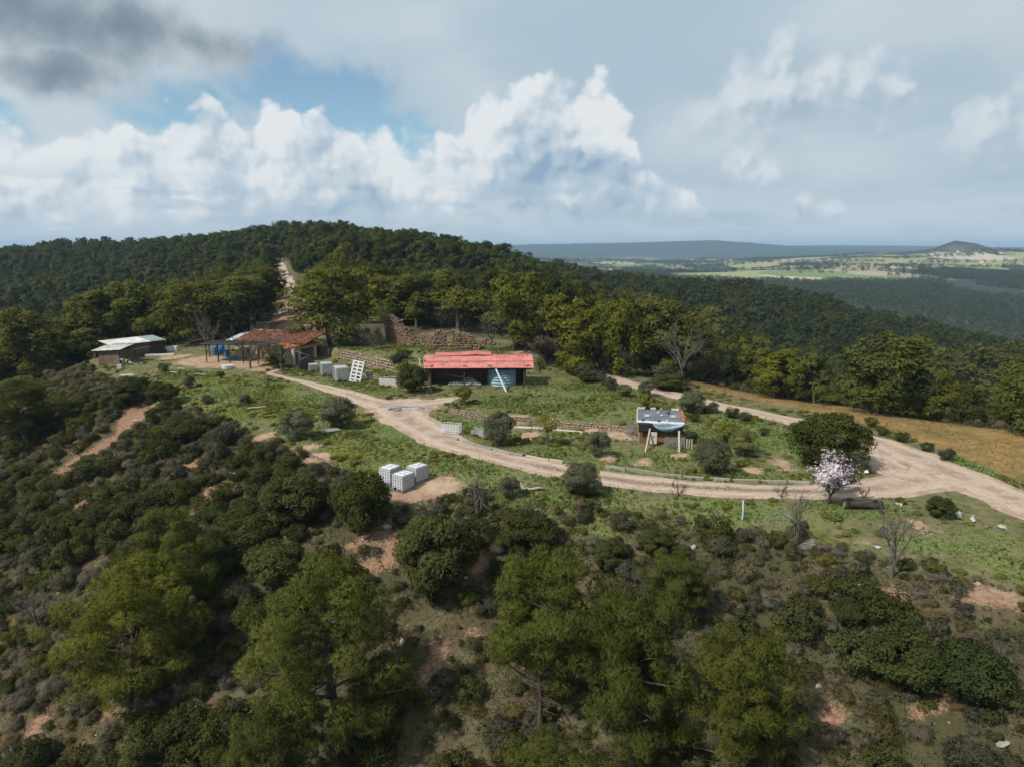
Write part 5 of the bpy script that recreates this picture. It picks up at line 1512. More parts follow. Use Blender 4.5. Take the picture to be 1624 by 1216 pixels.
ruin('rubble_heap', 762, 547, 790, 549, [(0, 1.1), (.5, 1.2), (1, .5)], 'low broken stone wall right of the long ruined wall', 0.5)

# ------------------------------------------------------------------ the open shed with the red sheet roof
def corrugated(w_, l_, pitch=0.18, amp=0.028, n=None):
    """one sheet: x across (width), y up the slope (length)"""
    n = n or max(8, int(w_ / pitch * 6))
    return lambda i, j: (w_ * i, l_ * j, amp * math.sin(2 * math.pi * w_ * i / pitch)), n
f = Frame(682, 613, 833, 614)
shed = f.root('open_shed', 'open-fronted shed with faded red corrugated roof weighted by stones', 'shed')
W_ = f.L; D_ = 4.3; HF, HB = 2.45, 3.35
for s in (0.1, W_ * .36, W_ - .15):
    MB().beam((s, .05, -.2), (s, .05, HF - .06), .16).build('post', MT_DARKWOOD, shed)
    MB().beam((s, D_ - .35, -.2), (s, D_ - .35, HB - .1), .16).build('post', MT_DARKWOOD, shed)
MB().beam((-.9, .05, HF - .06), (W_ + .9, .05, HF - .06), .12, .16).build('front_beam', MT_DARKWOOD, shed)
MB().beam((-.6, D_ - .35, HB - .16), (W_ + .8, D_ - .35, HB - .16), .12, .16).build('rear_beam', MT_DARKWOOD, shed)
for i in range(7):
    s = -.5 + (W_ + 1.0) * i / 6
    MB().beam((s, -.3, HF + .03 - .07), (s, D_ - .2, HB - .01 - .07), .08, .10).build('rafter', MT_DARKWOOD, shed)
MB().box((W_ / 2, D_ - .1, HB / 2 - .25), (W_ + .4, .3, HB - .35)).build('back_wall', MT_MORTAR, shed)
MB().box((-.15, D_ / 2 + .5, HF / 2 - .2), (.25, D_ - 1.2, HF - .2)).build('side_wall', MT_MORTAR, shed)
MB().box((W_ + .05, D_ / 2 + .8, HF / 2 - .2), (.25, D_ - 1.9, HF - .2)).build('side_wall', MT_MORTAR, shed)
sl_ = math.atan2(HB - HF, D_); SLOPE = Matrix.Rotation(sl_, 3, 'X')
def roof_pt(x, yy, dz=0.0): return Vector((x, -.35, HF + .10)) + SLOPE @ Vector((0, yy, dz))
nsh = 12; sw = (W_ + 2.0) / nsh; RL = (D_ + .35) / math.cos(sl_)
for r in range(2):
    for k in range(nsh):
        fn, nn = corrugated(sw + .08, RL / 2 + .14)
        skew = random.uniform(-.05, .05); lift = random.uniform(0, .025)
        mb = MB(); mb.grid(lambda i, j: roof_pt(-1.0 + sw * k + fn(i, j)[0] + skew * j, RL / 2 * r + fn(i, j)[1] + random.uniform(-.0, .0), fn(i, j)[2] + .04 * r + lift + .012 * (k % 2)), nn, 3)
        mb.build('roof_sheet', MT_RED, shed, smooth=True, solid=.008)
for k in range(4):   # loose sheets lying over the back edge
    fn, nn = corrugated(1.9, .95)
    tilt = [.02, .05, .12, .10][k]
    mb = MB(); mb.grid(lambda i, j: roof_pt(.4 + 1.85 * k + fn(i, j)[0], RL - .55 + fn(i, j)[1], .10 + fn(i, j)[2] + tilt * (1 + (i if k < 3 else 1 - i)) + .15 * j), nn, 3)
    mb.build('loose_roof_sheet', MT_RED, shed, smooth=True, solid=.008)
# stones on the roof
for cl, (sx, sy, n) in enumerate([(-.55, .35, 4), (.05, .4, 3), (-.7, 1.6, 2), (-.65, 2.6, 2), (W_ * .36, .5, 3), (W_ * .62, .5, 5), (W_ + .2, .45, 5), (W_ + .1, RL - .6, 1), (W_ * .7, RL - .1, 2)]):
    for i in range(n):
        p = roof_pt(sx + random.uniform(-.35, .35), sy + random.uniform(-.15, .25), .12)
        put_stone('roof_stone', f.world(*p), (.36, .28, .26), MT_STONE2)
        tag(COL.objects[-1], 'dark stone weighing down the red sheet roof', 'stone', 'stones on the red sheet roof')
# ribbed blue cistern inside
cx_, cy_ = W_ * .755, 2.05
f2 = f.world(cx_, cy_)
cis = tag(empty('water_cistern', (f2[0], f2[1], gz(f2[0], f2[1]) - .02), f.rz), 'round ribbed faded-blue cistern under the red roof', 'cistern')
mb = MB(); prof = []
for i in range(37):
    z = 2.05 * i / 36; prof.append((1.86 + .05 * math.cos(i / 36 * 2 * math.pi * 6), z))
nb_ = 40
V = [(r_ * math.cos(2 * math.pi * k / nb_), r_ * math.sin(2 * math.pi * k / nb_), z) for (r_, z) in prof for k in range(nb_)]
F = [(i * nb_ + k, i * nb_ + (k + 1) % nb_, (i + 1) * nb_ + (k + 1) % nb_, (i + 1) * nb_ + k) for i in range(len(prof) - 1) for k in range(nb_)]
mb.add(V, F); mb.build('tank_wall', MT_TANKBLUE, cis, smooth=True)
mb = MB(); mb.tube([(1.9 * math.cos(t), 1.9 * math.sin(t), 2.06) for t in np.linspace(0, 2 * math.pi, 33)], .05, 6, cap=False); mb.build('rim', MT_TANKBLUE, cis, smooth=True)
mb = MB(); mb.grid(lambda i, j: (1.935 * math.cos(-2.05 + 1.0 * i), 1.935 * math.sin(-2.05 + 1.0 * i), 1.52 + .34 * j), 12, 1); mb.build('logo_panel', MT_BLUE, cis, smooth=True, solid=.01)
mb = MB()
for k, hgt in enumerate([.16, .22, .12, .2, .18, .1, .2]):   # faded pale lettering on the band, too worn to read
    a0 = -1.92 + .11 * k
    mb.grid(lambda i, j: (1.957 * math.cos(a0 + .055 * i), 1.957 * math.sin(a0 + .055 * i), 1.60 + hgt * j * .9), 1, 1)
mb.build('faded_lettering', MT_TANKBLUE, cis, solid=.004, kind='stuff')
# pole leaning on the front beam, poles and a heap inside
a = Vector(f.world(W_ * .69, -.22, HF - .02)); px_, py_ = site(803, 622)
pl = tag(empty('leaning_pole', (px_, py_, gz(px_, py_))), 'pale square pole leaning on the front of the red-roofed shed', 'pole')
MB().beam((0, 0, 0), a - Vector((px_, py_, gz(px_, py_))), .15).build('shaft', MT_DIRTYSTEEL, pl)
MB().beam((a - Vector((px_, py_, gz(px_, py_)))) * .985 + Vector((0, 0, .02)), (a - Vector((px_, py_, gz(px_, py_)))) * 1.0 + Vector((0, 0, .02)), .18).build('end_cap', MT_DARKWOOD, pl)
b_ = f.world(1.9, 1.0, 1.55); c_ = f.world(5.6, 1.3, .85)
pi_ = tag(empty('steel_pipe', c_), 'thin grey pipe slanting across the dark inside of the shed', 'pipe')
MB().tube([(0, 0, 0), Vector(b_) - Vector(c_)], .045, 8).build('tube', MT_STEEL, pi_, smooth=True)
MB().beam((.02, 0, -.9), (0, 0, 0), .07).build('prop', MT_DARKWOOD, pi_)
hp = f.world(4.4, 1.6)
hpo = tag(empty('covered_heap', (hp[0], hp[1], gz(hp[0], hp[1])), f.rz), 'grey sheeted heap lying in the shed beside the cistern', 'heap')
mb = MB(); mb.grid(lambda i, j: ((i - .5) * 4.4, (j - .5) * 1.9, max(-.05, (1.05 * math.sin(math.pi * i) ** .8 * math.sin(math.pi * j) ** .7) * (.7 + .3 * math.sin(9 * i + 3 * j)))), 22, 10)
mb.build('sheet', simple_mat('dull_grey_sheet', (.16, .165, .18), (.28, .285, .30), 1.5, bump=.05), hpo, smooth=True, solid=.02)
for (sx, sy, s_) in [(-1.9, -.9, .5), (2.0, -.85, .45)]: put_stone('weight_stone', (sx, sy, .15), s_, MT_ROCK, hpo)

# ------------------------------------------------------------------ tiled farmhouse
def tile_roof(parent, fn, w_, l_, mat, tile_w=.22, tile_l=.42, name='roof'):
    """rows of half-round clay tiles on a sloping plane; fn(x,y,dz) gives the point"""
    deck = MB(); deck.grid(lambda i, j: fn(w_ * i, l_ * j, -.05), 2, 2)
    ro = deck.build(name, mat, parent, solid=.08)
    mb = MB()
    nx = int(w_ / tile_w); ny = int(l_ / tile_l)
    for r in range(ny):
        for k in range(nx):
            if random.random() < .02: continue
            x0 = w_ * k / nx; y0 = l_ * r / ny; tw = w_ / nx; tl = l_ / ny * 1.15
            dz = random.uniform(0, .03); dx = random.uniform(-.02, .02); 
            V = []
            for j in (0, 1):
                for i in range(5):
                    th = math.pi * i / 4
                    V.append(fn(x0 + tw / 2 - math.cos(th) * tw * (.5 - .06 * j) + dx, y0 + tl * j, math.sin(th) * .085 * (1 - .15 * j) + dz + .03 * (1 - j)))
            mb.add(V, [(i, i + 1, i + 6, i + 5) for i in range(4)])
    t = mb.build('tiles', mat, ro, smooth=True, kind='stuff')
    at = t.data.attributes.new('tint', 'FLOAT', 'POINT'); at.data.foreach_set('value', np.repeat(np.random.default_rng(3).random(len(t.data.vertices) // 10), 10).astype(np.float32))
    return ro
f = Frame(374, 567, 456, 572)
house = f.root('farmhouse', 'low farmhouse with red clay tile roof, stone walls and orange door', 'house')
W_ = f.L; D_ = 5.4; H1, H2 = 2.75, 3.75
def wall_box(x0, x1, y0, y1, z0, z1, name, mat, parent):
    return MB().box(((x0 + x1) / 2, (y0 + y1) / 2, (z0 + z1) / 2), (x1 - x0, y1 - y0, z1 - z0)).build(name, mat, parent, bevel=.03)
dx0, dx1 = W_ * .44, W_ * .44 + 1.15
wall_box(0, dx0, 0, .45, -.4, H1 - .1, 'wall', MT_PLASTER, house)
wall_box(dx1, W_, 0, .45, -.4, H1 - .1, 'wall', MT_PLASTER, house)
wall_box(dx0 + .003, dx1 - .003, .02, .43, 2.15, H1 - .1, 'lintel_wall', MT_PLASTER, house)
wall_box(0, .45, .453, D_, -.4, H1 - .05, 'wall', MT_PLASTER, house)
wall_box(W_ - .45, W_, .453, D_, -.4, H1 - .05, 'wall', MT_PLASTER, house)
wall_box(.453, W_ - .453, D_ - .45, D_, -.4, H2 - .2, 'wall', MT_PLASTER, house)
dr = MB().box((dx0 + .28, .30, 1.0), (.52, .06, 2.1)).build('door', MT_ORANGE, house)
MB().box((dx0 + .45, .25, 1.0), (.04, .05, .14)).build('handle', MT_STEEL, dr)
MB().box((dx1 - .1, .08, 1.0), (.18, .14, 2.14)).build('door_jamb', MT_ORANGE, house)
MB().box((dx0 + .6, -.02, 2.2), (1.5, .12, .14)).build('door_lintel', MT_DARKWOOD, house)
for i in range(26):   # rough stones showing in the front wall
    x = random.uniform(.3, dx0 - .4)
    put_stone('stone', (x, .02, random.uniform(.2, 2.2)), (random.uniform(.3, .55), .22, random.uniform(.22, .34)), MT_STONE, house, random.uniform(-.1, .1))
win = MB().box((dx0 * .55, -.015, 1.25), (.62, .05, .72)).build('window', MT_DARKWOOD, house)
MB().box((dx0 * .55, -.05, .86), (.8, .16, .07)).build('sill', MT_CONC, win)
sl_ = math.atan2(H2 - H1, D_); RS = Matrix.Rotation(sl_, 3, 'X')
fnm = lambda x, y, dz: Vector((-.25 + x, -.45, H1 - .02)) + RS @ Vector((0, y, dz))
tile_roof(house, fnm, W_ + .5 + 3.2, (D_ + .9) / math.cos(sl_), MT_TILE)
fl = lambda x, y, dz: Vector((-2.6 + x, .4, H1 + .05 - (1 - x / 2.3) * .35)) + RS @ Vector((0, y, dz))
for k in range(2):
    mb = MB(); mb.grid(lambda i, j: fl(1.12 * k + 1.2 * i, 4.6 * j, .03 * math.sin(2 * math.pi * i * 7) + .03 * k), 36, 3); mb.build('metal_sheet', MT_TINBLUE, house, smooth=True, solid=.008)
for (x, y) in [(.2, 5.9), (1.4, 6.0), (3.4, 5.9), (4.5, 6.1)]:
    put_stone('ridge_stone', tuple(fnm(x, y, .12)), (.7, .4, .3), MT_ROCK, house)
MB().beam((-2.5, .5, -.1), (-2.5, .5, H1 - .35), .12).build('post', MT_DARKWOOD, house)
# lean-to wing on the right
w2 = Frame(452, 580, 503, 566)
wing = w2.root('house_wing', 'lean-to wing of the farmhouse with bright orange tiles and dark openings', 'house')
WL = w2.L; WD = 3.6
for k, (x0, x1) in enumerate([(0, 1.5), (3.1, 3.7), (WL - .7, WL)]):
    wall_box(x0, x1, 0, .35, -.4, 2.0, 'wall', MT_PLASTER, wing)
wall_box(0, WL, .02, .33, 2.003, 2.45, 'beam_wall', MT_PLASTER, wing)
wall_box(0, .35, .353, WD, -.4, 2.45, 'wall', MT_PLASTER, wing)
wall_box(WL - .35, WL, .353, WD, -.4, 2.6, 'wall', MT_PLASTER, wing)
wall_box(0, WL, WD, WD + .35, -.4, 3.0, 'wall', MT_MORTAR, wing)
MB().box((2.3, .2, .95), (1.5, .06, 2.0)).build('door', MT_WOOD, wing)
s2 = math.atan2(.55, WD); R2 = Matrix.Rotation(s2, 3, 'X')
tile_roof(wing, lambda x, y, dz: Vector((-.3 + x, -.4, 2.52)) + R2 @ Vector((0, y, dz)), WL + .7, WD * .75, MT_TILE2)
mb = MB(); mb.box((0, 0, 1.2), (.38, .38, 2.4)); pil = at_site('stone_pillar', 466, 579, 'white plastered square pillar in front of the farmhouse wing', 'pillar', w2.rz)
mb.build('shaft', MT_PALECONC, pil, bevel=.02); MB().box((0, 0, 2.43), (.46, .46, .07)).build('cap', MT_CONC, pil)
px_, py_ = site(489, 573)
po = tag(empty('pale_pipe', (px_, py_, gz(px_, py_))), 'thin pale pipe running from the pillar down to the black tank', 'pipe')
pv_ = Vector((pil.location.x, pil.location.y, pil.location.z + 2.2)) - Vector(po.location)
MB().tube([(0, 0, 1.0), pv_ * .5 + Vector((0, 0, .45)), pv_], .05, 8).build('tube', MT_DIRTYSTEEL, po, smooth=True)
MB().tube([(0, 0, 0), (0, 0, 1.02)], .05, 8).build('stand', MT_DIRTYSTEEL, po)

# pergola with dark mesh
pg0 = Vector(site(326, 575)); pg1 = Vector(site(412, 578)); dpg = pg1 - pg0
pr = tag(empty('pergola', (pg0.x, pg0.y, gz(*pg0)), math.atan2(dpg.y, dpg.x)), 'dark post pergola roofed with black mesh in front of the farmhouse', 'pergola')
PL = dpg.length; PH = 2.75
for t in (0.02, .24, .46, .70, .97):
    MB().beam((PL * t, random.uniform(-.1, .1), -.2), (PL * t + random.uniform(-.08, .08), 0, PH), .13).build('post', MT_DARKWOOD, pr)
for t in (.02, .5, .97):
    MB().beam((PL * t, 3.4, -.2), (PL * t, 3.4, PH + .15), .12).build('post', MT_DARKWOOD, pr)
MB().beam((-.6, 0, PH), (PL + .3, 0, PH), .09).build('front_rail', MT_DARKWOOD, pr)
MB().beam((-.6, 3.4, PH + .16), (PL + .3, 3.4, PH + .16), .09).build('rear_rail', MT_DARKWOOD, pr)
for t in np.linspace(.03, .95, 8): MB().beam((PL * t, -.3, PH + .09), (PL * t, 3.7, PH + .24), .06).build('cross_bar', MT_DARKWOOD, pr)
mb = MB(); mb.grid(lambda i, j: (-.7 + (PL * .62) * i, -.3 + 3.9 * j, PH + .17 + .1 * j - .08 * math.sin(math.pi * 4 * i) ** 2), 24, 6); mb.build('shade_mesh', MT_BLACK, pr, smooth=True, solid=.02)
# roof-level things behind the house
def round_tank(name, u, v, r_, h_, mat, label, cat, base=0.0, lid=True):
    e = at_site(name, u, v, label, cat, dz=base)
    mb = MB(); mb.tube([(0, 0, 0), (0, 0, h_ * .04), (0, 0, h_ * .3), (0, 0, h_ * .34), (0, 0, h_ * .63), (0, 0, h_ * .67), (0, 0, h_ * .95), (0, 0, h_)], [r_ * .96, r_, r_, r_ * 1.04, r_ * 1.04, r_, r_, r_ * .93], 24)
    b = mb.build('barrel', mat, e, smooth=False)
    if lid:
        MB().tube([(0, 0, h_ + .004), (0, 0, h_ + .06)], [r_ * .8, r_ * .76], 20).build('lid', mat, e)
    return e
round_tank('water_tank', 421, 527, 1.15, 1.5, MT_BLACK, 'wide black water tank standing behind the tiled roof', 'tank', base=2.0)
st_ = at_site('tank_stand', 421, 527.3, 'dark stone stand carrying the black water tank behind the roof', 'stand')
MB().box((0, 0, .95), (2.5, 2.4, 2.08)).build('plinth', MT_MORTAR, st_, bevel=.05); MB().box((0, 0, 1.98), (2.7, 2.6, .03)).build('slab', MT_CONC, st_)
ch = at_site('white_chimney', 402, 527, 'white square chimney block rising behind the tiled roof', 'chimney')
MB().box((0, 0, 1.6), (1.0, .8, 3.6)).build('stack', MT_PALECONC, ch, bevel=.03); MB().box((0, 0, 3.45), (1.12, .92, .1)).build('cap', MT_CONC, ch)
for (u, v, l) in [(341, 562, 'blue barrel under the left of the pergola'), (360, 566, 'tall bright blue barrel in the middle of the yard'), (352, 560, 'dark blue barrel behind the tall blue barrel')]:
    round_tank('blue_barrel', u, v, .42, 1.15, MT_BLUE, l, 'barrel', lid=True)
round_tank('teal_tub', 371, 570, .5, .55, simple_mat('teal_plastic', (.02, .22, .30), (.04, .30, .38)), 'short teal tub beside the tall blue barrel', 'tub', lid=False)
tb = at_site('white_tub', 361, 584, 'low white oval tub on the grass before the yard', 'tub')
mb = MB(); mb.tube([(0, 0, 0), (0, 0, .42), (0, 0, .46)], [.78, .86, .90], 24); mb.build('shell', MT_WHITE, tb); MB().tube([(0, 0, .465), (0, 0, .475)], [.74, .74], 20).build('inside', MT_OLDWHITE, tb)
# black tank on its side by the path
bt = at_site('black_tank', 487, 586, 'big black round tank lying on its side beside the weathered white tanks', 'tank', w2.rz + .5)
mb = MB(); mb.tube([(-.75, 0, .95), (-.68, 0, .95), (-.2, 0, .95), (.2, 0, .95), (.68, 0, .95), (.75, 0, .95)], [.8, .95, .98, .98, .95, .8], 28); mb.build('barrel', MT_BLACK, bt)
MB().tube([(-.85, 0, .95), (-.752, 0, .95)], [.28, .3], 16).build('lid', MT_BLACK, bt)

# ------------------------------------------------------------------ plank hut on the valley edge
f = Frame(158, 577, 190, 577)
hut = f.root('plank_hut', 'small plank hut with low pale tin roof on the valley edge', 'hut')
W_ = f.L
nb2 = 12
for k in range(nb2):
    MB().box((W_ * (k + .5) / nb2, 0, .85), (W_ / nb2 - .015, .05, 2.5 + random.uniform(-.05, .05))).build('plank', MT_WOOD, hut)
for s in (0, W_):
    MB().beam((s, .05, -1.0), (s, .05, 2.1), .14).build('post', MT_DARKWOOD, hut)
    for k in range(6): MB().box((s, .38 + .52 * k, .85), (.05, .50, 2.5)).build('plank', MT_WOOD, hut)
MB().box((W_ / 2, .02, 1.55), (.4, .075, .3)).build('window', MT_BLACK, hut)
for k in range(4):
    fn, nn = corrugated((W_ + 1.3) / 4 + .06, 3.9)
    mb = MB(); mb.grid(lambda i, j: (-.75 + (W_ + 1.3) / 4 * k + fn(i, j)[0], -.6 + 3.9 * j, 2.1 + .2 * (k / 3) + .55 * j + fn(i, j)[2] + .01 * k), nn, 3); mb.build('roof_sheet', MT_TIN, hut, smooth=True, solid=.01)
f = Frame(186, 571, 262, 559)
hut2 = f.root('long_barn', 'long dark plank barn with bright tin roof behind the small plank hut', 'barn')
W_ = f.L; nb2 = 26
for k in range(nb2):
    if 3 <= k <= 6: continue
    MB().box((W_ * (k + .5) / nb2, 0, .9), (W_ / nb2 - .02, .05, 2.8 + random.uniform(-.08, .04))).build('plank', MT_WOOD if k < 17 else MT_DARKWOOD, hut2)
for s in np.linspace(0, W_, 5): MB().beam((s, .07, -.6), (s, .07, 2.35), .14).build('post', MT_DARKWOOD, hut2)
MB().box((W_ / 2, 3.6, .9), (W_, .1, 3.2)).build('rear_wall', MT_DARKWOOD, hut2)
MB().box((0, 1.8, .9), (.08, 3.4, 2.9)).build('end_wall', MT_DARKWOOD, hut2); MB().box((W_, 1.8, .9), (.08, 3.4, 2.9)).build('end_wall', MT_DARKWOOD, hut2)
for k in range(7):
    fn, nn = corrugated((W_ + 1.0) / 7 + .06, 4.4)
    mb = MB(); mb.grid(lambda i, j: (-.9 + (W_ + 1.0) / 7 * k + fn(i, j)[0], -.5 + 4.4 * j, 2.35 + .5 * j + fn(i, j)[2] + .012 * k), nn, 3)
    mb.build('roof_sheet', MT_TIN if k < 5 else MT_GREENWIRE, hut2, smooth=True, solid=.01)
MB().beam((W_ * .15, -1.6, 1.55), (W_ * .6, -1.4, 1.75), .08).build('rail', MT_GREYWOOD, hut2); MB().beam((W_ * .15, -1.6, -.3), (W_ * .15, -1.6, 1.55), .08).build('rail_post', MT_GREYWOOD, hut2)
def slab(name, u, v, size, rz, mat, label, cat, tilt=0.0, dz=0.0, group=None):
    e = at_site(name, u, v, label, cat, rz, group, dz)
    M = Matrix.Rotation(tilt, 3, 'X')
    MB().box((0, 0, size[2] / 2 + abs(math.sin(tilt)) * size[1] / 2), size, M=M).build('board', mat, e, bevel=.02)
    return e
sb = slab('concrete_slab', 254, 565, (4.6, .9, .35), .12, MT_PALECONC, 'long pale concrete slab beside the plank barn', 'slab')
wb = slab('white_box', 274, 557, (1.5, .8, .75), .1, MT_WHITE, 'white plastic box at the end of the concrete slab', 'box')
MB().box((0, 0, .79), (1.56, .86, .06)).build('lid', MT_WHITE, wb)
slab('white_block', 190, 586, (.6, .5, .75), .2, MT_PALECONC, 'small white block below the rubbish heap', 'block')
rh = at_site('rubble_pile', 196, 578, 'heap of grey boards and rubble in front of the plank barn', 'rubble')
for i in range(16):
    a_ = random.uniform(0, 6.28); r_ = random.uniform(.1, 1.3)
    p = (math.cos(a_) * r_, math.sin(a_) * r_ * .7, .1 + .9 * (1 - r_ / 1.4))
    if i % 3: put_stone('chunk', p, random.uniform(.35, .7), MT_CONC, rh)
    else: MB().beam(p, (p[0] + random.uniform(-.9, .9), p[1] + random.uniform(-.5, .5), p[2] + random.uniform(-.2, .3)), .22, .05).build('broken_board', MT_GREYWOOD, rh)
for (u, v) in [(190, 596), (205, 594)]: pass
slab('pale_slab', 202, 596, (1.8, .7, .2), .2, MT_PALECONC, 'pale slab on the grass under the rubbish heap', 'slab')
for i, (u, v, l) in enumerate([(262, 588, 1.8), (276, 592, 1.5), (318, 595, 2.2), (288, 586, 1.4)]):
    e = at_site('garden_board', u, v, 'pale board lying in the weedy garden below the slab', 'board', -.6 + .1 * i, 'boards in the garden')
    MB().box((0, 0, .16), (l, .22, .07)).build('board', MT_PALEWOOD, e)

# ------------------------------------------------------------------ caged water containers
def ibc(name, u, v, rz, label, fresh=True, s=1.0, sh=1.0, group=None, tilt=0.0):
    e = at_site(name, u, v, label, 'tank', rz, group)
    e.scale = (s, s, s * sh); e.rotation_euler = (tilt, 0, rz)
    body = MT_WHITE if fresh else MT_OLDWHITE
    mb = MB(); mb.box((0, 0, .64), (.98, 1.16, .98)); b = mb.build('container', body, e, bevel=.07)
    MB().tube([(0, 0, 1.131), (0, 0, 1.17)], [.14, .13], 16).build('lid', body, b)
    mb = MB()
    for x in (-.42, 0, .42): mb.box((x, 0, .08), (.14, 1.18, .13))
    for y in (-.54, 0, .54): mb.box((0, y, .012), (1.0, .12, .02))
    mb.build('pallet', MT_STEEL if fresh else MT_GREYWOOD, e)
    mb = MB(); X, Y = .515, .605
    for z in (.16, .36, .56, .76, .96, 1.14):
        mb.tube([(-X, -Y, z), (X, -Y, z)], .014, 5); mb.tube([(X, -Y, z), (X, Y, z)], .014, 5); mb.tube([(X, Y, z), (-X, Y, z)], .014, 5); mb.tube([(-X, Y, z), (-X, -Y, z)], .014, 5)
    for k in range(6):
        x = -X + 2 * X * k / 5
        for y in (-Y, Y): mb.tube([(x, y, .1), (x, y, 1.16)], .014, 5)
    for k in range(1, 7):
        y = -Y + 2 * Y * k / 7
        for x in (-X, X): mb.tube([(x, y, .1), (x, y, 1.16)], .014, 5)
    for y in (-.2, .2): mb.tube([(-X, y, 1.165), (X, y, 1.165)], .012, 5)
    mb.build('cage', MT_STEEL, e, kind='stuff')
    MB().tube([(-.14, -.60, .22), (-.14, -.70, .22)], [.07, .05], 10).build('valve', MT_BLACK, e)
    return e
G3 = 'three caged tanks on the bank'
ibc('caged_tank', 640, 775, math.radians(-36), 'white caged water tank with a black valve, foremost of the three on the bank', s=1.12)
ibc('caged_tank', 619, 764, math.radians(-30), 'white caged water tank standing behind-left of the tank with the valve', s=1.12)
ibc('caged_tank', 662, 762, math.radians(-38), 'yellowed white caged water tank right of the tank with the valve', fresh=True, s=1.12)
ibc('caged_tank', 541, 604, math.radians(24), 'dirty white caged tank beside the leaning perforated slab', fresh=False, s=1.75)
ibc('caged_tank', 518, 595, math.radians(20), 'dirty white caged tank in the middle of the row by the footpath', fresh=False, s=1.6)
ibc('caged_tank', 497, 588, math.radians(16), 'low dirty white caged tank next to the black tank', fresh=False, s=1.3, sh=.7)
# perforated slab leaning on the last tank
e = at_site('perforated_slab', 562, 606, 'white perforated slab with two rows of holes leaning on a dirty caged tank', 'panel', math.radians(10))
M = Matrix.Rotation(math.radians(62), 3, 'X') @ Matrix.Rotation(math.radians(-4), 3, 'Z')
mb = MB(); Wp, Hp, nh = 1.5, 2.95, 6
Mt = Matrix.Rotation(math.radians(14), 3, 'Y') @ Matrix.Rotation(math.radians(66), 3, 'X')
def bar(x0, x1, y0, y1): mb.box(Mt @ Vector(((x0 + x1) / 2, (y0 + y1) / 2, 0)), (x1 - x0, y1 - y0, .09), M=Mt)
for x0, x1 in ((-.75, -.56), (-.1, .1), (.56, .75)): bar(x0, x1, 0, Hp)
for k in range(nh + 1):
    y0 = Hp * k / nh - (.0 if k == 0 else .13 if k < nh else .2); 
    for x0, x1 in ((-.56, -.1), (.1, .56)): bar(x0 + .001, x1 - .001, y0 + .002, y0 + .2)
mb.build('panel', MT_WHITE, e)
for i, (u, v, w_) in enumerate([(609, 611, 1.3), (622, 612, 1.3)]):
    e = at_site('white_slab', u, v, 'white upright slab half hidden by grass left of the dark bush', 'slab', math.radians(-6), 'pair of white slabs')
    MB().box((0, 0, .42), (w_, .10, .95)).build('board', MT_PALECONC, e, bevel=.015)
slab('stone_block', 586, 600, (1.0, .7, 1.0), .3, MT_STONE, 'square stone block beside the perforated slab', 'block')
e = at_site('white_ladder', 672, 600, 'white metal ladder frame leaning at the left end of the red shed', 'ladder', .3)
for x in (-.28, .28): MB().beam((x, 0, 0), (x - .1, .9, 2.6), .09).build('rail', MT_WHITE, e)
for k in range(6): MB().beam((-.28 - .017 * k, .15 * k + .08, .42 * k + .25), (.28 - .017 * k, .15 * k + .08, .42 * k + .25), .05).build('rung', MT_WHITE, e)

# ------------------------------------------------------------------ tarpaulin hut on the low terrace
f = Frame(1014, 702, 1080, 706)
th = f.root('tarpaulin_hut', 'small board hut roofed with a grey tarpaulin weighted by blocks', 'hut')
W_ = f.L; D_ = 3.4; H1, H2 = 2.0, 2.35
nb2 = 16
for k in range(nb2): MB().box((W_ * (k + .5) / nb2, .05, .95), (W_ / nb2 - .012, .05, 2.0)).build('plank', MT_ORANGE, th)
for k in range(12):
    for s in (0, W_): MB().box((s, .12 + D_ * (k + .5) / 12, 1.0), (.05, D_ / 12 - .012, 2.1)).build('plank', MT_ORANGE, th)
MB().box((W_ / 2, D_ + .1, 1.0), (W_, .06, 2.4)).build('rear_wall', MT_WOOD, th)
MB().box((-.06, .0, 1.0), (.10, .10, 2.1)).build('corner_post', MT_PALEWOOD, th); MB().box((W_ + .06, .0, 1.0), (.10, .10, 2.1)).build('corner_post', MT_PALEWOOD, th)
def rp(i, j, z=0): return (-.25 + (W_ + .5) * i, -.35 + (D_ + .7) * j, H1 + .08 + (H2 - H1) * j + z)
mb = MB(); mb.grid(lambda i, j: rp(i, .14 + .86 * j, .025 * math.sin(9 * i + 4 * j) + .02 * math.sin(17 * j)), 24, 16); mb.build('roof_sheet', MT_TARP, th, smooth=True, solid=.03)
mb = MB(); mb.grid(lambda i, j: rp(i, .15 * j, .03 + .02 * math.sin(13 * i)), 24, 4); mb.build('front_band', MT_WHITETARP, th, smooth=True, solid=.03)
mb = MB(); mb.grid(lambda i, j: (-.1 + (W_ + .2) * i, -.36 - .03 * math.sin(12 * i), H1 + .06 - .88 * j), 24, 6); mb.build('black_curtain', MT_BLACK, th, smooth=True, solid=.02)
def swag(i, j):
    drop = .06 + .72 * math.sin(math.pi * min(1, i ** .8)) ** .75
    return (W_ * .30 + W_ * .74 * i, -.44 - .10 * math.sin(math.pi * j) - .04 * math.sin(10 * j + 3 * i), H1 + .10 - drop * j)
mb = MB(); mb.grid(swag, 22, 10); mb.build('draped_sheet', MT_BLUETARP, th, smooth=True, solid=.02)
MB().beam((-.28, -.36, H1 + .05), (-.28, D_ + .3, H2 + .1), .12).build('roof_edge', MT_PALEWOOD, th)
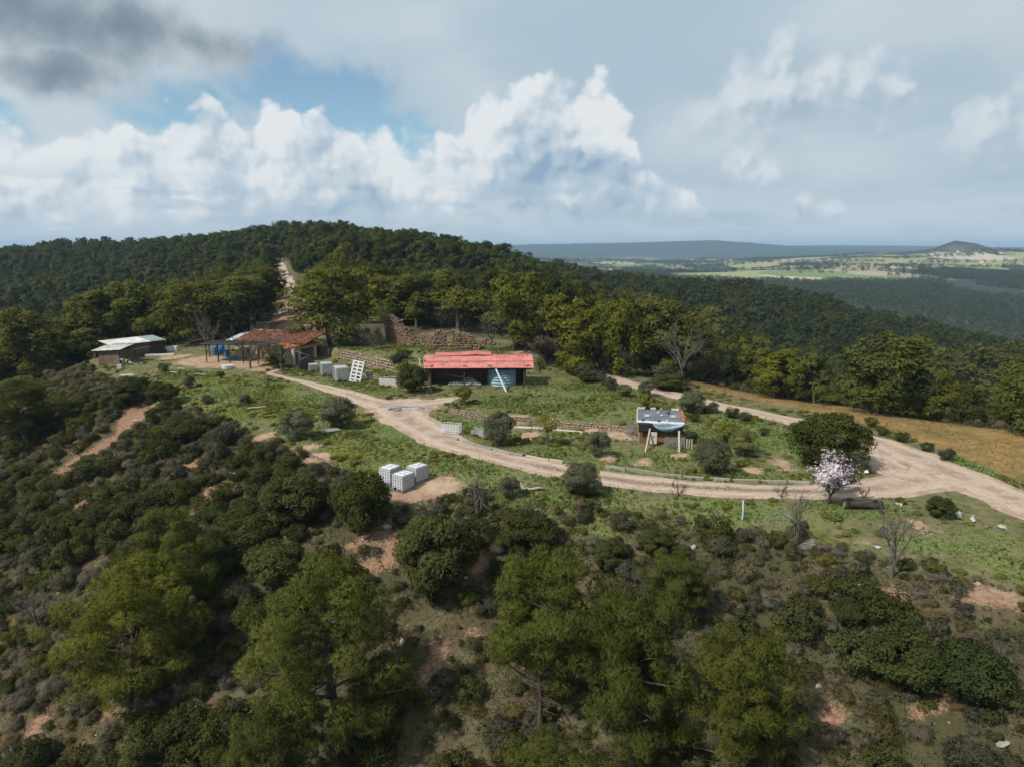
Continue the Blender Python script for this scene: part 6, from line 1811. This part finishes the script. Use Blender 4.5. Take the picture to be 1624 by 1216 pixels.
pts = [(.06, .97, 'block'), (.10, .97, 'block'), (.34, .96, 'block'), (.52, .95, 'stone'), (.80, .95, 'block'), (.86, .95, 'block'), (.46, .70, 'stone'), (.68, .72, 'dark'), (.20, .42, 'block'), (.76, .42, 'block'), (.52, .5, 'stone'), (.62, .12, 'stone'), (.46, .09, 'dark'), (.12, .12, 'dark'),
       (.96, .85, 'brick'), (.965, .75, 'brick'), (.97, .65, 'brick'), (.97, .55, 'brick'), (.975, .45, 'brick'), (.975, .33, 'brick'), (.975, .22, 'brick')]
for i, (a_, b_, k) in enumerate(pts):
    p = f.world(*rp(a_, b_, .12)); 
    e = tag(empty('roof_weight', p, f.rz + random.uniform(-.3, .3)), {'block': 'pale concrete block weighing down the tarpaulin roof', 'stone': 'pale rounded stone weighing down the tarpaulin roof', 'dark': 'dark lump lying on the tarpaulin roof', 'brick': 'reddish brick in the row along the right edge of the tarpaulin roof'}[k], 'weight', {'block': 'blocks on the tarpaulin roof', 'stone': 'stones on the tarpaulin roof', 'dark': 'dark lumps on the tarpaulin roof', 'brick': 'bricks on the tarpaulin roof'}[k])
    if k == 'block': MB().box((0, 0, .02), (.48, .22, .2)).build('block', MT_PALECONC, e, bevel=.015)
    elif k == 'brick': MB().box((0, 0, 0), (.30, .3, .16)).build('brick', MT_BRICK, e, bevel=.01)
    else: put_stone('lump', (0, 0, 0), .4, MT_ROCK if k == 'stone' else MT_DARKWOOD, e)
# things in front of the hut
def lean(name, u, v, top, w_, mat, label, cat):
    x, y = site(u, v); z = gz(x, y); e = tag(empty(name, (x, y, z)), label, cat)
    d = Vector(top) - Vector((x, y, z)); MB().beam((0, 0, -.1), d, w_).build('shaft', mat, e)
    MB().beam(d * .99, d * 1.012, w_ * 1.15).build('end', mat, e)
    return e
lean('leaning_post', 1023, 717, f.world(W_ * .24, -.55, 1.55), .13, MT_PALEWOOD, 'pale post leaning against the black curtain of the tarpaulin hut', 'post')
lean('leaning_post', 1077, 716, f.world(W_ * .93, -.55, 1.45), .16, MT_PALEWOOD, 'upright pale post under the right end of the draped blue sheet', 'post')
sg = tag(empty('signboard', f.world(W_ * .33, -.75), f.rz), 'white upright panel on a thin leg in front of the tarpaulin hut', 'panel')
MB().box((0, 0, .78), (.62, .06, 1.1)).build('board', MT_PALECONC, sg, bevel=.02); MB().beam((.1, .02, -.6), (.05, .05, .25), .09).build('leg', MT_PALEWOOD, sg); MB().tube([(0, -.035, .95), (0, -.05, .95)], .09, 12).build('mark', MT_STEEL, sg)
pa = tag(empty('wooden_pallet', f.world(W_ * 1.06, -1.0, -.15), f.rz), 'wooden pallet standing upright beside the pale post', 'pallet')
for k in range(4): MB().beam((.22 * k, 0, 0), (.22 * k, .12, 1.05), .10, .03).build('slat', MT_PALEWOOD, pa)
for z in (.15, .8): MB().beam((-.05, .06 + z * .1, z), (.75, .06 + z * .1, z), .06).build('cross_bar', MT_WOOD, pa)
def wire_basket(root, w_, d_, h_, nx, nz, mat, bend=0.0, r=.016, both=True):
    mb = MB()
    B = lambda x, z: bend * math.sin(math.pi * x / w_) * (z / h_)
    for y in ((0, d_) if both else (0,)):
        for k in range(nx + 1):
            x = w_ * k / nx; mb.tube([(x, y, 0), (x + B(x, h_), y, h_)], r, 5)
        for k in range(nz + 1):
            z = h_ * k / nz; mb.tube([(0, y, z), (w_ / 2 + bend, y + bend * .5, z - bend * .3), (w_, y, z)], r, 5)
    if both:
        for x in (0, w_):
            for k in range(nz + 1): mb.tube([(x, 0, h_ * k / nz), (x, d_, h_ * k / nz)], r, 5)
    return mb.build('wire_grid', mat, root, kind='stuff')
gw = tag(empty('wire_fencing', f.world(W_ * .62, -1.15, -.2), f.rz + .08), 'bundle of green wire mesh leaning in front of the tarpaulin hut', 'fencing')
wire_basket(gw, 1.7, .35, 1.15, 9, 6, MT_GREENWIRE, .12)
for x in (0, 1.7): MB().beam((x, .1, -.15), (x, .1, 1.2), .05).build('stake', MT_STEEL, gw)
ra = lean('leaning_rail', 1105, 690, f.world(W_ + .2, .4, 1.7), .07, MT_GREENWIRE, 'thin rail sloping from the right roof edge of the tarpaulin hut', 'rail')
rm = tag(empty('wire_screen', f.world(-.55, .9), f.rz + 1.9), 'grey mesh panel leaning at the left end of the tarpaulin hut', 'panel')
wire_basket(rm, 1.9, .1, 1.3, 8, 6, MT_STEEL, .05, both=False); MB().beam((0, 0, 1.3), (1.9, 0, 1.25), .05).build('top_bar', MT_STEEL, rm)

# ------------------------------------------------------------------ edging beams along the inner side of the loop track
def edging(name, lst, label, mat, w_=.26, h_=.34):
    P_ = sites(lst); x0, y0 = P_[0]; z0 = gz(x0, y0)
    root = tag(empty(name, (x0, y0, z0)), label, 'edging')
    R_ = resample([p + (0,) for p in P_], .4)[:, :2]
    L = np.concatenate([[0], np.cumsum(np.linalg.norm(np.diff(R_, axis=0), axis=1))])
    s = 0
    while s < L[-1] - .6:
        ln = random.uniform(1.6, 2.7); e_ = min(s + ln, L[-1])
        ax, ay = np.interp(s + .03, L, R_[:, 0]), np.interp(s + .03, L, R_[:, 1]); bx, by = np.interp(e_ - .03, L, R_[:, 0]), np.interp(e_ - .03, L, R_[:, 1])
        hz = h_ * random.uniform(.7, 1.05)
        MB().beam((ax - x0 + random.uniform(-.06, .06), ay - y0 + random.uniform(-.06, .06), gz(ax, ay) - z0 + hz * .3), (bx - x0 + random.uniform(-.06, .06), by - y0 + random.uniform(-.06, .06), gz(bx, by) - z0 + hz * .3), w_ * random.uniform(.85, 1.15), hz).build('beam', mat, root, bevel=.03)
        s = e_ + (random.uniform(.3, 1.2) if random.random() < .25 else 0)
    return root
edging('track_edging', [(702, 692), (730, 700), (760, 709), (800, 719), (830, 724)], 'row of grey timber beams along the loop track below the olive', MT_GREYWOOD)
edging('track_edging', [(834, 724), (868, 731), (892, 735)], 'pair of pale timber beams along the loop track beside the lime tree', MT_PALEWOOD)
edging('track_edging', [(960, 741), (1020, 750), (1090, 758), (1170, 763), (1240, 765), (1285, 768)], 'long row of weathered beams along the loop track below the hut', MT_GREYWOOD)
edging('stone_path', [(815, 678), (860, 680), (905, 684), (925, 686)], 'line of white kerb stones in front of the low terrace wall', MT_PALECONC, .22, .2)

# ------------------------------------------------------------------ small things lying about
ash = site(640, 648)
mb = MB(); mb.grid(lambda i, j: (0, 0, 0), 1, 1)
e = tag(empty('ash_patch', (ash[0], ash[1], gz(*ash))), 'grey patch of ash and rubble in the middle of the yard', 'ash')
def disc(rx, ry, lift, seedp, hgt):
    mb = MB(); n = 28; rings = 6; V = [(0, 0, lift + hgt)]
    for r in range(1, rings + 1):
        for k in range(n):
            th = 2 * math.pi * k / n; rr = r / rings * (1 + .22 * math.sin(3 * th + seedp) + .12 * math.sin(7 * th + 2 * seedp))
            x, y = rx * rr * math.cos(th), ry * rr * math.sin(th)
            V.append((x, y, gz(ash[0] + x, ash[1] + y) - gz(*ash) + lift + hgt * (1 - r / rings) - (.08 if r == rings else 0)))
    F = [(0, 1 + k, 1 + (k + 1) % n) for k in range(n)]
    for r in range(rings - 1):
        for k in range(n): F.append((1 + r * n + k, 1 + (r + 1) * n + k, 1 + (r + 1) * n + (k + 1) % n, 1 + r * n + (k + 1) % n))
    mb.add(V, F); return mb
disc(2.4, 1.4, .10, 1.0, .08).build('ash_bed', MT_ASH, e, smooth=True)
for i in range(9): put_stone('burnt_lump', (random.uniform(-1.6, .9), random.uniform(-.8, .8), .14), random.uniform(.15, .35), MT_CONC if i % 2 else MT_DARKWOOD, e)
slab('wooden_board', 523, 684, (1.9, 1.1, .10), .55, MT_GREYWOOD, 'flat grey board lying on the grass below the olive tree', 'board', dz=.08)
slab('dark_board', 562, 687, (1.4, .6, .08), .2, MT_DARKWOOD, 'dark flat board on the grass beside the grey board', 'board', dz=.06)
slab('short_board', 408, 648, (1.9, .25, .1), .5, MT_PALEWOOD, 'narrow pale board lying across the weedy garden', 'board', dz=.12)
for i, (u, v, w_) in enumerate([(700, 688, 1.7), (747, 690, 1.5)]):
    e = at_site('mesh_crate', u, v, ['white wire crate on the grass at the bend of the loop track', 'flattened grey wire crate left of the olive tree'][i], 'crate', -.25)
    wire_basket(e, w_, 1.0, .95 - .45 * i, 6, 5, MT_WHITE if i == 0 else MT_STEEL, .04, r=.022)
    MB().box((w_ / 2, .5, .04), (w_, 1.0, .05)).build('base', MT_GREYWOOD, e)
e = at_site('white_driftwood', 842, 779, 'bleached white branch lying on the bank below the track', 'branch', .1)
mb = MB(); mb.tube([(-.9, 0, .15), (-.6, .05, .22), (0, 0, .18), (.6, .1, .24), (1.0, .05, .2)], [.13, .12, .11, .09, .05], 8); mb.build('trunk', MT_ROCK, e, smooth=True)
for p in [((-.6, .05, .2), (-.75, .35, .62)), ((-.3, 0, .2), (-.4, -.3, .4)), ((-.75, 0, .2), (-.35, .3, .5))]: MB().tube(p, [.08, .04], 6).build('limb', MT_ROCK, e)
e = at_site('blue_post', 1177, 824, 'short blue and white post standing at the outer edge of the loop track', 'post')
MB().beam((0, 0, -.2), (.02, 0, .75), .08).build('lower_shaft', MT_BLUEWHITE, e); MB().beam((.02, 0, .75), (.0, .02, 1.35), .075).build('upper_shaft', MT_WHITE, e)
e = at_site('wire_roll', 1218, 832, 'sprung roll of thin wire mesh lying right of the blue post', 'wire', .1)
wire_basket(e, 1.5, .5, .8, 6, 4, MT_GREENWIRE, .3, r=.007)
e = at_site('fence_panel', 1262, 866, 'grey slatted fence panel lying on the bank below the sapling', 'panel', -.35)
for k in range(7): MB().beam((-1.1, .16 * k - .4, .10 + .05 * k), (1.1, .16 * k - .4, .10 + .05 * k), .05, .05).build('slat', MT_GREYWOOD, e)
for x in (-.9, 0, .9): MB().beam((x, -.45, .05), (x, .65, .37), .06, .04).build('batten', MT_GREYWOOD, e)
e = at_site('dark_log', 1368, 806, 'thick dark log with a cut end beside the almond tree', 'log', .02)
mb = MB(); mb.tube([(-1.35, 0, .36), (-1.0, 0, .40), (-.4, .03, .36), (.3, 0, .34), (1.0, .02, .32), (1.35, 0, .30)], [.34, .38, .34, .33, .28, .24], 14); mb.build('trunk', MT_DARKWOOD, e, smooth=True)
MB().tube([(-1.352, 0, .36), (-1.372, 0, .36)], .27, 14).build('cut_end', MT_GREYWOOD, e); MB().tube([(.5, 0, .5), (.75, -.3, .75)], [.12, .08], 8).build('stub', MT_DARKWOOD, e)
e = at_site('black_white_sack', 1374, 752, 'small black and white sack beside the dark oak', 'sack')
put_stone('lower_sack', (0, 0, .22), (.5, .45, .5), MT_WHITE, e); put_stone('upper_sack', (.03, .02, .62), (.55, .5, .6), MT_BLACK, e)
for (u, v, s_, l) in [(180, 1112, .55, 'crumpled white plastic bag under the broad pine'), (22, 1190, .5, 'pale blue rubbish sheet on the slope beside the stones')]:
    e = at_site('plastic_bag', u, v, l, 'bag')
    put_stone('bag_body', (0, 0, s_ * .3), (s_, s_ * .7, s_ * .9), MT_WHITE if u > 100 else MT_BLUEWHITE, e); put_stone('bag_neck', (.05, .02, s_ * .75), (s_ * .4, s_ * .35, s_ * .5), MT_WHITE if u > 100 else MT_BLUEWHITE, e)
# bigger rocks one can tell apart
ROCKS = [(1425, 800, .5, 'flat pale boulder on the bank right of the dark log'), (1520, 818, .7, 'grey boulder on the bank below the track junction'), (1545, 826, .8, 'large grey boulder beside the lower track edge'), (1590, 838, .6, 'grey boulder at the edge of the lower track'),
         (370, 752, .8, 'white boulder showing among the shrubs of the upper left slope'), (585, 760, .9, 'flat pale rock left of the three caged tanks'), (580, 852, .6, 'white rock on the reddish erosion scar'), (615, 838, .7, 'long white rock above the reddish erosion scar'), (1300, 1092, .5, 'white stone in the dry grass clearing'),
         (1298, 1070, .25, 'small white stone just above the white stone in the clearing'), (610, 835, .4, 'pale stone beside the long white rock'), (1100, 868, .5, 'pale pink rock on the bank below the blue post'), (1590, 1180, .6, 'pale rock at the lower right of the slope'), (1390, 868, .5, 'pale rock beside the leafless spreading tree'),
         (700, 950, .4, 'small white rock left of the tall open pine'), (640, 1018, .5, 'pale rock on the dry ground between the pines'), (235, 652, .7, 'pale slab of rock at the head of the gully'), (1435, 978, .3, 'white stone on the right slope'), (215, 668, .6, 'pale rock on the gully edge')]
for (u, v, s_, l) in ROCKS:
    x, y = site(u, v); o = put_stone('boulder', (x, y, gz(x, y) + s_ * .15), (s_ * 1.3, s_ * .9, s_ * .8), MT_ROCK); tag(o, l, 'rock')
# loose stones: more than anyone could count
rr = np.random.default_rng(5)
mb = MB(); n_st = 0
x, y = jitter_grid(-70, 60, 20, 115, 1.1, rr)
ba = splat(x, y, BARE); sdn = poly_sd(x, y, RIM); tsd = track_sd(x, y); dgl, _ = seg_dist(x, y, GULLY)
prob = 0.04 + .45 * (ba > .3) + .25 * ((tsd > -.3) & (tsd < .6)) + .06 * (sdn > -2) + .5 * (dgl < 2.2)
ok = (rr.random(len(x)) < prob) & (tsd > -.35) & (np.abs(x) < .78 * y + 2) & (poly_sd(x, y, FIELD) > .3)
for a, b in zip(x[ok], y[ok]):
    s_ = float(rr.gamma(1.6, .055) + .05); me = STONES[int(rr.integers(8))]; th_ = float(rr.uniform(0, 6.28)); z = gz(a, b) + s_ * .15
    M = Matrix.Rotation(th_, 3, 'Z') @ Matrix.Diagonal(Vector((s_ * 1.3, s_, s_ * .75))).to_3x3()
    mb.add([M @ v.co + Vector((a, b, z)) for v in me.vertices], [tuple(p.vertices) for p in me.polygons])
tag(mb.build('loose_stones', MT_STONE, kind='stuff'), 'loose pale stones scattered over slope and verges', 'stones')
# far farmhouse on the hill across the valley
x_, y_, z_ = ray(1368, 426); t = 1780 / y_
e = tag(empty('far_farmhouse', (x_ * t, 1780, gz(x_ * t, 1780)), .3), 'pale pinkish farmhouse far off on the green hill', 'house')
MB().box((0, 0, 4), (26, 12, 8.4)).build('wall', MT_PLASTER, e); MB().box((18, 2, 3), (11, 9, 6)).build('annex_wall', MT_PLASTER, e)
MB().add([(-13.5, -6.5, 8.2), (13.5, -6.5, 8.2), (13.5, 6.5, 8.2), (-13.5, 6.5, 8.2), (-13.5, 0, 11), (13.5, 0, 11)], [(0, 1, 5, 4), (2, 3, 4, 5), (0, 4, 3), (1, 2, 5), (0, 3, 2, 1)]).build('roof', MT_TILE, e)
for k in range(4):
    MB().box((-9 + 6 * k, -6.03, 4.6), (1.4, .2, 2.0)).build('window', MT_DARKWOOD, e)
for (u, v, d_) in [(1480, 408, 2400), (1520, 405, 2450), (1590, 402, 2300), (1405, 401, 4200), (1560, 410, 2100)]:
    x_, y_, z_ = ray(u, v); t = d_ / y_
    e = tag(empty('distant_house', (x_ * t, d_, gz(x_ * t, d_)), random.uniform(0, 1)), 'tiny pale house among the terraced fields by the cone hill', 'house', 'houses of the distant village')
    MB().box((0, 0, 3.5), (14, 9, 7.2)).build('wall', MT_PALECONC, e)
    MB().add([(-7.5, -5, 7), (7.5, -5, 7), (7.5, 5, 7), (-7.5, 5, 7), (-7.5, 0, 9.5), (7.5, 0, 9.5)], [(0, 1, 5, 4), (2, 3, 4, 5), (0, 4, 3), (1, 2, 5), (0, 3, 2, 1)]).build('roof', MT_TILE, e)
# ------------------------------------------------------------------ the air: a thin even haze round everything
x0, x1, y0, y1 = GX[0] - 60, GX[-1] + 60, GY[0] - 60, GY[-1] + 60
zlo, zhi = float(Z.min()) - 1.0, max(float(Z.max()) + 14.0, CAM_H + 12)
bm = bmesh.new()
bmesh.ops.create_cube(bm, size=1.0)
for v_ in bm.verts:
    v_.co = Vector((x0 if v_.co.x < 0 else x1, y0 if v_.co.y < 0 else y1, zlo if v_.co.z < 0 else zhi))
me = bpy.data.meshes.new('haze'); bm.to_mesh(me); bm.free()
haze = bpy.data.objects.new('haze', me); COL.objects.link(haze)
haze['kind'] = 'stuff'
mh = bpy.data.materials.new('haze_air'); mh.use_nodes = True; mh.node_tree.nodes.clear()
hn = NT(mh.node_tree)
pv = hn.new('ShaderNodeVolumePrincipled')
pv.inputs['Color'].default_value = (0.50, 0.72, 0.95, 1)
pv.inputs['Density'].default_value = 0.00012
pv.inputs['Anisotropy'].default_value = 0.1
ho = hn.new('ShaderNodeOutputMaterial')
mh.node_tree.links.new(pv.outputs[0], ho.inputs['Volume'])
me.materials.append(mh)
tag(haze, 'thin bluish haze that fades the far hills', 'haze')
